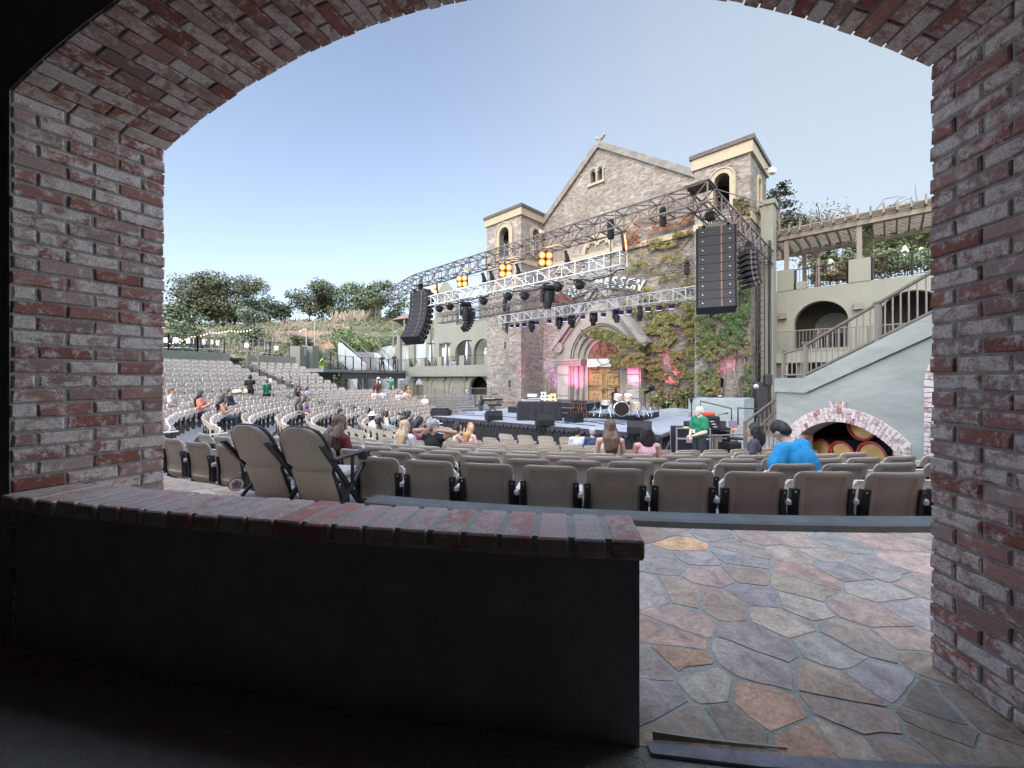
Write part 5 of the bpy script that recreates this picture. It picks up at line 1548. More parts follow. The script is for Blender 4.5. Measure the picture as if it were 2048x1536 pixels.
# hollow it where the barrels lie
mb2 = MB(); 
fbx = lambda mb, s0, s1, z0, z1, d0, d1: mb.hexa([WW(s0,z0,d1),WW(s1,z0,d1),WW(s1,z0,d0),WW(s0,z0,d0),WW(s0,z1,d1),WW(s1,z1,d1),WW(s1,z1,d0),WW(s0,z1,d0)])
mb3 = MB()
for k in range(14):
    z1 = zA-.12+sl*k*.34; fbx(mb3, sA+k*.34, sA+k*.34+.345, z1-.5, z1, -2.2, -.31)
mb3.build('stair_flight', M_CONC, bw)
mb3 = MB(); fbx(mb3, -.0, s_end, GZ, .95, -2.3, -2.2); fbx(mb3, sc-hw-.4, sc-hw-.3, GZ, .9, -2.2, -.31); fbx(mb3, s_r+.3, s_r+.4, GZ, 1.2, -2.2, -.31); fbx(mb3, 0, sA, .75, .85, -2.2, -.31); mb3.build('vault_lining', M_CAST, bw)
# brick arch ring
M_BR2 = brick_mat('painted_arch_brick', .58)
mb = MB(); nb = int(2*thh*Rr/.085)
for k in range(nb):
    t0, t1 = -thh+2*thh*(k+.06)/nb, -thh+2*thh*(k+.94)/nb
    for (ra, rb) in ((Rr-TI, Rr-.11),(Rr-.10, Rr)) if k % 2 else ((Rr-TI, Rr-.17),(Rr-.16, Rr)):
        q = [(sc+r*sin(t), czc+r*cos(t)) for r, t in ((ra,t0),(ra,t1),(rb,t1),(rb,t0))]
        mb.hexa([WW(x,z,-.25) for x,z in q]+[WW(x,z,.02) for x,z in q])
for k in range(18):
    z1 = zsp-k*.075
    for s0_ in (s_l+.01, s_r-TI+.0):
        for h in (0,1):
            w = TI/2; fbx(mb, s0_+h*w+.004, s0_+h*w+w-.006, z1-.068, z1-.005, -.25, .018)
kw = .17
for k in range(4): fbx(mb, sc-kw+k*.085+.004-.06, sc-kw+k*.085+.080-.06, zcr-.10, zcr+.11, -.05, .03)
mb.build('brick_arch_ring', M_BR2, bw)
mb = MB(); s2 = W(1850,900)[0]
for k in range(34):
    z1 = 1.05-k*.075; w = .14
    fbx(mb, s2+.004+(.0 if k % 2 else .0), s2+w-.006, z1-.068, z1-.005, 0, .022); fbx(mb, s2+w+.004, s2+2*w-.006, z1-.068, z1-.005, 0, .021)
for k in range(6):
    t0, t1 = pi-.12-k*.12, pi-.02-k*.12
    q = [(s2+1.0+r*cos(t), 1.05+r*sin(t)) for r, t in ((.72,t0),(.72,t1),(1.0,t1),(1.0,t0))]
    mb.hexa([WW(x,z,0) for x,z in q]+[WW(x,z,.022) for x,z in q])
mb.build('brick_door_trim', M_BR2, bw)
# barrels
M_BAR = mat('black_oak_stave', (.03,.026,.022), .6, .3, 6); M_HEAD = mat('golden_barrel_head', (.48,.24,.07), .5, .35, 3.5, .1, 20, col2=(.62,.36,.13)); M_RIM = mat('red_barrel_rim', (.30,.018,.014), .5, .1, 4)
Mw = Matrix((WD, V(0,0,1), WN)).transposed()
for i, (px, py, lab) in enumerate(((1742,915,'lower right wine barrel with red rim and golden head in the brick arch'),(1682,912,'lower middle wine barrel in the brick arch, above the tan seats'),(1722,850,'wine barrel stacked on top in the brick arch'),(1640,905,'lower left wine barrel half hidden by the man in the blue shirt'),(1782,868,'wine barrel deep at the upper right of the brick arch'))):
    s_, z_ = W(px, py, -.45 if i != 4 else -.9); c = WW(s_, z_, -.45 if i != 4 else -.9); r = .30
    t = thing('wine_barrel', lab, 'barrel', c, 0, 'wine barrels stacked in the brick arch')
    mb = MB(); mb.lathe(c, [(r*.86,-.02),(r,0),(r*1.02,-.05),(r*1.1,-.25),(r*1.13,-.42),(r*1.1,-.6),(r,-.85),(r,-.86)], 24, Mw, False); mb.build('staves', M_BAR, t, smooth=50)
    mb = MB(); mb.lathe(c, [(r*.86,-.03),(r*.0+.001,-.03)], 24, Mw, False); mb.build('head', M_HEAD, t)
    mb = MB(); mb.lathe(c, [(r*.85,-.03),(r*.86,.005),(r*.97,.008),(r*1.01,-.0)], 24, Mw, False); mb.build('rim', M_RIM, t, smooth=40)
# stair railing
t = thing('stair_railing', 'brown steel stair railing climbing on top of the pale concrete stair wall', 'railing', WW(sA,zA,0))
mbp, mbr, mbb = MB(), MB(), MB()
def zt(s): return zA+max(0, s-sA)*sl
sP0, sP1, sP2 = W(1567,740,-.12)[0], W(1611,740,-.12)[0], W(1756,640,-.12)[0]
for s in (sP0, sP1, sP2, 4.6):
    mbp = MB(); fbx(mbp, s-.035, s+.035, zt(s)-.02, zt(s)+.62+(.12 if s > sP0 else .0), -.16, -.09); fbx(mbp, s-.05, s+.05, zt(s)+.62+(.12 if s > sP0 else 0), zt(s)+.65+(.12 if s > sP0 else 0), -.18, -.07); mbp.build('post', M_RAIL, t)
def bar(mb, s0, z0, s1, z1, r=.022): mb.tube(WW(s0,z0,-.125), WW(s1,z1,-.125), r, 6)
bar(mbr, sP0, zt(sP0)+.56, sP1, zt(sP1)+.66); bar(mbr, sP0, zt(sP0)+.08, sP1, zt(sP1)+.08)
bar(mbr, sP1, zt(sP1)+.70, 5.4, zt(5.4)+.72, .03); bar(mbr, sP1, zt(sP1)+.08, 5.4, zt(5.4)+.1, .028)
s = sP0+.11
while s < 5.3:
    if min(abs(s-q) for q in (sP0,sP1,sP2)) > .05:
        mbb.tube(WW(s,zt(s)+.08,-.125), WW(s,zt(s)+(.62 if s < sP1 else .7),-.125), .012, 5)
    s += .125
mbr.build('rail', M_RAIL, t); mbb.build('balusters', M_RAIL, t)
t = thing('stair_railing', 'lower brown stair railing meeting the end of the concrete stair wall', 'railing', V(5.3,9.6,-1.3))
mb = MB(); mb2 = MB(); mb3 = MB()
a, b = P(1492,843,9.9), P(1556,795,9.2); a2, b2 = P(1505,868,9.9), P(1556,818,9.2)
mb.tube(a, b, .028); mb.tube(a2, b2, .024); mb.tube(a2, P(1498,868,9.9), .024); mb.tube(P(1415,872,10.6), P(1498,868,9.9), .022)
for px, Yy, y0 in ((1491,9.9,842),(1432,10.5,869)): q = P(px,y0,Yy); mb2.box(V(q.x,q.y,(q.z-1.4)/2), (.07,.07,q.z+1.4))
for i in range(7):
    f = i/6; q = a2.lerp(b2, f); mb3.tube(q+V(0,0,(a.lerp(b,f)-q).z*.98), V(q.x,q.y,-.9+f*.5), .012, 5)
mb.build('rail', M_RAIL, t); mb2.build('post', M_RAIL, t); mb3.build('balusters', M_RAIL, t)
mb = MB()
for k in range(7):
    mb.box(V(6.0+.28*k, 10.4, -1.4+.12*k), (.30,1.6,.24+.0*k))
struct(mb.build('steps', M_CONC))
t = thing('sign_board', 'orange sign board lying behind the foot of the stair railing', 'board', WW(sP1-.2,zA,-.5))
mb = MB(); mb.cbox(WW(sP1-.12,zA+.03,-.45), (.10,.35,.05), .01); mb.build('panel', mat('orange_board', (.7,.13,.03), .6, .1, 4), t)
# wall of the second flight behind, closing the view under the walkway
# ---------------------------------------------------------------- left olive building with balcony
lb = thing('olive_building', 'olive stucco balcony building with arches left of the church', 'building', FW(-16, GZ, -2))
BA0, BA1 = F(812,740)[0], F(979,740)[0]
zb0, zb1 = 1.45, 2.35
mb = MB(); fbox(mb, BA0, BA1, zb0, zb1, -.25, 0)
for px0, px1 in ((812,818),(841,849),(874,883),(918,928),(968,979)):
    fbox(mb, F(px0,720)[0], F(px1,720)[0], zb1, 3.25, -.25, .0)
mb.build('balcony_parapet', M_OLIVE, lb)
mb = MB(); fbox(mb, BA0, BA1, zb0-.12, zb0+.02, -5, 0); mb.build('balcony_slab', M_OLIVE, lb)
mb = MB(); holes = []
for px, w, ty_ in ((836,22,757),(938+19,37,752)):
    a0_, a1_ = F(px-w/2,780,-.6)[0], F(px+w/2,780,-.6)[0]; c_ = (a0_+a1_)/2; r_ = (a1_-a0_)/2; holes.append(dedupe(arch_loop(c_, r_, GZ+.05, F(px,ty_,-.6)[1]-r_)))
mb.prism([[(BA0,GZ),(BA1+.2,GZ),(BA1+.2,zb0-.1),(BA0,zb0-.1)]]+holes, FW, -.9, -.6); mb.build('lower_wall', M_OLIVE, lb)
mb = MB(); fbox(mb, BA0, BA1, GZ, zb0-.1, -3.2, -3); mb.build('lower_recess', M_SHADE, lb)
mb = MB()
for px, w, ty_ in ((875,24,754),(913,30,753)):
    a0_, a1_ = F(px-w/2,780,-.58)[0], F(px+w/2,780,-.58)[0]; c_ = (a0_+a1_)/2; r_ = (a1_-a0_)/2
    ring_arch(mb, c_, F(px,ty_,-.6)[1]-r_, r_, r_+.16, -.6, -.52, 14, jamb=GZ)
mb.build('blind_arch', M_OLIVE, lb)
for i, px in enumerate((852,887,929)):
    p = FP(px,757,-.4); mb = MB(); a,z = F(px,757,-.4); mb.cbox(FW(a,z,-.45), (.3,.3,.35), .08); 
    tag(mb.build('wall_lamp', M_RAIL), f'small brown wall lamp between the lower arches, {ordn(i)} from the bridge', 'wall lamp', 'lamps under the balcony')
# upper wall set back
up_off = -3.2
fu = lambda px, py: F(px, py, up_off)
mb = MB(); hs = []
for px, w, ty_, by in ((927,33,682,740),(966,38,677,740)):
    a0_, a1_ = fu(px-w/2,700)[0], fu(px+w/2,700)[0]; c_ = (a0_+a1_)/2; r_ = (a1_-a0_)/2; hs.append(dedupe(arch_loop(c_, r_, zb0+.1, fu(px,ty_)[1]-r_)))
hs.append([fu(878,740),fu(899,740),fu(899,687),fu(878,687)])
outl = [fu(866,745),fu(985,745),fu(985,650),fu(975,651),fu(975,640),fu(912,650),fu(912,590),fu(905,582),fu(888,562),fu(872,590),fu(868,640)]
mb.prism([[(x, z) for x, z in outl]]+hs, FW, up_off-.4, up_off, back=False); mb.build('upper_wall', M_OLIVE, lb, fix=False)
mb = MB(); fbox(mb, fu(866,700)[0], fu(985,700)[0], zb0, fu(975,655)[1], up_off-2.4, up_off-2.2); mb.build('arcade_inner_wall', mat('pale_olive_plaster', (.33,.34,.26), .9, .1, 2), lb)
mb = MB(); a0_, z0_ = fu(877,740); a1_, z1_ = fu(900,690); fbox(mb, a0_+.15, a1_-.15, z0_, z1_-.2, up_off-.5, up_off-.35); mb.build('window', mat('cream_window', (.6,.58,.48), .6, .05, 3), lb)
mb = MB(); a0_, z0_ = fu(880,560+50); a1_ = fu(975,600)[0]; fbox(mb, fu(914,600)[0], fu(983,600)[0], fu(914,650)[1], fu(914,650)[1]+3.2, up_off-3.2, up_off-3.0); mb.build('set_back_wall', M_OLIVE, lb)
railing('railing', 'grey roof terrace railing above the two balcony arches', [FW(fu(914,650)[0],fu(914,652)[1],up_off-.2), FW(fu(984,650)[0],fu(984,646)[1],up_off-.2)], 1.1, M_CAST, .2, 2.5)
for i, (p0, p1) in enumerate(((818,841),(849,874),(883,918),(928,968))):
    railing('railing', f'iron panel in the olive balcony parapet, {ordn(i)} from the bridge', [FW(F(p0,730)[0],zb1,-.12), FW(F(p1,730)[0],zb1,-.12)], .85, M_CAST, .14, 3, group='iron panels of the balcony')
for i, (px, yt, sil) in enumerate(((811,690,0),(862,688,1),(893,687,1),(935,682,1))):
    p = FP(px, 740, -1.3); h = FP(px, yt, -1.3).z
    t = thing('patio_heater', f'patio heater standing on the balcony, {ordn(i)} from the bridge', 'patio heater', V(p.x,p.y,zb0), 0, 'patio heaters on the balcony')
    b = V(p.x,p.y,zb0); mb = MB(); mb.tube(b, b+up*(h-zb0), .05); mb.lathe(b, [(.3,0),(.28,.1),(.06,.14)], 8); mb.build('pole', M_ALU, t)
    mb = MB(); mb.lathe(b+up*(h-zb0), [(.5,0),(.35,.08),(.03,.12)], 10); mb.build('hood', M_CAST, t)
    if sil:
        mb = MB(); mb.lathe(b+up*.6, [(.32,0),(.13,h-zb0-.7)], 4); mb.build('glass_cone', M_ALU, t)
p = FP(972,707,-.2); mb = MB(); mb.ball(p, (.2,.16,.25), 8, 6); mb.ball(p+up*.35, (.13,.13,.16), 8, 6); mb.ball(p+up*.4+V(.12,0,0), (.08,.05,.05), 6, 4)
tag(mb.build('stone_bust', M_CAP, smooth=True), 'small white ornament standing on the end of the balcony parapet', 'statue')
# concrete retaining wall with olive pilasters left of the balcony
rw = thing('retaining_wall', 'pale stained concrete retaining wall with olive pilasters behind the bridge', 'wall', FW(-22,GZ,-4))
f4 = lambda px, py: F(px, py, -4.2)
mb = MB(); mb.prism([[(x,z) for x,z in (f4(700,770),f4(905,770),f4(905,678),f4(860,681),f4(800,688),f4(745,698),f4(733,705))]], FW, -4.5, -4.2); mb.build('concrete_panel', mat('stained_blue_concrete', (.33,.37,.375), .9, .3, .9, .2, 8, stretch=(1,1,.4)), rw)
mb = MB()
for p0, p1, yt in ((794,804,672),(821,832,676),(856,864,662)):
    fbox(mb, f4(p0,700)[0], f4(p1,700)[0], GZ, f4(p0,yt)[1], -4.2, -3.9)
mb.build('pilaster', M_OLIVE, rw)
railing('railing', 'dark railing on top of the pale retaining wall beyond the bridge', [FW(f4(745,700)[0],f4(745,699)[1],-4.4), FW(f4(865,690)[0],f4(865,683)[1],-4.4)], 1.5, M_CAST, .25, 3)
# stairs beyond the bridge
st = thing('outdoor_stairs', 'wide grey outdoor staircase climbing the slope behind the bridge', 'stairs', V(-15,44,-1.5))
mb = MB()
for k in range(22):
    f = k/21; Y = 46+k*.42; z = -1.3+k*.28; xl = (702-1024+ (0))/800*Y-.3*0; xr = (752-1024)/800*Y
    mb.box(V((xl+xr)/2, Y, z-.5), (xr-xl, .45, 1.25))
mb.build('steps', mat('grey_steps', (.22,.22,.215), .9, .15, 3), st)
mb = MB()
p0, p1 = P(676,690,52), P(722,730,46)
for (x0,y0,Y0_,x1,y1,Y1_) in ((676,686,54,724,728,46),(748,706,52,800,760,45)):
    a, b = P(x0,y0,Y0_), P(x1,y1,Y1_); mb.hexa([V(a.x,a.y,-1.5),V(b.x,b.y,-1.5),V(b.x+.5,b.y,-1.5),V(a.x+.5,a.y,-1.5),a,b,b+V(.5,0,0),a+V(.5,0,0)])
mb.build('cheek_wall', MATS['stained_blue_concrete'], st)
mb = MB()
for (x0,y0,x1,y1) in ((680,676,724,716),(722,692,770,740),(750,684,800,735)):
    a, b = P(x0,y0,54), P(x1,y1,45.5); mb.tube(a,b,.07); mb.tube(a,V(a.x,a.y,a.z-1),.05); mb.tube(b,V(b.x,b.y,b.z-1),.05)
mb.build('handrail', M_RAIL, st)
# ground on the left beyond the seats
mb = MB(); mb.add([V(-60,30,-1.51),V(40,30,-1.51),V(40,70,-1.51),V(-60,70,-1.51)], [(0,1,2,3)]); struct(mb.build('lower_ground', M_CONC))
# bridge
br = thing('foot_bridge', 'dark brown steel walkway bridge on posts left of the balcony', 'bridge', V(-15,36,-1.5))
b0_, b1_ = P(647,736,32.2), FP(813,741,-.1); b0_.z = b1_.z = 1.95
n = 10; top = [b0_.lerp(b1_, i/n)+V(-.6*sin(pi*i/n),-.8*sin(pi*i/n),0) for i in range(n+1)]
nb_ = V(-(b1_-b0_).y, (b1_-b0_).x, 0).normalized()
mb = MB()
for a, b in zip(top, top[1:]): mb.hexa([a-up*.28, b-up*.28, b+nb_*3-up*.28, a+nb_*3-up*.28, a, b, b+nb_*3, a+nb_*3])
mb.build('deck', M_CONC, br)
mb = MB()
for a, b in zip(top[3:], top[4:]): mb.hexa([a-up*.85+nb_*.1, b-up*.85+nb_*.1, b+nb_*.3-up*.85, a+nb_*.3-up*.85, a-up*.285+nb_*.1, b-up*.285+nb_*.1, b+nb_*.3-up*.285, a+nb_*.3-up*.285])
mb.build('girder', M_ROOFD, br)
mb = MB()
for i, f in enumerate((.28,.5,.56,.9)):
    q = b0_.lerp(b1_, f)+nb_*.3+V(-.5*sin(pi*f),-.7*sin(pi*f),0); mb = MB(); mb.box(V(q.x,q.y,(1.66-1.5)/2), (.32,.32,3.16)); mb.build('column', M_ROOFD, br)
mb = MB(); q0, q1 = b0_.lerp(b1_,.2)+nb_*2.5, b0_.lerp(b1_,.32)+nb_*2.5
mb.hexa([q0-up*3.5,q1-up*3.5,q1+nb_*.2-up*3.5,q0+nb_*.2-up*3.5,q0-up*.3,q1-up*.3,q1+nb_*.2-up*.3,q0+nb_*.2-up*.3]); mb.build('wall_panel', M_OLIVE, br)
railing('railing', 'grey mesh railing along the edge of the walkway bridge', [tuple(q) for q in top], 1.15, M_RAIL, .13, 3.2, r=.011)
# sloping railing from under the bridge down to the stage
railing('railing', 'long brown railing sloping down from the bridge to the left end of the stage', [tuple(P(800,798,31)), tuple(P(838,800,29)), tuple(P(912,828,22.5)), ], 1.15, M_RAIL, .13, 2.0)
railing('railing', 'brown ramp railing between the balcony arches and the stage', [tuple(P(905,805,30)), tuple(P(950,810,27.5)), tuple(P(983,812,26))], 1.15, M_RAIL, .16, 1.6)

# ---------------------------------------------------------------- patio above the seats
mb = MB()
for a0_, a1_ in ((146,154.6),(157.4,206)):
    n = 30
    for i in range(n):
        t0, t1 = radians(a0_+(a1_-a0_)*i/n), radians(a0_+(a1_-a0_)*(i+1)/n)
        mb.hexa([ring(26.2,t0,0),ring(26.2,t1,0),ring(26.5,t1,0),ring(26.5,t0,0),ring(26.2,t0,3.0),ring(26.2,t1,3.0),ring(26.5,t1,3.0),ring(26.5,t0,3.0)])
tag(mb.build('patio_wall', M_OLIVE), 'low olive retaining wall above the last row of far seats', 'wall')
mb = MB()
for i in range(12):
    t0, t1 = radians(145), radians(206)
    a, b = t0+(t1-t0)*i/12, t0+(t1-t0)*(i+1)/12
    mb.add([ring(26.4,a,2.7),ring(26.4,b,2.7),ring(33,b,2.7),ring(33,a,2.7)], [(3,2,1,0)])
struct(mb.build('patio_floor', M_CONC))
mb = MB()
for k in range(5): 
    t0, t1 = radians(154.7), radians(157.3); R = 25.9+.3*k; z = 1.6+.25*k
    mb.hexa([ring(R,t0,1),ring(R,t1,1),ring(R+.31,t1,1),ring(R+.31,t0,1),ring(R,t0,z),ring(R,t1,z),ring(R+.31,t1,z),ring(R+.31,t0,z)])
struct(mb.build('patio_steps', M_CONC))
mb = MB()
for k in range(UPK*2+1):
    t0, t1 = radians(155.15), radians(157.4); R = UP0-.3+DR/2*k; z = UPZ+UPS/2*k+.01
    mb.hexa([ring(R,t0,z-.3),ring(R,t1,z-.3),ring(R+.45,t1,z-.3),ring(R+.45,t0,z-.3),ring(R,t0,z),ring(R,t1,z),ring(R+.45,t1,z),ring(R+.45,t0,z)])
o = mb.build('aisle_steps', mat('pale_step_edge', (.5,.5,.48), .8, .3, 4)); struct(o)
railing('railing', 'iron patio railing above the left part of the far seats', [tuple(ring(26.35,radians(t),3.0)) for t in range(158,206,4)], 1.1, M_CAST, .14, 2.0)
railing('railing', 'iron patio railing above the seats right of the aisle stairs', [tuple(ring(26.35,radians(t),3.0)) for t in (147,150.5,154)], 1.1, M_CAST, .14, 2.0)
railing('railing', 'stair handrail climbing through the gap in the patio wall', [tuple(ring(24.5,radians(155),1.5)), tuple(ring(27,radians(155),2.8))], 1.2, M_RAIL, .3, 1.3)
def make_fold():
    t = thing('folding_chair', 'x', 'folding chair', (0,0,0), 0, 'white folding chairs on the patio')
    mb = MB(); mb.cbox((0,-.2,.82), (.44,.03,.26), .01); mb.build('backrest', M_CAP, t, local=True)
    mb = MB(); mb.cbox((0,.02,.46), (.42,.4,.03), .01); mb.build('seat', M_CAP, t, local=True)
    mb = MB()
    for s in (-1,1): mb.tube((s*.21,-.24,.95),(s*.21,.2,0),.014,5); mb.tube((s*.19,.18,.46),(s*.19,-.25,0),.014,5)
    mb.build('frame', M_CAST, t, local=True)
    return t
fc = make_fold(); first = True
for i, (px, Yy) in enumerate(((341,29.5),(350,30),(361,29.5),(377,29.8),(386,30.2),(401,30.5),(418,31),(427,31.5),(434,31),(490,33.5),(501,34),(531,36),(537,36.5),(547,37))):
    c = fc if first else copy_tree(fc); first = False
    q = P(px, 700, Yy); c.location = (q.x, q.y, 2.7+.65); c.rotation_euler = (0,0,rnd(-.6,.6)+(pi if i % 2 else 0)-.9)
    c.location.z = 2.72
    c['label'] = f'white folding chair on the patio, {ordn(i)} from the brick pier'
    c.scale = (1.5,1.5,1.5)
# service boxes near the patio end
q = P(585,760,37); t = thing('service_hut', 'olive stucco service box at the end of the patio railing', 'hut', V(q.x,q.y,0))
mb = MB(); 
for (p0,p1,yt,yb,Yq) in ((577,600,692,745,36.5),(600,625,692,735,38)):
    a, b = P(p0,yt,Yq), P(p1,yb,Yq); mb.box(V((a.x+b.x)/2, Yq+.6, (a.z+0)/2), (b.x-a.x, 1.2, a.z))
mb.build('stucco_box', M_OLIVE, t)
mb = MB(); a, b = P(602,696,37.4), P(612,712,37.4); mb.box(V((a.x+b.x)/2,37.3,(a.z+b.z)/2), (b.x-a.x,.3,a.z-b.z)); mb.build('cabinet_door', M_ALU, t)

# ---------------------------------------------------------------- hillside
def hill_z(x, y):
    px = x/max(y,1)*800+1024
    crest = 10.2+3.6*max(0, min(1, (px-330)/330))
    z = 2.6+(y-49)*.30
    z = max(-1.6 if px > 560 and y < 52 else 2.5, min(z, crest))
    if px > 640: z = min(z, max(-1.6, -1.6+(y-50)*.62)) if y < 74 else z
    z += .5*noise.noise(V(x*.06,y*.06,0))+.15*noise.noise(V(x*.4,y*.4,1))
    if y > 125: z -= (y-125)*.12
    return z
mb = MB(); fc_ = []
nx, ny = 220, 110
for j in range(ny+1):
    y = 46+(j/ny)**1.5*220
    for i in range(nx+1):
        x = (-1.15+1.25*i/nx)*y
        mb.v.append((x, y, hill_z(x, y)))
for j in range(ny):
    for i in range(nx):
        a = j*(nx+1)+i; mb.f.append((a,a+1,a+nx+2,a+nx+1)); mb.m.append(0)
        x, y, z = mb.v[a]; px = x/y*800+1024; py = HY-(z-CAMZ)/y*800
        soil = noise.noise(V(x*.05,y*.07,4))
        nz_ = 26*noise.noise(V(x*.12,y*.12,9)); 
        if 548 < px+nz_ < 690 and 60 < y+nz_*.3 < 84: c = (.26,.16,.10) if noise.noise(V(x*.5,y*.5,11)) > -.25 else (.17,.15,.08)
        elif px < 560: c = (.15,.135,.08) if soil > -.1 else (.11,.11,.06)
        else: c = (.12,.115,.06) if noise.noise(V(x*.3,y*.3,5)) > 0 else (.08,.09,.045)
        k = 1+.25*noise.noise(V(x*.3,y*.3,2)); fc_.append(tuple(q*k for q in c))
hill = mb.build('hill', attr_mat('hill_soil', .95, 1.2, .4, .4), smooth=True); set_col(hill, fc_); struct(hill)
mb = MB(); fc_ = []
for j in range(21):
    y = 17+j*3.2
    for i in range(21):
        x = 15+i*3.5+j*.6; zz = 5.2+max(0, (y-20))*.20+.4*noise.noise(V(x*.2,y*.2,7)); mb.v.append((x,y,min(zz,13)))
for j in range(20):
    for i in range(20):
        a = j*21+i; mb.f.append((a,a+1,a+22,a+21)); mb.m.append(0); k = noise.noise(V(i*.7,j*.7,3)); fc_.append((.10,.12,.045) if k > -.1 else (.25,.15,.09))
# keep this slope behind the terrace
mb.v = [(x+ (0 if True else 0), y, z if FN_.dot(V(x,y,0)-FA) < -4.5 else -1.7) for x,y,z in mb.v]
h2 = mb.build('slope', MATS['hill_soil'], smooth=True); set_col(h2, fc_); struct(h2)
# rough undergrowth over the slope
L = Leaves()
for _ in range(15000):
    px = rnd(330, 830); Y = rnd(50, 98); x = (px-1024)/800*Y
    if noise.noise(V(x*.25,Y*.25,6)) < (.12 if 545 < px < 690 else -.15): continue
    c = random.choice([(.13,.14,.06),(.09,.11,.045),(.20,.18,.10),(.07,.09,.04),(.16,.13,.08)])
    L.leaf(V(x,Y,hill_z(x,Y)+rnd(.05,.7)), V(0,-1,.6), rnd(.3,.65), c)
o = L.mb.build('undergrowth', M_LEAF); set_col(o, L.c); tag(o, 'rough dry grass and scrub covering the slope beyond the seats', 'undergrowth', None, 'stuff')
# vineyard posts
vp = MB(); vw = MB(); k = 0
M_POST = mat('grey_vine_post', (.30,.27,.22), .9, .2, 4)
for row in range(6):
    for i in range(34):
        px = 545+i*4.6+row*2; Y = 62+row*5; x = (px-1024)/800*Y; z = hill_z(x, Y)
        if px > 700: continue
        p_ = MB(); p_.tube((0,0,0),(.15*sin(i*3.1),0,1.7),.06,5)
        if row == 0 and i == 0: pm = p_
# posts as single things, sharing one mesh
pm_o = pm.build('vineyard_post', M_POST, local=True); pm_me = pm_o.data; bpy.data.objects.remove(pm_o)
for row in range(5):
    for i in range(16):
        px = 545+i*9.6+row*4; Y = 60+row*6.5; x = (px-1024)/800*Y
        if px > 698: continue
        o = bpy.data.objects.new('vineyard_post', pm_me); COL.objects.link(o); o.location = (x, Y, hill_z(x,Y)-.1); o.rotation_euler = (0,rnd(-.15,.15),0)
        tag(o, f'grey vineyard post, {ordn(i)} along the {ordn(row)} row up the orange slope', 'post', 'vineyard posts on the orange slope')
for row in range(3):
    for i in range(16):
        px = 350+i*12+row*3; Y = 58+row*9; x = (px-1024)/800*Y
        o = bpy.data.objects.new('vineyard_post', pm_me); COL.objects.link(o); o.location = (x, Y, hill_z(x,Y)-.1)
        tag(o, f'thin vineyard post, {ordn(i)} along the {ordn(row)} row behind the string lights', 'post', 'vineyard posts on the dry grass slope')
# string lights
t = thing('string_lights', 'string of warm bulbs hanging above the patio at the left', 'string lights', P(345,683,45))
mb = MB(); mbw = MB(); pts = []
for i in range(27):
    f = i/26; px = 340+160*f; py = 685-26*f-1.5*sin(f*pi)*6+3*abs(sin(f*pi*4)); p = P(px, py, 42+6*f); pts.append(p)
    mb.ball(p-up*.1, .06, 6, 5)
mb.build('bulbs', mat('warm_bulb', (1,.8,.5), .3, .02, 3, emit=(1,.62,.3), es=1.6), t); mbw.path(pts, .02, 4); mbw.build('wire', M_CAST, t)

# ---------------------------------------------------------------- trees and shrubs
M_BARK = mat('tree_bark', (.16,.13,.105), .95, .3, 4, .4, 20)
def tree(name, lab, base, h, w, cols, n, size, grp=None, trunk=.3, low=.3, lobes=9, seed=1, lean=0, open_=.0, cat='tree', bare=False):
    if not bare: low *= .45; n = int(n*1.35); size *= 1.15; lobes += 4; trunk *= .8
    R = random.Random(seed); t = thing(name, lab, cat, base, 0, grp)
    mb = MB(); fork = base+V(lean*h*.3, 0, h*low)
    mb.path([base-up*.5, base+V(lean*h*.1,0,h*low*.5), fork], trunk*.5, 8, [trunk*.6,trunk*.45,trunk*.38])
    cs = []
    for i in range(lobes):
        a = R.uniform(0,6.28); rr_ = R.random()**.5; zz = R.uniform(.08,1)
        c = base+V(cos(a)*w*.42*rr_*(1.15-.5*abs(zz-.55))+lean*h*.4, sin(a)*w*.36*rr_, h*(low+(1-low)*zz*.86))
        cs.append((c, w*R.uniform(.16,.27), h*R.uniform(.12,.20)))
        m = fork.lerp(c, .5)+V(R.uniform(-.3,.3),0,-.06*h)
        mb.path([fork, m, c], .1, 5, [trunk*.26,trunk*.15,trunk*.05])
        for q in range(3 if bare else 1):
            e = c+V(R.uniform(-1,1)*w*.13, R.uniform(-1,1)*w*.1, R.uniform(.0,1)*h*.1); mb.path([m, c.lerp(e,.4), e], .03, 4, [trunk*.1,trunk*.06,trunk*.02])
    mb.build('trunk', M_BARK, t)
    L = Leaves()
    random.seed(seed)
    for _ in range(n):
        c, rx, rz_ = R.choice(cs)
        d = V(R.gauss(0,1), R.gauss(0,1), R.gauss(0,1)).normalized()*(R.random()**.45)
        p = V(c.x+d.x*rx*1.25, c.y+d.y*rx, c.z+d.z*rz_)
        L_ = 0
        if noise.noise(V(p.x*1.6/max(w*.13,.3), p.y*.9, p.z*1.9/max(w*.13,.3))) < open_-.38: continue
        L.leaf(p, V(d.x,d.y,abs(d.z)+.3), size, R.choice(cols))
    o = L.mb.build('crown', M_LEAF, t); set_col(o, L.c)
    return t
DG = [(.085,.095,.05),(.10,.115,.06),(.065,.075,.042),(.13,.14,.075)]
GG = [(.10,.14,.06),(.13,.17,.08),(.08,.11,.05),(.16,.19,.10)]
SG = [(.16,.20,.13),(.12,.16,.10),(.20,.23,.16),(.10,.13,.08)]
def ht(px, Y): x = (px-1024)/800*Y; return V(x, Y, hill_z(x, Y))
TG = 'trees on the ridge beyond the far seats'
tree('oak_tree', 'broad dark oak, largest tree on the ridge at the left', ht(432,78), 10.6, 15, DG, 9000, .42, TG, .9, .22, 22, 11, open_=.12)
tree('oak_tree', 'pale rimmed oak crown rising behind the broad dark oak', ht(470,88), 12.0, 11.5, GG+DG, 3500, .4, TG, .7, .4, 14, 12, open_=.18)
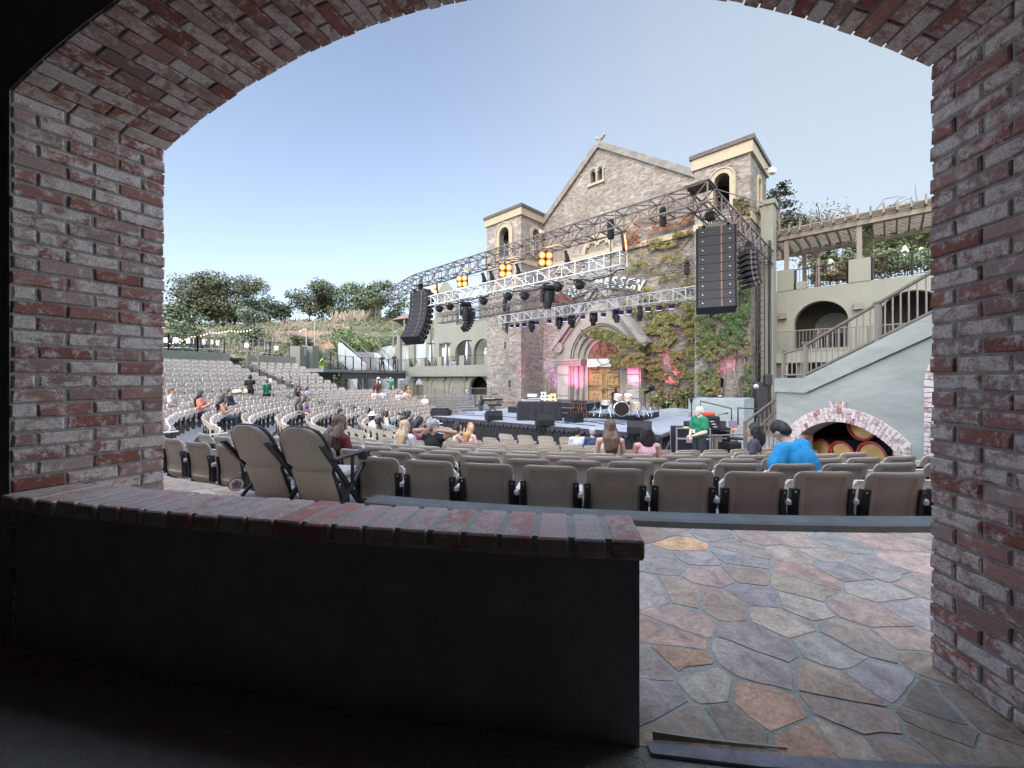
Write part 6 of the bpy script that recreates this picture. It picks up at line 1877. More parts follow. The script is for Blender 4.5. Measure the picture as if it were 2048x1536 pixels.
tree('tree', 'small dark tree at the brick pier below the broad oak', ht(352,58), 6.5, 6, DG+GG, 2200, .33, TG, .3, .2, 9, 13)
tree('tree', 'loose green tree beside the brick pier at the far left', ht(325,50), 6.0, 6, GG+SG, 2200, .3, TG, .25, .25, 8, 14, open_=.1)
tree('olive_tree', 'pale grey green olive tree on the slope above the string lights', ht(494,60), 6.3, 5.2, SG, 2600, .26, TG, .35, .25, 9, 15)
tree('tree', 'slender green tree between the big oak and the middle ridge trees', ht(562,86), 7.5, 6.5, GG+DG, 1800, .36, TG, .35, .3, 9, 16, open_=.12)
tree('tree', 'low green tree right of the big oak on the ridge', ht(528,84), 5.5, 7, DG+GG, 1600, .36, TG, .3, .2, 8, 17)
tree('tree', 'wide crowned dark green tree in the middle of the ridge', ht(619,86), 9.5, 9.5, DG+[(.1,.13,.07)], 3000, .38, TG, .4, .3, 11, 18, open_=.1)
tree('tree', 'tall dark tree behind the pampas grass on the ridge', ht(668,92), 10.5, 9, DG, 3000, .4, TG, .4, .2, 11, 19)
tree('tree', 'rounded lighter green tree behind the pampas grass', ht(700,88), 8.2, 12, GG, 3500, .38, TG, .4, .15, 12, 20)
tree('tree', 'thin dark tree just left of the far end of the truss', ht(752,80), 9.2, 7, DG+GG, 1900, .34, TG, .3, .35, 9, 21, open_=.12)
tree('tree', 'small bushy tree below the far end of the truss', ht(785,84), 6, 7, GG, 1500, .36, TG, .3, .2, 8, 22)
for i, (px, Y, w, h, c, lab) in enumerate(((690,60,5,4.2,GG,'dense green bush at the left end of the slope hedge'),(715,58,6,4.6,[(.13,.19,.06),(.16,.22,.08),(.1,.15,.05)],'bright green bush in the middle of the slope hedge'),(745,57,6.5,4.4,[(.15,.2,.07),(.12,.16,.06),(.19,.22,.09)],'yellow green bush at the right end of the slope hedge'),
    (775,58,4.5,3.6,GG,'green bush beside the small pavilion roof'),(640,47,4.5,3.6,SG,'grey green bushy shrub behind the service box'),(662,50,3.5,3,DG,'dark shrub left of the outdoor stairs'),(598,56,3.2,2.4,DG,'small dark shrub at the foot of the orange slope'))):
    b = ht(px, Y) if Y > 52 else V((px-1024)/800*Y, Y, .3)
    tree('bush', lab, b, h, w, c, 1700, .24, 'bushes on the slope behind the bridge', .12, .05, 9, 40+i, cat='bush')
tree('banana_plant', 'bright green broad leaved plant beside the service box', V((628-1024)/800*42, 42, -.5), 3.8, 2.4, [(.14,.24,.05),(.2,.3,.08),(.1,.17,.04)], 260, .6, None, .1, .1, 6, 60, cat='plant')
# pampas grass on the crest
for i, (px, Y) in enumerate(((668,80),(680,82),(692,80),(706,82),(718,80),(730,82))):
    b = ht(px, Y); t = thing('pampas_grass', 'feathery cream pampas grass clump along the crest of the slope', 'grass clump', b, 0, 'pampas grass on the crest')
    mb = MB(); R = random.Random(i)
    for k in range(26): 
        a = R.uniform(-.6,.6); e = b+V(a*2.2, R.uniform(-.6,.6), R.uniform(1.6,2.9)); mb.path([b, b.lerp(e,.6)+up*.2, e], .05, 4, [.03,.07,.02])
    mb.build('plumes', mat('cream_plume', (.42,.36,.28), .95, .2, 3), t)
# little buildings on the crest
for i, (p0, p1, yt, yb, Y, lab) in enumerate(((718,752,612,624,95,'low cream house on the crest behind the pampas grass'),)):
    a, b = P(p0,yt,Y), P(p1,yb,Y); t = thing('hill_house', lab, 'house', V((a.x+b.x)/2,Y,b.z-3))
    mb = MB(); mb.box(V((a.x+b.x)/2,Y+2,(a.z+b.z)/2-1.2), (b.x-a.x,4,a.z-b.z+2.4)); mb.build('wall', mat('cream_wall', (.42,.38,.30), .9, .1, 2) if not i else M_SHADE, t)
    mb = MB(); mb.hexa([V(a.x-.5,Y-.5,a.z),V(b.x+.5,Y-.5,a.z),V(b.x+.5,Y+4.5,a.z),V(a.x-.5,Y+4.5,a.z),V(a.x,Y+1.5,a.z+.8),V(b.x,Y+1.5,a.z+.8),V(b.x,Y+2.5,a.z+.8),V(a.x,Y+2.5,a.z+.8)]); mb.build('roof', mat('brown_tile_roof', (.20,.13,.10), .9, .2, 3), t)
    mb = MB()
    for k in range(3): x = a.x+(b.x-a.x)*(k+.5)/3; mb.box(V(x,Y-.02,b.z+.1), (.9,.05,1.0))
    mb.build('window', M_GLASSD, t)
q0, q1 = P(783,640,50), P(832,634,50)
t = thing('pavilion', 'small pavilion with a brown tiled roof behind the left speaker column', 'pavilion', V(q0.x,50,2))
mb = MB(); mb.hexa([q0, q1, q1+V(0,5,0), q0+V(0,5,0), q0.lerp(q1,.3)+V(0,2,.9), q0.lerp(q1,.8)+V(0,2,.9), q0.lerp(q1,.8)+V(0,3,.9), q0.lerp(q1,.3)+V(0,3,.9)]); mb.build('roof', MATS['brown_tile_roof'], t)
mb = MB()
for f in (.05,.5,.97): q = q0.lerp(q1,f); mb.box(V(q.x,q.y+.3,q.z-1.7), (.2,.2,3.4))
mb.build('post', M_RAIL, t)
# street lamps on the slope
for i, (px, yt, yb, Y) in enumerate(((629,637,675,55),(613,660,700,42))):
    a, b = P(px,yt,Y), P(px,yb,Y); t = thing('lamp_post', ('white globe lamp post on the orange slope','curved grey lamp post beside the service box')[i], 'lamp post', b)
    mb = MB(); mb.path([b-up*1.5, a] if not i else [b-up*2, a-up*.4, a, a+V(-.3,0,.1), a+V(-.6,0,-.1)], .06, 6); mb.build('pole', M_ALU, t)
    mb = MB(); mb.ball(a if not i else a+V(-.6,0,-.2), .28 if not i else .16, 8, 6); mb.build('lamp_head', M_CAP, t)
# right side: conifer, trees behind the pergola, umbrellas
def conifer(lab, base, h, w, seed):
    R = random.Random(seed); t = thing('conifer_tree', lab, 'tree', base)
    mb = MB(); mb.path([base, base+up*h*.5, base+up*h], .1, 6, [.25,.16,.03]); L = Leaves()
    for k in range(46):
        f = .12+.86*k/45; a = R.uniform(0,6.28); ln = w*.5*(1-f)**.7*R.uniform(.65,1.15)+.25
        s = base+up*h*f; e = s+V(cos(a)*ln, sin(a)*ln, ln*R.uniform(-.1,.35)); mb.path([s, s.lerp(e,.5)-up*.05*ln, e], .03, 4, [.05,.03,.01])
        for q in range(62): 
            g = R.uniform(.25,1.05); p = s.lerp(e,g)+V(R.gauss(0,.17),R.gauss(0,.17),R.gauss(0,.11)); L.leaf(p, up, .19, R.choice([(.035,.055,.035),(.05,.075,.045),(.07,.09,.05)]))
    mb.build('trunk', M_BARK, t); o = L.mb.build('crown', M_LEAF, t); set_col(o, L.c)
cb = P(1557,520,32); conifer('tall dark conifer rising behind the olive pier right of the church', cb, P(1557,371,32).z-cb.z, 4.4, 5)
RG = 'trees behind the pergola'
def rt(px, py, Y): return P(px, py, Y)
tree('tree', 'dark green round tree right of the conifer under the pergola end', rt(1608,505,36), 4.2, 5, DG, 2200, .28, RG, .25, .1, 9, 71)
tree('bare_tree', 'pale trunked bare tree growing behind the terrace railing', rt(1636,562,27), 5.2, 5.5, [(.16,.15,.11),(.2,.18,.13)], 900, .14, RG, .3, .3, 14, 72, bare=True)
tree('tree', 'green tree filling the gap left of the tall parapet block', rt(1675,560,33), 5, 5, GG, 2200, .26, RG, .25, .1, 9, 73)
tree('tree', 'bright green tree right of the pergola post', rt(1765,520,40), 4.2, 5.2, GG, 2200, .28, RG, .25, .1, 9, 74)
tree('tree', 'yellow green tree behind the closed white umbrellas', rt(1800,515,42), 3.8, 5, [(.25,.30,.06),(.18,.24,.06),(.3,.33,.08)], 2200, .28, RG, .25, .1, 9, 75)
tree('tree', 'tall green tree behind the right end of the pergola', rt(1840,520,46), 6.8, 7, GG+DG, 2600, .32, RG, .3, .1, 10, 76)
tree('tree', 'dense green tree between the yellow tree and the pergola slats', rt(1812,505,50), 6, 6, DG+GG, 2400, .32, RG, .3, .1, 9, 77)
for i, (px, py, w, lab) in enumerate(((1775,548,5,'clipped green hedge behind the right terrace railing'),(1815,542,5,'leafy hedge mound at the foot of the white umbrellas'),(1700,556,4,'small dry shrub left of the parapet block'))):
    tree('bush', lab, rt(px,py,27), 1.5, w, GG if i < 2 else [(.2,.14,.07),(.14,.14,.06)], 1300, .18, 'bushes behind the terrace railing', .08, .02, 8, 80+i, cat='bush')
for i, (px, yt, yb, Y) in enumerate(((1758,504,530,30),(1778,507,534,29),(1809,491,520,30),(1842,495,515,30),(1661,518,545,28))):
    a, b = P(px,yt,Y), P(px,yb,Y); h = a.z-b.z
    t = thing('closed_umbrella', f'closed white garden umbrella beyond the terrace, {ordn(i)} of the group' if i < 4 else 'closed white umbrella beside the pale bare tree', 'umbrella', b, 0, 'closed white umbrellas')
    mb = MB(); mb.lathe(b, [(.18,h*.15),(.27,h*.25),(.24,h*.6),(.10,h*.95),(.02,h)], 9); mb.build('canopy', M_CAP, t)
    mb = MB(); mb.tube(b-up*1.2, b+up*h, .03); mb.build('pole', M_CAST, t)
q = P(1659,540,27.4); mb = MB(); mb.lathe(q-up*.15, [(.28,0),(.33,.1),(.33,.3),(.28,.4)], 14, rotx(radians(90))); tag(mb.build('white_disc_sign', M_CAP), 'round white sign hanging beside the pale bare tree', 'sign')
# ---------------------------------------------------------------- stage
SZT = CAMZ-1.71
def SG(a, b, z): q = STG_N+STG_F*a+STG_B*b; return V(q.x, q.y, z)
SW = (STG_L-STG_N).length; SDP = 9.0
def ondeck(px, py, h=0): return on_z(px, py, SZT+h)
stage = thing('stage', 'raised grey stage with black pleated skirt in front of the church', 'stage', SG(SW/2, 4, -1.52))
mb = MB()
rows = 4; cols = 8
for i in range(cols):
    for j in range(rows):
        a0, a1, b0, b1 = SW*i/cols+.006, SW*(i+1)/cols-.006, SDP*j/rows+.006, SDP*(j+1)/rows-.006
        mb.hexa([SG(a1,b0,SZT-.06),SG(a0,b0,SZT-.06),SG(a0,b1,SZT-.06),SG(a1,b1,SZT-.06),SG(a1,b0,SZT),SG(a0,b0,SZT),SG(a0,b1,SZT),SG(a1,b1,SZT)])
mb.build('deck', M_DECK, stage)
mb = MB(); mb.hexa([SG(SW-.02,.02,SZT-.14),SG(.02,.02,SZT-.14),SG(.02,SDP,SZT-.14),SG(SW-.02,SDP,SZT-.14),SG(SW-.02,.02,SZT-.062),SG(.02,.02,SZT-.062),SG(.02,SDP,SZT-.062),SG(SW-.02,SDP,SZT-.062)]); mb.build('deck_frame', M_STEELD, stage)
mb = MB(); n = 420; vs = []; fs = []
for i in range(n+1):
    a = SW*i/n; w = .022*sin(i*1.05)+.012*sin(i*.37)
    for z, k in ((SZT-.03,.3),(SZT-.35,1),(-1.50,1.3)):
        vs.append(SG(a, -.03+w*k, z))
for i in range(n):
    for k in range(2): fs.append((i*3+k, i*3+k+1, (i+1)*3+k+1, (i+1)*3+k))
mb.add(vs, fs); mb.build('skirt', M_BLACK, stage, smooth=True)
mb = MB(); nsw = 52
for i in range(nsw):
    a0, a1 = SW*i/nsw, SW*(i+1)/nsw; pts = [(a0+(a1-a0)*t/6, SZT-.10-.10*sin(pi*t/6)) for t in range(7)]
    top = [(a1, SZT-.01), (a0, SZT-.01)]
    mb.prism([[(x,z) for x,z in pts]+top], lambda x,z,d: SG(x, -d, z), .05, .075+.02*(i % 2))
mb.build('scalloped_valance', mat('slate_black_valance', (.035,.035,.045), .95, .3, 8), stage)
mb = MB()
for b in (.5,2,3.5,5,6.5,8):
    for a in (.15,): q = SG(a,b,0); mb.tube(V(q.x,q.y,-1.52), V(q.x,q.y,SZT-.14), .03, 6)
for b in (.5,3.5,6.5): mb.tube(SG(.15,b,-1.4), SG(.15,b+1.5,SZT-.2), .015, 5)
mb.build('leg', M_ALU, stage)
mb = MB()
for pts in ([(905,829),(960,832),(1008,834),(1060,837),(1120,846),(1190,852)],[(1125,846),(1200,842),(1250,850)],[(900,826),(950,828)],[(1160,840),(1230,853)]):
    mb.path([ondeck(x,y)+up*.012 for x,y in pts], .014, 5)
tag(mb.build('stage_cables', M_BLACK), 'thin black cables lying across the grey stage deck', 'cables')

def wedge(px, py, yaw, w, lab):
    c = ondeck(px, py); t = thing('stage_monitor', lab, 'monitor speaker', c, yaw, 'black wedge monitors on the stage')
    prof = [(-.25,0),(.22,0),(.22,.14),(-.02,.38),(-.18,.38),(-.25,.2)]
    mb = MB(); mb.prism([[(y,z) for y,z in prof]], lambda y,z,d: V(d,y,z), -w/2, w/2); mb.build('cabinet', M_BLK, t, local=True, fix=True)
    mb = MB(); mb.hexa([V(-w*.45,.215,.15),V(w*.45,.215,.15),V(w*.45,-.0,.365),V(-w*.45,-.0,.365),V(-w*.45,.23,.16),V(w*.45,.23,.16),V(w*.45,.012,.38),V(-w*.45,.012,.38)]); mb.build('grille', M_GRILLE, t, local=True, fix=True)
wedge(987,840,.35,.62,'black wedge monitor in front of the keyboard stand')
wedge(1089,850,.15,.62,'black wedge monitor in front of the draped table')
wedge(1147,844,2.1,.60,'black wedge monitor turned sideways below the two stools')
wedge(1279,866,-.35,.72,'black wedge monitor at the near edge of the stage')
c = ondeck(886,831); t = thing('equipment_case', 'low black boxes at the far left corner of the stage', 'case', c)
mb = MB(); R = rotz(-.15); mb.cbox(c+up*.12+V(-.1,.1,0), (.85,.5,.26), .02, R); mb.build('case_body', M_BLK, t)
mb = MB(); mb.cbox(c+V(-.15,.12,.29), (.7,.4,.07), .01, R); mb.build('lid', M_BLACK, t)

# draped table with instruments
tb = ondeck(1080,841.5)+V(0,.35,0); TR = rotz(-.12)
t = thing('draped_table', 'table under a floor length black cloth on the stage', 'table', tb)
mb = MB(); W_, D_, H_ = 1.72, .72, .74
loop = []
segs = 60
per = [(-W_/2,-D_/2),(W_/2,-D_/2),(W_/2,D_/2),(-W_/2,D_/2)]
for k in range(4):
    a, b = V(*per[k],0), V(*per[(k+1) % 4],0); nn = V((b-a).y, -(b-a).x, 0).normalized()
    for i in range(segs//4*(2 if k % 2 == 0 else 1)):
        f = i/(segs//4*(2 if k % 2 == 0 else 1)); loop.append((a.lerp(b, f), nn, f))
vs = []
m = len(loop)
for lv, (z, k) in enumerate(((H_,0),(H_-.03,.4),(H_*.5,1),(.01,1.5))):
    for i, (p, nn, f) in enumerate(loop):
        w = (.018*sin(i*1.3)+.012*sin(i*.6+1))*k+.02*k
        vs.append(tb+TR @ (p+nn*w)+up*z)
fs = [(l*m+i, l*m+(i+1) % m, (l+1)*m+(i+1) % m, (l+1)*m+i) for l in range(3) for i in range(m)]+[tuple(range(m))]
mb.add(vs, fs); mb.build('cloth', M_BLACK, t, smooth=True, fix=True)
mb = MB()
for sx in (-1,1):
    for sy in (-1,1): mb.tube(tb+TR @ V(sx*.75,sy*.28,0), tb+TR @ V(sx*.75,sy*.28,H_-.02), .02)
mb.build('table_frame', M_CAST, t)
def onT(x, y, z): return tb+TR @ V(x,y,0)+up*(H_+z)
t = thing('dj_deck', 'pale silver mixer and turntable on the draped table', 'music gear', onT(-.35,0,0))
mb = MB(); mb.cbox(onT(-.35,.05,.05), (.75,.36,.08), .01, TR); mb.cbox(onT(-.2,.0,.12), (.5,.30,.05), .01, TR); mb.cbox(onT(-.3,.15,.24), (.4,.05,.14), .01, TR @ rotx(-.4)); mb.build('mixer', mat('pale_silver', (.32,.34,.34), .4, .15, 20), t)
mb = MB(); mb.lathe(onT(-.5,.02,.10), [(.14,0),(.14,.02),(.01,.021)], 16)
for k in range(10): mb.cbox(onT(-.4+.06*k,-.08,.155), (.03,.05,.012), .003, TR)
mb.build('controls', M_BLK, t)
# guitars on stands behind the table
def guitar(px, py, Y, col, lab, lean=.15, acoustic=True):
    b = P(px, py, Y); t = thing('guitar', lab, 'guitar', b, 0, 'guitars standing behind the table')
    R = rotz(-.3) @ rotx(-lean); mb = MB()
    pr = [(0,.13),(.1,.19),(.2,.165),(.27,.12),(.34,.14),(.42,.13),(.46,.06)] if acoustic else [(0,.10),(.08,.16),(.18,.14),(.24,.10),(.32,.13),(.40,.12),(.36,.05)]
    L_ = [(w, z) for z, w in pr]+[(-w, z) for z, w in pr[::-1]]
    mb.prism([L_], lambda x,z,d: b+R @ V(x, d, z), -.05, .04); mb.build('body', col, t, fix=True)
    mb = MB(); mb.cbox(b+R @ V(0,-.06,.68), (.05,.025,.55), .008, R); mb.cbox(b+R @ V(0,-.055,1.0), (.075,.02,.15), .01, R); mb.build('neck', mat('dark_wood', (.10,.05,.03), .5, .2, 8), t)
    mb = MB(); mb.lathe(b+R @ V(0,-.052,.27), [(.05,0),(.05,.004)], 12, R @ rotx(radians(90))); mb.cbox(b+R @ V(0,-.057,.12), (.14,.012,.03), .003, R); mb.build('sound_hole', M_BLK, t)
    mb = MB()
    for s in (-1,1): mb.tube(b+V(s*.12,.05,.1), b+V(s*.2,.15,-.45), .012, 5)
    mb.build('stand', M_CAST, t)
guitar(1106,806,18.6,mat('honey_spruce', (.60,.42,.20), .4, .15, 6),'honey coloured acoustic guitar standing behind the draped table')
guitar(1087,800,19.0,mat('silver_guitar', (.55,.56,.55), .35, .1, 6),'slim silver guitar standing upright left of the others',.1,False)
guitar(1094.5,806,18.8,M_CAP,'white electric guitar beside the honey acoustic one',.1,False)
guitar(1103,797,20.0,mat('plum_guitar', (.09,.04,.07), .3, .2, 6),'tall plum coloured guitar case standing behind the acoustic guitar',.05)
# black risers
def riser(corner, a, b, h, lab, topm=None):
    t = thing('stage_riser', lab, 'riser', corner)
    mb = MB(); pt = lambda i,j,z: corner+STG_F*i+STG_B*j+up*z
    mb.hexa([pt(a,0,.0),pt(0,0,.0),pt(0,b,.0),pt(a,b,.0),pt(a,0,h-.035),pt(0,0,h-.035),pt(0,b,h-.035),pt(a,b,h-.035)]); mb.build('drape', M_BLACK, t)
    mb = MB(); mb.hexa([pt(a+.02,-.02,h-.034),pt(-.02,-.02,h-.034),pt(-.02,b,h-.034),pt(a+.02,b,h-.034),pt(a+.02,-.02,h),pt(-.02,-.02,h),pt(-.02,b,h),pt(a+.02,b,h)]); mb.build('riser_top', topm or M_DECK, t)
    return t
rc = ondeck(1172,836); riser(rc, 2.6, 2.3, .62, 'tall black draped riser in front of the carved double door', mat('dark_riser_top', (.06,.045,.045), .7, .2, 4))
dc = ondeck(1284,842.5); DRH = .26
riser(dc, 2.45, 2.3, DRH, 'low black drum riser on the right half of the stage')
riser(ondeck(1046,827), .9, .8, .3, 'small low black riser left of the draped table', MATS['dark_riser_top'])
t = thing('riser_steps', 'grey and black riser steps beside the wooden stools', 'steps', ondeck(1132,833))
c = ondeck(1131,835); mb = MB()
for k in range(3): mb.cbox(c+STG_B*.25*k+up*(.10+.2*k), (.55,.27,.2), .01, rotz(atan2(STG_F.y,STG_F.x)+pi))
mb.build('treads', M_BLK, t)
mb = MB()
for k in range(3): mb.cbox(c+STG_B*.25*k-STG_B*.1+up*(.205+.2*k), (.55,.05,.015), .004, rotz(atan2(STG_F.y,STG_F.x)+pi))
mb.build('nosing', M_ALU, t)
def stool(px, py, lab):
    c = ondeck(px, py); t = thing('bar_stool', lab, 'stool', c, 0, 'wooden bar stools on the stage'); H = .74
    mb = MB(); mb.lathe(c+up*(H-.05), [(.16,0),(.175,.02),(.17,.05),(.01,.055)], 14); mb.build('seat', M_BLK, t)
    M_SW = mat('red_brown_wood', (.13,.055,.035), .5, .2, 8); mm = []
    for k in range(4):
        a = pi/4+k*pi/2+.3; mb = MB(); mb.tube(c+V(cos(a)*.11,sin(a)*.11,H-.05), c+V(cos(a)*.2,sin(a)*.2,0), .017, 6); mb.build('leg', M_SW, t)
    mb = MB()
    for k in range(4):
        a, b = pi/4+k*pi/2+.3, pi/4+(k+1)*pi/2+.3
        for z, r in ((.2,.176),(.45,.145)): mb.tube(c+V(cos(a)*r,sin(a)*r,z), c+V(cos(b)*r,sin(b)*r,z), .011, 5)
    mb.build('stretcher', M_SW, t)
stool(1149,836,'wooden bar stool nearer the draped table'); stool(1165,838,'wooden bar stool nearer the drum riser')

# drum kit
t = thing('drum_kit', 'pale maple drum kit with black bass drum head on the riser', 'drum kit', dc+STG_F*1.2+STG_B*1.0+up*DRH)
def DK(px, py, Y): return P(px, py, Y)
YD = 14.9
M_MAPLE = mat('pale_maple', (.62,.48,.33), .35, .12, 5); M_CHR = mat('chrome', (.62,.63,.65), .2, .05, 5, metal=.9); M_HEADW = mat('white_drum_head', (.6,.6,.58), .5, .05, 5)
fac = V(-.15,-1,0).normalized(); Rb = fac.to_track_quat('Z','Y').to_matrix()
bc = V(DK(1243,812,YD).x, YD, SZT+DRH+.29)
mb = MB(); mb.lathe(bc, [(.27,-.4),(.275,0)], 24, Rb, False); mb.build('bass_drum_shell', M_MAPLE, t, smooth=True)
mb = MB(); mb.lathe(bc, [(.265,.005),(.001,.006)], 24, Rb, False); bh = mb.build('bass_drum_head', mat('black_drum_head', (.02,.014,.012), .3, .3, 4), t)
mb = MB(); mb.lathe(bc+V(.09,0,-.07), [(.06,.012),(.001,.013)], 14, Rb, False); mb.build('head_port', M_HEADW, bh)
mb = MB(); mb.lathe(bc, [(.262,.0),(.285,-.01),(.285,.025),(.262,.03)], 24, Rb, False)
for k in range(8):
    a = k*pi/4; mb.tube(bc+Rb @ V(.285*cos(a),.285*sin(a),.01), bc+Rb @ V(.285*cos(a),.285*sin(a),-.18), .008, 4)
mb.build('bass_drum_hoop', M_CHR, t, smooth=True)
def drum(p, r, h, tilt=.35):
    R = rotx(tilt); mb = MB(); mb.lathe(p, [(r,-h),(r,0)], 18, R, False); mb.build('tom_shell', M_MAPLE, t, smooth=True)
    mb = MB(); mb.lathe(p, [(r*.98,.006),(.001,.008)], 18, R, False); mb.build('tom_head', M_HEADW, t)
    mb = MB()
    for z in (0,-h): mb.lathe(p, [(r*.99,z-.01),(r*1.03,z-.01),(r*1.03,z+.01),(r*.99,z+.01)], 18, R, False)
    mb.build('tom_hoop', M_CHR, t, smooth=True)
drum(bc+V(-.14,-.03,.52), .14, .17); drum(bc+V(.24,-.03,.52), .155, .19)
drum(bc+V(.62,.35,.22), .2, .3, .1); drum(bc+V(-.5,.4,.28), .17, .14, .1)
mb = MB(); st_ = []
R = random.Random(9)
def tripod(mb, b, top, rr=.011):
    mb.tube(b+up*.25, top, rr, 5)
    for k in range(3): a = k*2.09+R.uniform(0,1); mb.tube(b+up*.35, b+V(cos(a)*.28,sin(a)*.28,.01), rr, 5); mb.tube(b+up*.12, b+V(cos(a)*.16,sin(a)*.16,.17), rr*.8, 4)
bz = SZT+DRH
cyms = [(-.75,.1,1.0,.22,.2),(-.35,.5,1.12,.24,.1),(.45,.45,1.12,.24,-.1),(.85,.2,.98,.23,-.25),(.75,.6,1.25,.27,0),(-.9,.45,.80,.19,.0)]
for (x, y, h, r, tl) in cyms: tripod(mb, V(bc.x+x,bc.y+y,bz), V(bc.x+x,bc.y+y,bz+h))
for (x, y) in ((-.5,-.1),(.5,-.05),(.2,.6),(-.2,.7),(.6,.15),(.95,.35),(1.1,.1)): tripod(mb, V(bc.x+x,bc.y+y,bz), V(bc.x+x*.85,bc.y+y,bz+.45))
mb.build('stand', M_CHR, t)
for (x, y, h, r, tl) in cyms:
    mb = MB(); mb.lathe(V(bc.x+x,bc.y+y,bz+h), [(.01,.03),(.04,.02),(r,-.01),(r,-.014)], 16, roty(tl)); mb.build('cymbal', mat('bronze_cymbal', (.30,.22,.10), .3, .1, 4, metal=.6), t)
mb = MB(); mb.lathe(V(bc.x+.1,bc.y+.75,bz+.45), [(.16,0),(.17,.05),(.01,.07)], 12); mb.tube(V(bc.x+.1,bc.y+.75,bz), V(bc.x+.1,bc.y+.75,bz+.45), .02); mb.build('throne', M_BLK, t)
# microphones
def micstand(b, h, boomto, lab, name='microphone_stand'):
    t = thing(name, lab, 'microphone stand', b, 0)
    mb = MB(); mb.lathe(b, [(.13,0),(.12,.02),(.02,.03)], 10); mb.tube(b, b+up*h, .011, 5); mb.tube(b+up*h, boomto, .009, 5); mb.build('pole', M_CAST, t)
    mb = MB(); d = (boomto-(b+up*h)).normalized(); mb.tube(boomto, boomto+d*.12, .014, 6, .02); mb.ball(boomto+d*.14, .026, 8, 6); mb.build('microphone', M_BLK, t)
b = ondeck(1215,826); micstand(b, P(1215,757,b.y).z-b.z, P(1229,754,b.y), 'tall boom microphone stand left of the drum kit')
b = ondeck(1280,829,DRH*.9); micstand(b, P(1280,776,b.y).z-b.z, P(1264,777,b.y), 'tall black boom stand in front of the drums')
b = ondeck(981,829); micstand(b, P(979,793,b.y).z-b.z, P(988,789,b.y), 'microphone stand behind the keyboard')
t = thing('music_stand', 'black tilted music stand right of the drums', 'music stand', ondeck(1300,826,DRH))
b = ondeck(1301,826,DRH); mb = MB(); tripod(mb, b, b+up*.9); mb.build('tripod', M_CAST, t)
mb = MB(); mb.cbox(b+V(-.05,0,.95), (.45,.03,.28), .01, rotz(.3) @ rotx(.6) @ roty(-.5)); mb.build('desk', M_BLK, t)
mb = MB(); mb.cbox(b+V(.1,-.03,1.05), (.2,.06,.12), .02, rotz(.6)); mb.build('device', M_BLK, t)
b = ondeck(1211,826)+STG_B*1.2; t = thing('bass_guitar_case', 'black soft instrument case leaning beside the riser', 'case', b)
mb = MB(); mb.cbox(b+up*.55, (.36,.16,.9), .07, rotx(-.12)); mb.cbox(b+V(.25,-.1,.3), (.35,.2,.5), .08, roty(.3)); mb.cbox(b+V(.05,.05,1.05), (.14,.1,.3), .04); mb.build('soft_case', M_BLACK, t)
# keyboards on an X stand
kb = ondeck(986,830); t = thing('keyboard_stand', 'black double keyboard on an X stand on the left of the stage', 'keyboard', kb); Rk = rotz(.25)
kk = lambda x,y,z: kb+Rk @ V(x,y,z)
mb = MB()
for y in (-.05,.22):
    mb.tube(kk(-.38,y,.02), kk(.36,y,.62), .022, 6); mb.tube(kk(.38,y,.02), kk(-.36,y,.62), .022, 6)
    
for x in (-.38,.38): mb.tube(kk(x,-.2,.02), kk(x,.3,.02), .02, 6)
mb.build('cross_frame', M_CAST, t)
mb = MB(); mb.cbox(kk(-.05,.1,.70), (1.02,.32,.09), .015, Rk); mb.build('keyboard_body', M_BLK, t)
mb = MB(); mb.cbox(kk(.1,.1,.45), (.62,.28,.07), .015, Rk); mb.build('lower_keyboard', M_BLK, t)
mb = MB(); mb.cbox(kk(-.2,.0,.752), (.5,.12,.012), .003, Rk); mb.build('keys', M_CAP, t)

# ---------------------------------------------------------------- planter wall, rails and crew corner right of the stage
pw = thing('planter_wall', 'grey board marked concrete planter wall at the foot of the ivy', 'wall', P(1430,880,15.5))
fa, fb_, fcn = P(1377,797,17.6), P(1488,797,15.9), P(1500,797,16.9)
mb = MB()
back = V(.688,.725,0)*1.6
mb.hexa([V(fa.x,fa.y,-1.6),V(fb_.x,fb_.y,-1.6),V(fb_.x,fb_.y,-1.6)+back,V(fa.x,fa.y,-1.6)+back,V(fa.x,fa.y,.28),V(fb_.x,fb_.y,.34),V(fb_.x,fb_.y,.34)+back,V(fa.x,fa.y,.28)+back])
mb.build('concrete_block', mat('grey_board_concrete', (.27,.30,.295), .85, .18, 1.5, .25, 9, stretch=(.7,.7,2)), pw)
t = thing('low_wall', 'low grey stone kerb wall between the shrubs and the drum riser', 'wall', P(1345,830,17.5))
a, b = P(1318,819,19.0), P(1377,822,17.4); mb = MB(); mb.hexa([V(a.x,a.y,-1.5),V(b.x,b.y,-1.5),V(b.x,b.y,-1.5)+back,V(a.x,a.y,-1.5)+back,a,V(b.x,b.y,a.z),V(b.x,b.y,a.z)+back,a+back]); mb.build('stone_block', MATS['grey_board_concrete'], t)
t = thing('pipe_handrail', 'thin dark pipe handrail sloping in front of the planter wall', 'handrail', P(1400,870,15))
mb = MB(); mb.path([P(1401,830,15.2), P(1401,802,15.2), P(1463,817,14.6), P(1463,850,14.6)], .028, 6); mb.build('rail', M_CAST, t)
t = thing('pipe_handrail', 'thin dark pipe handrail between the planter wall and the stairs', 'handrail', P(1476,870,14))
mb = MB(); mb.path([P(1476,850,14.2), P(1476,816,14.2), P(1521,818,13.6), P(1513,846,13.6)], .028, 6); mb.build('rail', M_CAST, t)
ff = P(1383,797,14.5); t = thing('stand_fan', 'round black fan on a tall pole beside the planter wall', 'fan', P(1383,860,14.5))
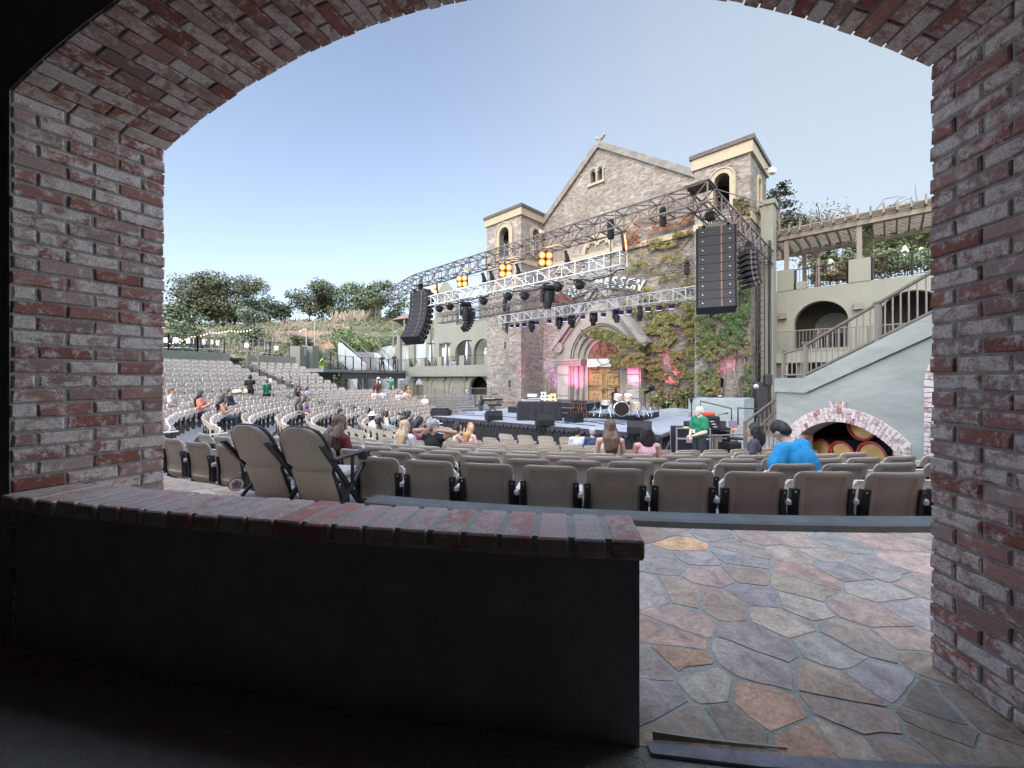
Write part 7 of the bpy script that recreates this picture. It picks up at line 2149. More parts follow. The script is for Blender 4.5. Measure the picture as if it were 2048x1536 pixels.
mb = MB(); mb.tube(V(ff.x,ff.y,-1.5), ff, .02, 6); mb.lathe(V(ff.x,ff.y,-1.5), [(.2,0),(.18,.03),(.02,.05)], 12); mb.build('pole', M_CAST, t)
Rf = rotz(1.0) @ rotx(radians(90)); mb = MB()
for r in (.05,.09,.13,.165): mb.lathe(ff, [(r,-.04),(r+.006,-.04),(r+.006,-.032),(r,-.032)], 18, Rf, False); mb.lathe(ff, [(r,.04),(r+.006,.04),(r+.006,.032),(r,.032)], 18, Rf, False)
for k in range(12): a = k*pi/6; mb.tube(ff+Rf @ V(.165*cos(a),.165*sin(a),-.036), ff+Rf @ V(.04*cos(a),.04*sin(a),-.036), .004, 4)
mb.build('cage', M_CAST, t)
mb = MB(); 
for k in range(4): a = k*pi/2; mb.add([ff+Rf @ V(0,0,0), ff+Rf @ V(.14*cos(a),.14*sin(a),.01), ff+Rf @ V(.13*cos(a+.7),.13*sin(a+.7),-.01)], [(0,1,2),(2,1,0)])
mb.build('blade', M_BLK, t)
# road case and desks
YC = 11.4
def case(px0, px1, py0, py1, Y, dep, lab, gear=True, name='road_case'):
    a, b = P(px0,py0,Y), P(px1,py1,Y); zb = floor_z(8); cx = (a.x+b.x)/2; w = b.x-a.x; h = a.z-zb
    t = thing(name, lab, 'road case', V(cx,Y,zb)); R = rotz(-.12)
    cc_ = V(cx, Y+dep/2, zb+.1+(h-.1)/2)
    mb = MB(); mb.cbox(cc_, (w,dep,h-.1), .012, R); mb.build('case_body', M_BLK, t)
    mb = MB()
    for sx in (-1,1):
        for sy in (-1,1): mb.box(cc_+R @ V(sx*w/2,sy*dep/2,0), (.035,.035,h-.08), R)
        for sz in (-1,1): mb.box(cc_+R @ V(0,sx*dep/2,sz*(h-.1)/2), (w,.035,.035), R)
    mb.box(cc_+R @ V(0,-dep/2-.003,h*.22), (w,.03,.05), R)
    mb.build('edge_trim', M_ALU, t)
    mb = MB(); mb.cbox(cc_+R @ V(-.12*w,-dep/2-.01,h*.20), (.16,.03,.2), .01, R); mb.build('latch', M_ALU, t)
    mb = MB()
    for sx in (-1,1):
        for sy in (-1,1): mb.lathe(cc_+R @ V(sx*w*.4,sy*dep*.35,-h/2-.0), [(.045,-.03),(.045,.0)], 8)
    mb.build('castor', M_CAST, t)
    return a.z, cx, R
zt_, cx_, R_ = case(1357,1421,857,900,YC,.6,'black road case with silver edges behind the man in green')
case(1428,1462,861,900,YC+1.0,.6,'black rack with silver edges right of the man in green')
def gearbox(px, py, Y, d, m, lab, name, cat, yaw=0, extra=None):
    c = P(px, py, Y); t = thing(name, lab, cat, c); mb = MB(); mb.cbox(c, d, min(d)*.1, rotz(yaw)); mb.build('body', m, t)
    if extra: mb = MB(); extra(mb, c); mb.build('detail', M_CAP, t)
    return t
gearbox(1386,850,YC+.35,(.45,.3,.22),M_BLACK,'dark bag lying on the near road case','gear_bag','bag',.2)
gearbox(1372,856,YC+.1,(.16,.1,.07),mat('straw_yellow', (.55,.47,.2), .7, .2, 9),'small yellow cloth on the left corner of the road case','cloth','cloth',.4)
gearbox(1424,848,YC+.9,(.34,.4,.5),M_BLK,'stack of black audio units behind the man in green','audio_rack','rack',-.1, lambda mb,c: [mb.box(c+V(-.1+.05*k,-.205,.1-.08*k), (.12,.01,.02)) for k in range(4)])
mb = MB(); c = P(1417,828,YC+1.1); mb.lathe(c-up*.13, [(.13,0),(.17,.10),(.17,.13),(.20,.13),(.20,.17),(.1,.19),(.02,.19)], 12); tag(mb.build('red_drum_cooler', mat('tomato_red', (.65,.07,.03), .5, .1, 5)), 'tomato red bucket shaped cooler on top of the black audio units', 'cooler')
gearbox(1438,857,YC+.8,(.55,.35,.07),M_BLK,'black mixing desk beside the open laptop','mixing_desk','mixing desk',-.1)
c = P(1438,852,YC+.9); t = thing('laptop', 'open black laptop on the mixing desk', 'laptop', c)
mb = MB(); mb.cbox(c+V(.05,0,.06), (.3,.02,.2), .005, rotz(-.5) @ rotx(-.3)); mb.build('screen', M_BLK, t); mb = MB(); mb.cbox(c+V(0,-.1,-.04), (.3,.2,.02), .005, rotz(-.5)); mb.build('keyboard_base', M_BLK, t)
b = P(1437,857,YC+1.0); micstand(V(b.x,b.y,b.z), .42, P(1446,828,YC+1.0), 'talkback microphone standing over the mixing desk')
b = P(1471,900,YC+1.2); t = thing('music_stand', 'purple grey music stand right of the mixing desk', 'music stand', V(b.x,b.y,-1.38))
top_ = P(1466,848,YC+1.2); mb = MB(); mb.tube(V(top_.x,top_.y,-1.38), top_, .014, 5)
for k in range(3): a = k*2.1; mb.tube(V(top_.x,top_.y,-1.1), V(top_.x+.25*cos(a),top_.y+.25*sin(a),-1.38), .012, 5)
mb.build('tripod', M_CAST, t)
mb = MB(); mb.cbox(top_, (.26,.02,.2), .005, rotx(-.35)); mb.build('desk', mat('purple_grey_metal', (.12,.10,.15), .5, .1, 5), t)
gearbox(1473,877,YC+.8,(.36,.36,.05),M_BLACK,'black stool seat beside the lower stair railing','crew_stool','stool',.2,lambda mb,c: [mb.tube(c, c+V(.12*cos(k*2.1),.12*sin(k*2.1),-.55), .01, 4) for k in range(3)])
gearbox(1465,891,YC+.6,(.4,.3,.22),M_BLK,'black tool bag on the ground by the stair railing','tool_bag','bag',.1)
gearbox(1455,858,YC+1.1,(.5,.3,.03),mat('orange_tablecloth', (.6,.2,.1), .8, .2, 9),'orange papers lying right of the laptop','papers','papers',-.2)

# ---------------------------------------------------------------- high back folding chairs and round seat signs
M_BEIGE = mat('beige_upholstery', (.46,.43,.36), .85, .07, 60, .25, 500); M_NAVY = mat('navy_edge', (.02,.022,.03), .5, .1, 8)
def big_chair(px, Y, yaw, lab):
    x = (px-1024)/800*Y; b = V(x, Y, -.22)
    t = thing('padded_folding_chair', lab, 'folding chair', b, yaw, 'padded high back folding chairs')
    def surf(s, z, off):   # back seen from behind; local +y forward
        lean = -.42*(z-.42); w = .235
        if z > .74: 
            q = (z-.74)/.24; w = .235*sqrt(max(0, 1-q**3*.90))
        w *= 1.0 if z > .58 else .90
        y = lean+(.035*(1-abs(s)**4) * (-1 if off == 0 else .4))+(0 if off == 0 else .045)
        if off == 0 and .56 < z < .60: y += .025
        return V(w*s, y, z)
    zs = [.14,.15,.19,.3,.42,.54,.565,.58,.595,.62,.7,.76,.82,.88,.93,.96,.975]; ss = [-1,-.97,-.85,-.6,-.3,0,.3,.6,.85,.97,1]
    mb = MB()
    for off in (0,1): grid(mb, [[surf(s,z,off) for s in ss] for z in zs], not off)
    for sd_ in (0,-1):
        for z0, z1 in zip(zs, zs[1:]): mb.add([surf(ss[sd_],z0,0),surf(ss[sd_],z1,0),surf(ss[sd_],z1,1),surf(ss[sd_],z0,1)], [(0,1,2,3)])
    for z in (zs[0], zs[-1]):
        for s0, s1 in zip(ss, ss[1:]): mb.add([surf(s0,z,0),surf(s1,z,0),surf(s1,z,1),surf(s0,z,1)], [(0,1,2,3)])
    mb.build('backrest', M_BEIGE, t, smooth=50, local=True, fix=True)
    mb = MB(); mb.path([surf(-1,z,0)+V(-.006,.02,0) for z in zs[:-2]]+[V(.1*s, -.42*.56+.01, .972) for s in (-.9,0,.9)]+[surf(1,z,0)+V(.006,.02,0) for z in zs[:-2][::-1]], .018, 6); mb.build('edge_piping', M_NAVY, t, smooth=True, local=True)
    mb = MB(); mb.cbox((0,.26,.46), (.44,.44,.07), .025); mb.build('seat', M_BEIGE, t, local=True)
    mb = MB()
    for s in (-1,1):
        mb.hexa([V(s*.24,-.27,.82),V(s*.275,-.27,.82),V(s*.275,-.22,.82),V(s*.24,-.22,.82),V(s*.24,.44,.0),V(s*.275,.44,.0),V(s*.275,.49,.0),V(s*.24,.49,.0)][4:]+[V(s*.24,-.27,.82),V(s*.275,-.27,.82),V(s*.275,-.22,.82),V(s*.24,-.22,.82)])
        mb.hexa([V(s*.28,-.30,.0),V(s*.305,-.30,.0),V(s*.305,-.255,.0),V(s*.28,-.255,.0),V(s*.28,.40,.60),V(s*.305,.40,.60),V(s*.305,.445,.60),V(s*.28,.445,.60)])
        mb.box(V(s*.29,.16,.52), (.02,.03,.28))
    mb.box(V(0,-.26,.03), (.56,.03,.03)); mb.box(V(0,.44,.05), (.50,.03,.03))
    mb.build('cross_frame', M_CAST, t, local=True, fix=True)
    for s in (-1,1):
        mb = MB(); mb.cbox((s*.29,.10,.675), (.055,.46,.03), .01)
        if s > 0: mb.cbox((.29,.36,.64), (.1,.1,.1), .015)
        mb.build('armrest', M_CAST, t, local=True)
    mb = MB(); mb.add([V(-.23,-.21,.03),V(.23,-.21,.03),V(.22,.02,.20),V(-.22,.02,.20),V(-.23,-.21,.045),V(.23,-.21,.045),V(.22,.02,.215),V(-.22,.02,.215)], [(3,2,1,0),(4,5,6,7),(0,1,5,4),(1,2,6,5),(2,3,7,6),(3,0,4,7)]); mb.build('foot_panel', mat('slate_blue_panel', (.10,.11,.14), .4, .1, 5), t, local=True)
big_chair(533,3.98,-.26,'padded high back folding chair left of the other, beside the house sign')
big_chair(630,3.80,-.20,'padded high back folding chair directly behind the woman in maroon')
# signs hung on the end seat
def disc(px, py, Y, r, lab, house):
    c = P(px, py, Y); t = thing('round_sign', lab, 'sign', c); d = V(c.x,c.y,0).normalized(); R = (-d).to_track_quat('Z','Y').to_matrix()
    mb = MB(); mb.lathe(c, [(r,-.012),(r,.0),(r*.9,.003)], 24, R); mb.build('backing', M_NAVY, t)
    mb = MB(); mb.lathe(c, [(r*.9,.004),(.0005,.0045)], 24, R, False); mb.build('face', mat('white_sign', (.88,.88,.88), .5, .03, 4), t)
    mb = MB(); q = lambda x,y: c+R @ V(x*r,y*r,.009)
    if house:
        th_ = .045*r
        segs_ = [((-.55,.1),(0,.62)),((0,.62),(.55,.1)),((-.55,.1),(.55,.1)),((-.42,.1),(-.42,-.5)),((.42,.1),(.42,-.5)),((-.5,-.5),(.5,-.5)),((-.15,.1),(-.15,-.5)),((.15,.1),(.15,-.5)),((-.45,-.2),(.45,-.2)),((-.2,.12),(0,.35)),((0,.35),(.2,.12))]
    else: th_ = .07*r; segs_ = [((-.15,.35),(-.1,-.2)),((-.1,-.2),(.3,-.25)),((-.3,-.05),(-.2,-.45)),((-.2,-.45),(.2,-.5))]
    for a, b in segs_: mb.tube(q(*a), q(*b), th_, 4)
    mb.build('symbol', M_NAVY, t)
disc(473,969,3.95,.068,'round white sign with a small house drawing hung on the end seat',True)
disc(478,946,4.02,.022,'tiny round white seat badge above the house sign',False)
# ---------------------------------------------------------------- people
TSC = bpy.data.scenes.new('workbench')
def remesh(mb, name, matl, parent, voxel, smooth=5, M=None, noise_amp=0):
    me = bpy.data.meshes.new('tmp'); me.from_pydata(mb.v, [], mb.f)
    o = bpy.data.objects.new('tmp', me); TSC.collection.objects.link(o)
    r = o.modifiers.new('r', 'REMESH'); r.mode = 'VOXEL'; r.voxel_size = voxel
    if smooth:
        q = o.modifiers.new('s', 'SMOOTH'); q.factor = .6; q.iterations = smooth
    TSC.view_layers[0].update(); dg = TSC.view_layers[0].depsgraph
    m2 = bpy.data.meshes.new_from_object(o.evaluated_get(dg)); m2.name = name
    bpy.data.objects.remove(o)
    if noise_amp:
        for v in m2.vertices: v.co += v.normal*noise_amp*noise.noise(V(v.co.x*22, v.co.y*22, v.co.z*7))
    m2.materials.clear(); m2.materials.append(matl)
    m2.polygons.foreach_set('use_smooth', [True]*len(m2.polygons))
    ob = bpy.data.objects.new(name, m2); COL.objects.link(ob); ob.parent = parent
    return ob
def limb(mb, pts):
    'tapered limb with round joints: list of (point, radius)'
    for (a, ra), (b, rb) in zip(pts, pts[1:]): mb.tube(a, b, ra, 12, rb)
    for p, r in pts: mb.ball(p, r, 12, 8)
def hand(mb, w, d, up_, s=1.0, curl=.35, detail=0):
    'palm and five fingers growing from wrist w along d; up_ = back of the hand'
    d = d.normalized(); side = d.cross(up_).normalized(); nrm = side.cross(d).normalized()
    R = Matrix((side, d, nrm)).transposed()
    mb.ball(w+d*.045, (.038*s, .050*s, .017*s), 10, 8, R)
    if detail == 0:
        mb.ball(w+d*.10-nrm*.01, (.034, .05, .014), 8, 6, R); limb(mb, [(w+side*.02+d*.02, .014), (w+side*.055+d*.06, .011)]); return
    for i, (x, L) in enumerate(((-.030,.062),(-.011,.074),(.009,.080),(.029,.070))):
        a = w+side*x*s+d*.082*s; b = a+(d*cos(curl)-nrm*sin(curl))*L*.55; c = b+(d*cos(curl*2.4)-nrm*sin(curl*2.4))*L*.55
        limb(mb, [(a,.0105),(b,.0098),(c,.0085)])
    a = w+side*.03+d*.025; b = a+(side*.8+d*.6)*.045; c = b+(side*.2+d)*.032-nrm*.012; limb(mb, [(a,.016),(b,.0125),(c,.0105)])
SKINS = {'light': (.50,.31,.23), 'tan': (.38,.22,.15), 'brown': (.22,.12,.08), 'pale': (.58,.38,.30)}
def cloth(col): 
    k = 'cloth_%d_%d_%d' % tuple(int(c*255) for c in col)
    return mat(k, col, .9, .12, 14, .35, 25)
def hairm(col):
    k = 'hair_%d_%d_%d' % tuple(int(c*255) for c in col)
    return mat(k, col, .55, .45, 40, .5, 60, stretch=(1,1,.15))
PRES = 0
def person(lab, pos, rz, pose='sit', skin='light', shirt=(.5,.5,.5), sleeve='short', pants=(.03,.035,.05), hair=(.02,.015,.012), style='long', arms=('lap','lap'), lean=.0, hyaw=0, hpitch=0, det=0, scale=1, hat=None, bag=None, roll=0, top='shirt', group=None, bulk=1.0):
    t = thing('person', lab, 'person', pos, rz, group or 'people waiting for the show'); t.scale = (scale,)*3
    vx = {0: .024, 1: .015, 2: .0095, 3: .0085}[det]
    hipz = .52 if pose in ('sit','sitfwd') else .93
    hy = .10 if pose in ('sit','sitfwd') else 0
    hip = V(0, hy, hipz)
    Rt = rotx(-lean) @ roty(roll)
    def T(x, y, z): return hip+Rt @ V(x, y, z)       # torso frame from the hip
    chest, neck = T(0,.0,.36), T(0,.0,.54)
    hc = T(0,.015,.66)
    Rh = Rt @ rotz(hyaw) @ rotx(-hpitch)
    def Hd(x, y, z): return hc+Rh @ V(x, y, z)
    S = {s: T(s*.165,0,.455) for s in (-1,1)}
    def arm(s, kind):
        Sh = S[s]
        if kind == 'lap': return [Sh, T(s*.215,.06,.20), T(s*.09,.27,.13)], V(-s*.5,.8,-.2)
        if kind == 'phone': return [Sh, T(s*.20,.12,.20), T(s*.06,.33,.34)], V(-s*.3,.5,.8)
        if kind == 'hang': return [Sh, T(s*.225,-.02,.17), T(s*.23,.03,-.08)], V(0,.1,-1)
        if kind == 'clasp': return [Sh, T(s*.235,.03,.17), T(s*.05,.25,.06)], V(-s*.8,.4,-.35)
        if kind == 'chin': return [Sh, T(s*.20,.18,.30), T(s*.05,.16,.52)], V(-s*.3,.1,.9)
        if kind == 'raise': return [Sh, T(s*.30,.10,.50), T(s*.22,.14,.74)], V(-s*.3,.1,1)
        if kind == 'wave': return [Sh, T(s*.30,.12,.36), T(s*.28,.24,.58)], V(0,.1,1)
        if kind == 'nape': return [Sh, T(s*.42,.03,.56), T(s*.16,-.10,.60)], V(-s*1,.05,-.12)
        if kind == 'rail': return [Sh, T(s*.23,.16,.24), T(s*.16,.40,.18)], V(0,.9,-.2)
        if kind == 'rest': return [Sh, T(s*.36,.10,.26), T(s*.60,.24,.20)], V(s*.3,.9,-.1)
        if kind == 'rest2': return [Sh, T(s*.20,.18,.22), T(-s*.38,.30,.20)], V(-s*.9,.4,0)
        return [Sh, T(s*.215,.06,.20), T(s*.09,.27,.13)], V(0,1,0)
    A = {s: arm(s, arms[0 if s < 0 else 1]) for s in (-1,1)}
    if pose == 'sit': L = {s: [hip+V(s*.09,.02,-.02), hip+V(s*.11,.43,.02), hip+V(s*.11,.44,-.42), hip+V(s*.11,.58,-.46)] for s in (-1,1)}
    elif pose == 'walk': L = {s: [hip+V(s*.09,0,-.03), hip+V(s*.10,.12*s+.05,-.45), hip+V(s*.10,.22*s-.06,-.86), hip+V(s*.10,.22*s+.06,-.91)] for s in (-1,1)}
    else: L = {s: [hip+V(s*.09,0,-.03), hip+V(s*.105,.02,-.45), hip+V(s*.115,-.02,-.86), hip+V(s*.12,.12,-.91)] for s in (-1,1)}
    fem = style in ('long','bob','pony','bun','curly')
    sw = (.92 if fem else 1.06)*bulk
    # body
    mb = MB()
    mb.ball(T(0,0,.03), (.145,.105,.12), 14, 10, Rt); mb.ball(T(0,0,.20), (.125*sw,.092,.16), 14, 10, Rt); mb.ball(T(0,0,.37), (.15*sw,.10,.14), 14, 10, Rt)
    limb(mb, [(S[-1], .055*sw), (T(0,0,.47), .062), (S[1], .055*sw)])
    limb(mb, [(T(0,0,.46), .058), (T(0,.01,.60), .05)])
    mb.ball(Hd(0,0,.015), (.074,.093,.108), 16, 12, Rh); mb.ball(Hd(0,.03,-.05), (.055,.058,.055), 12, 8, Rh)
    mb.ball(Hd(0,.098,-.012), (.012,.018,.022), 8, 6, Rh); mb.ball(Hd(0,.082,-.085), (.02,.018,.016), 8, 6, Rh)
    for s in (-1,1): mb.ball(Hd(s*.076,-.005,-.005), (.010,.02,.03), 8, 6, Rh)
    for s in (-1,1):
        pts, hd = A[s]; m1 = pts[0].lerp(pts[1], .45); m2 = pts[1].lerp(pts[2], .3)
        limb(mb, [(pts[0],.052*sw),(m1,.047*sw),(pts[1],.037*sw),(m2,.038*sw),(pts[2],.024)])
        hand(mb, pts[2], Rt @ hd, Rt @ V(0,-.3,1) if arms[0 if s < 0 else 1] not in ('hang','raise','nape','wave','chin') else Rt @ V(s*.3,-1,.1), 1, .5, 1 if det >= 2 else 0)
        q = L[s]; limb(mb, [(q[0],.085),(q[0].lerp(q[1],.5),.075),(q[1],.053),(q[1].lerp(q[2],.35),.052),(q[2],.034),(q[3],.036)])
    remesh(mb, 'body', mat('skin_'+skin, SKINS[skin], .55, .06, 12, .05, 200), t, vx, 4 if det < 2 else 3)
    # shirt
    mb = MB(); e = .014
    mb.ball(T(0,0,.05), (.155+e,.115+e,.13), 14, 10, Rt); mb.ball(T(0,0,.20), (.13*sw+e,.098+e,.18), 14, 10, Rt); mb.ball(T(0,0,.36), (.155*sw+e,.105+e,.135), 14, 10, Rt)
    if top == 'shirt':
        limb(mb, [(S[-1],.06*sw+e),(T(0,0,.46),.066+e*.6),(S[1],.06*sw+e)])
        for s in (-1,1):
            pts = A[s][0]
            if sleeve == 'short': q_ = pts[0].lerp(pts[1], .62); limb(mb, [(pts[0],.056*sw+e),(q_,.055*sw+e*1.3)])
            elif sleeve == 'long':
                limb(mb, [(pts[0],.056*sw+e),(pts[1],.044*sw+e*.8),(pts[1].lerp(pts[2],.92),.032+e*.6)])
        mb2 = mb
    else:   # strap top: two thin shoulder straps
        for s in (-1,1): limb(mb, [(T(s*.095,-.085,.36),.02),(T(s*.10,-.045,.48),.02),(T(s*.10,.03,.485),.02),(T(s*.09,.09,.40),.02)])
    if bulk > 1: mb.ball(T(0,-.03,.30), (.17*bulk,.115,.20), 14, 10, Rt); mb.ball(T(0,-.03,.42), (.15*bulk,.09,.10), 14, 10, Rt)
    so = remesh(mb, 'shirt' if top == 'shirt' else 'strap_top', cloth(shirt), t, max(vx, .010), 3 if bulk == 1 else 14, noise_amp=.008)
    if style == 'polo': pass
    # trousers
    mb = MB(); mb.ball(T(0,0,.02), (.158,.118,.11), 14, 10, Rt)
    for s in (-1,1):
        q = L[s]; limb(mb, [(q[0],.098),(q[0].lerp(q[1],.5),.086),(q[1],.066),(q[2],.05)])
    remesh(mb, 'trousers', cloth(pants), t, max(vx, .014), 3)
    mb = MB()
    for s in (-1,1): q = L[s]; mb.ball(q[3]+V(0,-.02,-.0), (.045,.12,.04), 10, 6); 
    mb.build('shoe', M_BLACK, t, smooth=True, local=True)
    # hair
    mb = MB(); rs = random.Random(sum(map(ord, lab)))
    if style != 'bald':
        mb.ball(Hd(0,-.018,.04), (.086,.100,.098), 16, 10, Rh)
        if style in ('short','polo'): mb.ball(Hd(0,-.045,.0), (.080,.068,.085), 12, 8, Rh)
        else: 
            mb.ball(Hd(0,-.05,-.02), (.088,.070,.11), 12, 8, Rh)
            for s in (-1,1): mb.ball(Hd(s*.064,-.005,-.01), (.028,.055,.09), 10, 8, Rh)
        if style in ('long','curly'):
            ln = .36 if style == 'long' else .30; wd = .07 if style == 'long' else .115
            for s in (-1,-.35,.35,1):
                p0 = Hd(s*.058,-.055,-.03); p1 = T(s*(wd+.01), -.115, .50); p2 = T(s*wd*.9, -.125, .66-ln-rs.uniform(0,.04))
                limb(mb, [(p0,.045),(p1,.048 if style == 'long' else .06),(p0.lerp(p2,.75)+Rt @ V(0,-.035,0),.042),(p2,.018)])
        if style == 'bob':
            for s in (-1,-.3,.3,1): limb(mb, [(Hd(s*.06,-.045,0),.045),(Hd(s*.078,-.05,-.10),.045),(Hd(s*.075,-.045,-.17),.03)])
        if style == 'pony': limb(mb, [(Hd(0,-.10,.02),.035),(Hd(0,-.145,-.06),.045),(Hd(.01,-.14,-.17),.05),(Hd(0,-.12,-.27),.022)])
        if style == 'bun': mb.ball(Hd(0,-.09,.09), (.045,.045,.045), 10, 8, Rh)
    if mb.v:
        ho = remesh(mb, 'hair', hairm(hair), t, max(.011, vx*.8), 3, noise_amp=.012 if style == 'curly' else .008)
        if det >= 1 and style in ('long','curly','pony','bob'):
            st = MB(); ln = {'long': .37, 'curly': .32, 'pony': .22, 'bob': .17}[style]
            for k in range(150 if det >= 2 else 60):
                a = rs.uniform(-1.7,1.7); x, y = sin(a)*.088, -cos(a)*.098
                p0 = Hd(x*.75, y*.8-.015, .06+rs.uniform(-.02,.05)); p1 = Hd(x*1.05, y*1.02-.01, -.03)
                wv = .014 if style == 'curly' else .006
                wdt = 1.35 if style == 'curly' else 1.0
                pts = [p0, p1]; n_ = 7
                for j in range(1, n_+1):
                    f = j/n_; zz = .66-.05-ln*f
                    pts.append(T(x*wdt*(1-.25*f if style != 'curly' else 1+.25*sin(f*3)), min(y*1.0-.03-.03*f, -.085 if abs(x) < .06 else y-.03), zz)+V(rs.uniform(-wv,wv), rs.uniform(-wv,wv), 0)) if style in ('long','curly') else pts.append(Hd(x*(1+.05*f), y*1.02-.01, -.03-ln*f)+V(rs.uniform(-wv,wv),rs.uniform(-wv,wv),0))
                st.path(pts, .004, 4, [.006]*2+[.0065 if style == 'curly' else .005]*(len(pts)-3)+[.002])
            st.build('strands', hairm(tuple(min(1, c*1.5+.004) for c in hair)), ho, smooth=True, local=True)
    if hat:
        col_, kind = hat; mb = MB()
        mb.lathe(Hd(0,-.01,.07), [(.097,-.03),(.10,.01),(.085,.06),(.03,.085),(.001,.087)], 16, Rh)
        if kind == 'cap': mb.ball(Hd(0,.11,.05), (.07,.08,.012), 12, 6, Rh)
        else: mb.lathe(Hd(0,-.01,.05), [(.10,0),(.16,-.02),(.16,-.012),(.10,.012)], 18, Rh)
        mb.build('hat', cloth(col_), t, smooth=50, local=True)
    if det >= 1:
        mb = MB()
        for s in (-1,1): mb.ball(Hd(s*.030,.084,.012), (.014,.008,.008), 8, 6, Rh)
        mb.build('eye', mat('eye_dark', (.03,.02,.02), .2, .1, 20), t, local=True)
        mb = MB(); mb.ball(Hd(0,.094,-.052), (.024,.008,.008), 8, 6, Rh); mb.build('mouth', mat('lips', (.36,.13,.11), .5, .05, 20), t, local=True)
    t['_p'] = 0; del t['_p']
    return t, dict(Hd=Hd, T=T, A=A, Rh=Rh, Rt=Rt)
def seat_at(px, k=None, block=None, Y=None):
    best = None
    for (p, t, kk, th, b) in spots:
        if k is not None and kk != k: continue
        if block and b not in (block if isinstance(block, tuple) else (block,)): continue
        x = 1024+p.x/p.y*800; e = abs(x-px)+(abs(p.y-Y)*6 if Y else 0)
        if best is None or e < best[0]: best = (e, p, t)
    return best[1], best[2]
def sitter(px, k, block, lab, yaw=0, Y=None, lim=.28, **kw):
    p, t = seat_at(px, k, block, Y)
    # slide to the exact column along the row
    d = V(cos(t), sin(t), 0); x = (px-1024)/800
    s = (x*p.y-p.x)/(d.x-x*d.y) if abs(d.x-x*d.y) > .2 else 0
    s = max(-lim, min(lim, s)); p = p+d*s
    return person(lab, p, t+yaw, **kw)
BK, DB, BR_, BL = (.012,.010,.010), (.035,.02,.013), (.10,.055,.03), (.42,.29,.16)
sitter(665,1,'near','woman with long curly brown hair and a maroon top behind the padded chairs', style='curly', hair=(.11,.06,.035), shirt=(.13,.012,.025), sleeve='long', det=2, yaw=-.35, scale=.98)
sitter(803,3,'near','woman with long blond hair in a white tee beside the grey haired man', style='long', hair=(.42,.30,.18), shirt=(.65,.65,.66), det=2, yaw=.0, hyaw=-.5, scale=.97)
sitter(829,5,'near','woman in purple with dark hair looking down beside the grey haired man', style='bob', hair=BK, shirt=(.22,.03,.14), det=1, yaw=-.4, hpitch=.4, hyaw=-.4, arms=('phone','phone'), scale=1.05)
_, q = sitter(861,3,'near','grey haired man in a black tank top with both hands behind his neck', style='short', hair=(.26,.26,.27), shirt=(.012,.012,.014), sleeve='none', skin='tan', arms=('nape','nape'), det=3, scale=1.0)
sitter(906,6,'near','dark haired woman in pale pink raising a hand to her mouth', style='bob', hair=BK, skin='light', shirt=(.55,.42,.40), top='strap', arms=('lap','chin'), det=1, yaw=-.9, scale=1.0)
sitter(934,6,'near','woman with wavy ginger hair looking back over her shoulder', style='long', hair=(.42,.22,.09), skin='pale', shirt=(.6,.45,.40), top='strap', det=1, yaw=-.5, hyaw=-1.9, scale=1.0)
sitter(1156,8,'near','dark haired person in a pale grey hoodie close to the stage', style='short', hair=BK, shirt=(.45,.47,.55), sleeve='long', det=1, yaw=.1, hyaw=-.5)
sitter(1186,8,'near','grey haired man in a navy jacket close to the stage', style='short', hair=(.30,.30,.32), shirt=(.03,.045,.10), sleeve='long', det=1, yaw=.1, hyaw=.3)
sitter(1222,3,'near','woman with long straight brown hair and pale shoulder straps', style='long', hair=(.10,.055,.035), skin='light', shirt=(.62,.55,.53), top='strap', det=3, scale=1.05)
sitter(1297,3,'near','woman with shoulder length black hair and pink shoulder straps', style='bob', hair=(.016,.011,.011), skin='light', shirt=(.6,.35,.38), top='strap', det=3, scale=.98)
sitter(1522,4,'near','woman with glasses and black curly ponytail in a dark grey tee', style='pony', hair=BK, skin='tan', shirt=(.045,.045,.06), det=2, yaw=.9, scale=1.02)
pm_, q = sitter(1650,1,'near','broad man in a bright blue tee leaning sideways over the next seat', style='short', hair=(.018,.013,.012), skin='pale', shirt=(.015,.24,.46), arms=('rest','lap'), det=3, lean=.50, roll=-.10, hpitch=.35, scale=1.04, bulk=1.22, yaw=.30, lim=.7)
# man in green
gpos = P(1399,815,10.4); gpos = V(gpos.x, gpos.y, gpos.z-1.74)
gm, q = person('white haired man in a green polo shirt standing with clasped hands', gpos, 1.85, pose='stand', style='short', hair=(.55,.55,.55), skin='pale', shirt=(.012,.16,.075), pants=(.02,.022,.03), arms=('clasp','clasp'), det=3, scale=1.03, bulk=1.3, group='venue staff in green shirts')
mb = MB(); mb.cbox(q['T'](.03,.135,.16), (.065,.012,.10), .003, q['Rt']); mb.build('badge', M_CAP, gm, local=True)
mb = MB(); mb.path([q['T'](.09,.05,.50), q['T'](.06,.12,.36), q['T'](.03,.135,.21)], .004, 4); mb.build('lanyard', M_BLACK, gm, local=True)
# folk in the left part of the bowl
sitter(738,7,('near','middle'),'dark haired person in a white bucket hat among the near left group', style='bob', hair=BK, shirt=(.6,.6,.6), hat=((.62,.62,.6),'bucket'), det=1, Y=11)
sitter(736,6,'near','woman with long black hair in the near left group', style='long', hair=BK, shirt=(.04,.04,.05), det=1)
sitter(747,6,'near','woman with black hair and bare shoulders in the near left group', style='bob', hair=BK, shirt=(.5,.25,.2), top='strap', det=1)
sitter(763,6,'near','woman with long light brown hair beside the bare shouldered woman', style='long', hair=(.25,.16,.09), shirt=(.05,.05,.06), det=1)
sitter(754,9,'middle','woman in a pink top looking at her phone beyond the aisle', style='long', hair=BK, shirt=(.55,.25,.32), arms=('phone','phone'), hpitch=.3, det=1, Y=14)
sitter(790,9,'middle','woman in a green plaid shirt holding up a phone', style='long', hair=BK, shirt=(.10,.18,.17), sleeve='long', arms=('wave','phone'), det=1, Y=15)
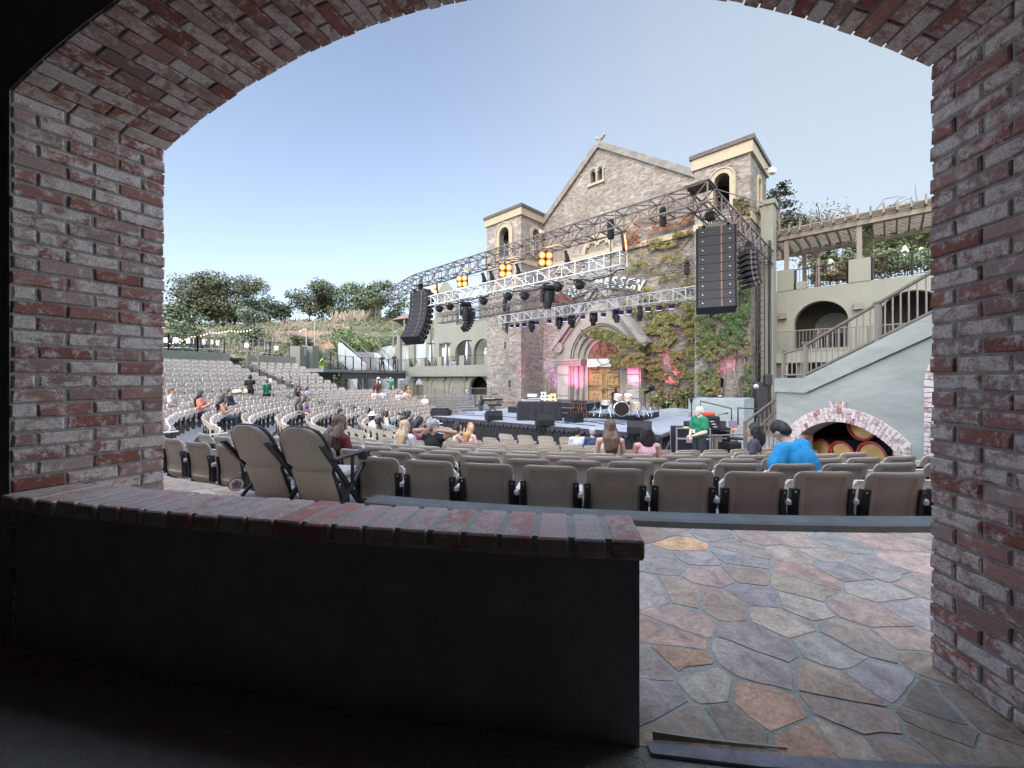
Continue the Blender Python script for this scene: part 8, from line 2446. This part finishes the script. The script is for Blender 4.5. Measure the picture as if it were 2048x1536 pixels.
sitter(749,3,'far','dark haired woman in a white and coral top sitting far off', style='long', hair=DB, shirt=(.6,.5,.48), det=0, yaw=-.3)
sitter(764,3,'far','woman in a white shirt and light jeans with her feet up', style='long', hair=BR_, shirt=(.65,.66,.68), pants=(.25,.35,.5), det=0, yaw=-.3)
sitter(797,4,'far','dark haired woman in a white tee far off beside a man in white', style='long', hair=DB, shirt=(.62,.55,.5), det=0, yaw=-.3)
sitter(811,4,'far','man in a cream tee far off in the stepped seats', style='short', hair=DB, shirt=(.6,.56,.45), skin='tan', det=0, scale=1.08)
sitter(818,2,'far','person in an orange yellow top near the sloping railing', style='bald', skin='tan', shirt=(.65,.30,.08), det=0)
p, t_ = seat_at(755,2,'far'); person('person with long dark hair in a brown jacket kneeling on the far seats', p+up*.25, t_-.6, pose='sit', style='long', hair=(.03,.012,.012), shirt=(.09,.04,.035), sleeve='long', scale=1.25, lean=.25)
p, t_ = seat_at(895,6,'far'); person('blond woman in a pale top lounging by the left corner of the stage', p, t_-1.0, style='long', hair=BL, shirt=(.55,.55,.62), det=0, lean=-.3)
for px, k, blk, Y, lab, kw in (
    (593,8,'middle',13.5,'black haired person in a pale blue shirt turned away by the aisle', dict(style='bob', hair=BK, shirt=(.45,.52,.68), sleeve='long')),
    (608,7,'near',9.5,'woman in a cream cap and blue denim jacket by the aisle', dict(style='long', hair=DB, shirt=(.10,.16,.28), sleeve='long', hat=((.62,.58,.50),'cap'), yaw=-.7)),
    (613,6,'middle',13,'dark haired man with glasses sitting behind the cream cap', dict(style='short', hair=BK, shirt=(.3,.3,.32))),
    (642,8,'middle',13.5,'woman with ginger hair in a dark green top', dict(style='long', hair=(.40,.18,.08), skin='pale', shirt=(.02,.09,.055), yaw=.6)),
    (656,8,'middle',14,'dark haired woman in black facing the camera', dict(style='long', hair=DB, shirt=(.02,.02,.025), yaw=2.0, hyaw=.4)),
    (670,9,'middle',14.5,'smiling dark haired woman turned round in a black jacket', dict(style='long', hair=BK, shirt=(.03,.03,.035), sleeve='long', yaw=2.3)),
    (594,4,'middle',18.5,'dark haired person, left of two sitting close together', dict(style='long', hair=DB, shirt=(.12,.10,.10))),
    (606,4,'middle',19,'dark haired person, right of two sitting close together', dict(style='long', hair=BK, shirt=(.25,.22,.30))),
    (585,1,('middle','far'),21.5,'person in black, left of three heads near the cross aisle', dict(style='long', hair=BK, shirt=(.03,.03,.03))),
    (599,1,('middle','far'),22.0,'woman in white, middle of three heads near the cross aisle', dict(style='long', hair=DB, shirt=(.6,.55,.55))),
    (613,1,('middle','far'),22.5,'woman in a pale top, right of three heads near the cross aisle', dict(style='long', hair=BK, shirt=(.55,.5,.55))),
    (394,1,'middle',15.5,'dark haired woman in a coral top sitting near the brick pier', dict(style='long', hair=BK, shirt=(.62,.20,.13), arms=('phone','phone'), det=1)),
    (438,2,'middle',15.5,'black curly haired person in a tan tank top', dict(style='curly', hair=BK, skin='tan', shirt=(.35,.24,.16), top='strap', arms=('phone','phone'), det=1)),
    (453,1,'middle',16.5,'man with glasses in a black jacket beside the tan tank top', dict(style='short', hair=BK, shirt=(.03,.035,.05), sleeve='long', det=1)),
    (336,0,'middle',12,'person in denim shorts half hidden behind the brick pier', dict(style='short', hair=BR_, shirt=(.5,.45,.42), pants=(.25,.38,.55), det=1))):
    kw = dict(kw); y_ = kw.pop('yaw', 0); sitter(px, k, blk, lab, yaw=y_, Y=Y, **kw)
def stander(px, ytop, Y, lab, rz, **kw):
    p = P(px, ytop, Y); h = 1.70*kw.get('scale', 1.0)
    return person(lab, V(p.x, p.y, p.z-h), rz, pose=kw.pop('pose','stand'), **kw)
stander(500,750,20.6,'woman in black standing in the cross aisle with her hand at her chin', .6, style='bun', hair=BK, skin='tan', shirt=(.015,.015,.018), pants=(.015,.015,.018), arms=('hang','chin'), det=1)
stander(533,759,20.9,'man in a green shirt and black trousers standing in the cross aisle', 1.2, style='short', hair=BR_, shirt=(.015,.15,.07), pants=(.015,.015,.018), arms=('hang','phone'), det=1, group='venue staff in green shirts')
stander(757,755,30.5,'person in a white sun hat and pale blue shirt under the bridge', 2.6, style='long', hair=DB, shirt=(.45,.55,.75), sleeve='long', hat=((.68,.68,.66),'bucket'))
stander(781,755,30.5,'grey haired man in a green shirt raising an arm by the bridge post', 2.8, style='short', hair=(.45,.45,.45), shirt=(.012,.17,.08), arms=('hang','raise'), group='venue staff in green shirts')
stander(718,741,37,'person in blue jeans striding below the bridge deck', 1.4, pose='walk', style='short', hair=BK, shirt=(.03,.03,.035), pants=(.10,.15,.24))
stander(765,709,39.5,'person in black leaning on the bridge railing with one leg out', pi, pose='walk', style='short', hair=BK, shirt=(.02,.02,.025), arms=('rail','rail'), lean=.15)
stander(789,708,41,'man in black standing upright at the bridge railing', pi, style='short', hair=BK, skin='tan', shirt=(.02,.02,.022), arms=('rail','rail'))
stander(791,662,48.5,'steward in green standing behind the upper railing on the slope', 2.6, style='short', hair=(.5,.5,.5), shirt=(.015,.16,.09), group='venue staff in green shirts')
stander(962,792,24.0,'dark haired person in black and white standing behind the keyboard', 1.7, style='long', hair=BK, skin='light', shirt=(.05,.07,.06), sleeve='long', arms=('rail','rail'), det=1)
stander(941,779,33.5,'person in blue with a white cap bending under the balcony arch', 1.2, style='short', hair=BK, shirt=(.08,.22,.38), hat=((.7,.7,.7),'cap'), lean=.5)
M_TBL = mat('white_table', (.6,.6,.58), .5, .05, 4)
for i, (px, ytop, hc_, sc_, rz_, lab) in enumerate(((822,703,BK,(.02,.02,.03),.6,'black haired person in black at the balcony end nearest the bridge'),(830,709,BR_,(.55,.45,.42),-.8,'brown haired person in pale pink at the first balcony table'),
    (858,703,DB,(.55,.58,.35),1.2,'dark haired person in pale yellow green on the balcony'),(870,706,BR_,(.6,.42,.38),-1.0,'person in pink turned sideways on the balcony'),(877,704,BK,(.04,.04,.05),1.5,'black haired person beside the person in pink on the balcony'),
    (907,704,BK,(.3,.35,.4),pi,'dark haired woman facing out behind the iron balcony panel'),(928,703,BK,(.03,.03,.035),1.3,'dark haired person between the two balcony arches'))):
    Yb = FP(px, 720, -.9); p = P(px, ytop, Yb.y); person(lab, V(p.x,p.y,zb1-.75), rz_, pose='sit', style='long' if i not in (4,) else 'bob', hair=hc_, shirt=sc_, sleeve='long', scale=1.15, group='guests seated on the balcony')
for i, px in enumerate((835,864,915)):
    p = FP(px, 725, -1.1); c = V(p.x,p.y,zb0); t = thing('cafe_table', f'small white cafe table on the balcony, {ordn(i)} from the bridge', 'table', c, 0, 'balcony tables')
    mb = MB(); mb.lathe(c+up*.85, [(.55,0),(.55,.04)], 14); mb.build('table_top', M_TBL, t)
    mb = MB(); mb.tube(c, c+up*.85, .05); mb.lathe(c, [(.3,0),(.05,.06)], 10); mb.build('pedestal', M_CAST, t)
# merch table with a pale bag in the cross aisle
p = P(478,778,20.4); t = thing('folding_table', 'dark folding table carrying a pale bag in the cross aisle', 'table', V(p.x,p.y,-.36))
mb = MB(); mb.cbox(V(p.x,p.y,.38), (1.3,.6,.05), .01, rotz(.3)); mb.build('table_top', M_BLK, t)
mb = MB()
for sx in (-1,1):
    for sy in (-1,1): mb.tube(V(p.x+sx*.5,p.y+sy*.2+sx*.15,-.36), V(p.x+sx*.5,p.y+sy*.2+sx*.15,.36), .02, 5)
mb.build('frame', M_CAST, t)
mb = MB(); mb.ball(V(p.x-.1,p.y,.48), (.28,.2,.13), 10, 6); mb.ball(V(p.x+.3,p.y+.1,.5), (.12,.1,.16), 8, 6); tag(mb.build('tote_bag', mat('pale_yellow_bag', (.6,.55,.35), .7, .2, 9), smooth=True), 'pale yellow bag lying on the dark folding table', 'bag')
p = P(541,757,21); t = thing('aisle_sign', 'small white row number sign on a black pole in the cross aisle', 'sign', V(p.x,p.y,-.36))
mb = MB(); mb.tube(V(p.x,p.y,-.36), V(p.x,p.y,p.z), .02); mb.build('pole', M_CAST, t); mb = MB(); mb.box(V(p.x,p.y-.03,p.z-.1), (.16,.02,.2)); mb.build('sign_face', M_CAP, t)
# bag on the near seat at the left
p, t_ = seat_at(480,1,'near'); p = p+V(0,0,.52)+V(-sin(t_),cos(t_),0)*.2
t = thing('tote_bag', 'pale bag lying on a seat just beyond the house sign', 'bag', p)
mb = MB(); mb.ball(p, (.2,.16,.07), 12, 8); mb.build('bag_body', M_CAP, t, smooth=True)
mb = MB(); mb.path([p+V(.1*cos(a),.05,.05+.1*sin(a)) for a in [pi*i/8 for i in range(9)]], .008, 5); mb.build('strap', M_CAST, t)
bpy.data.scenes.remove(TSC)
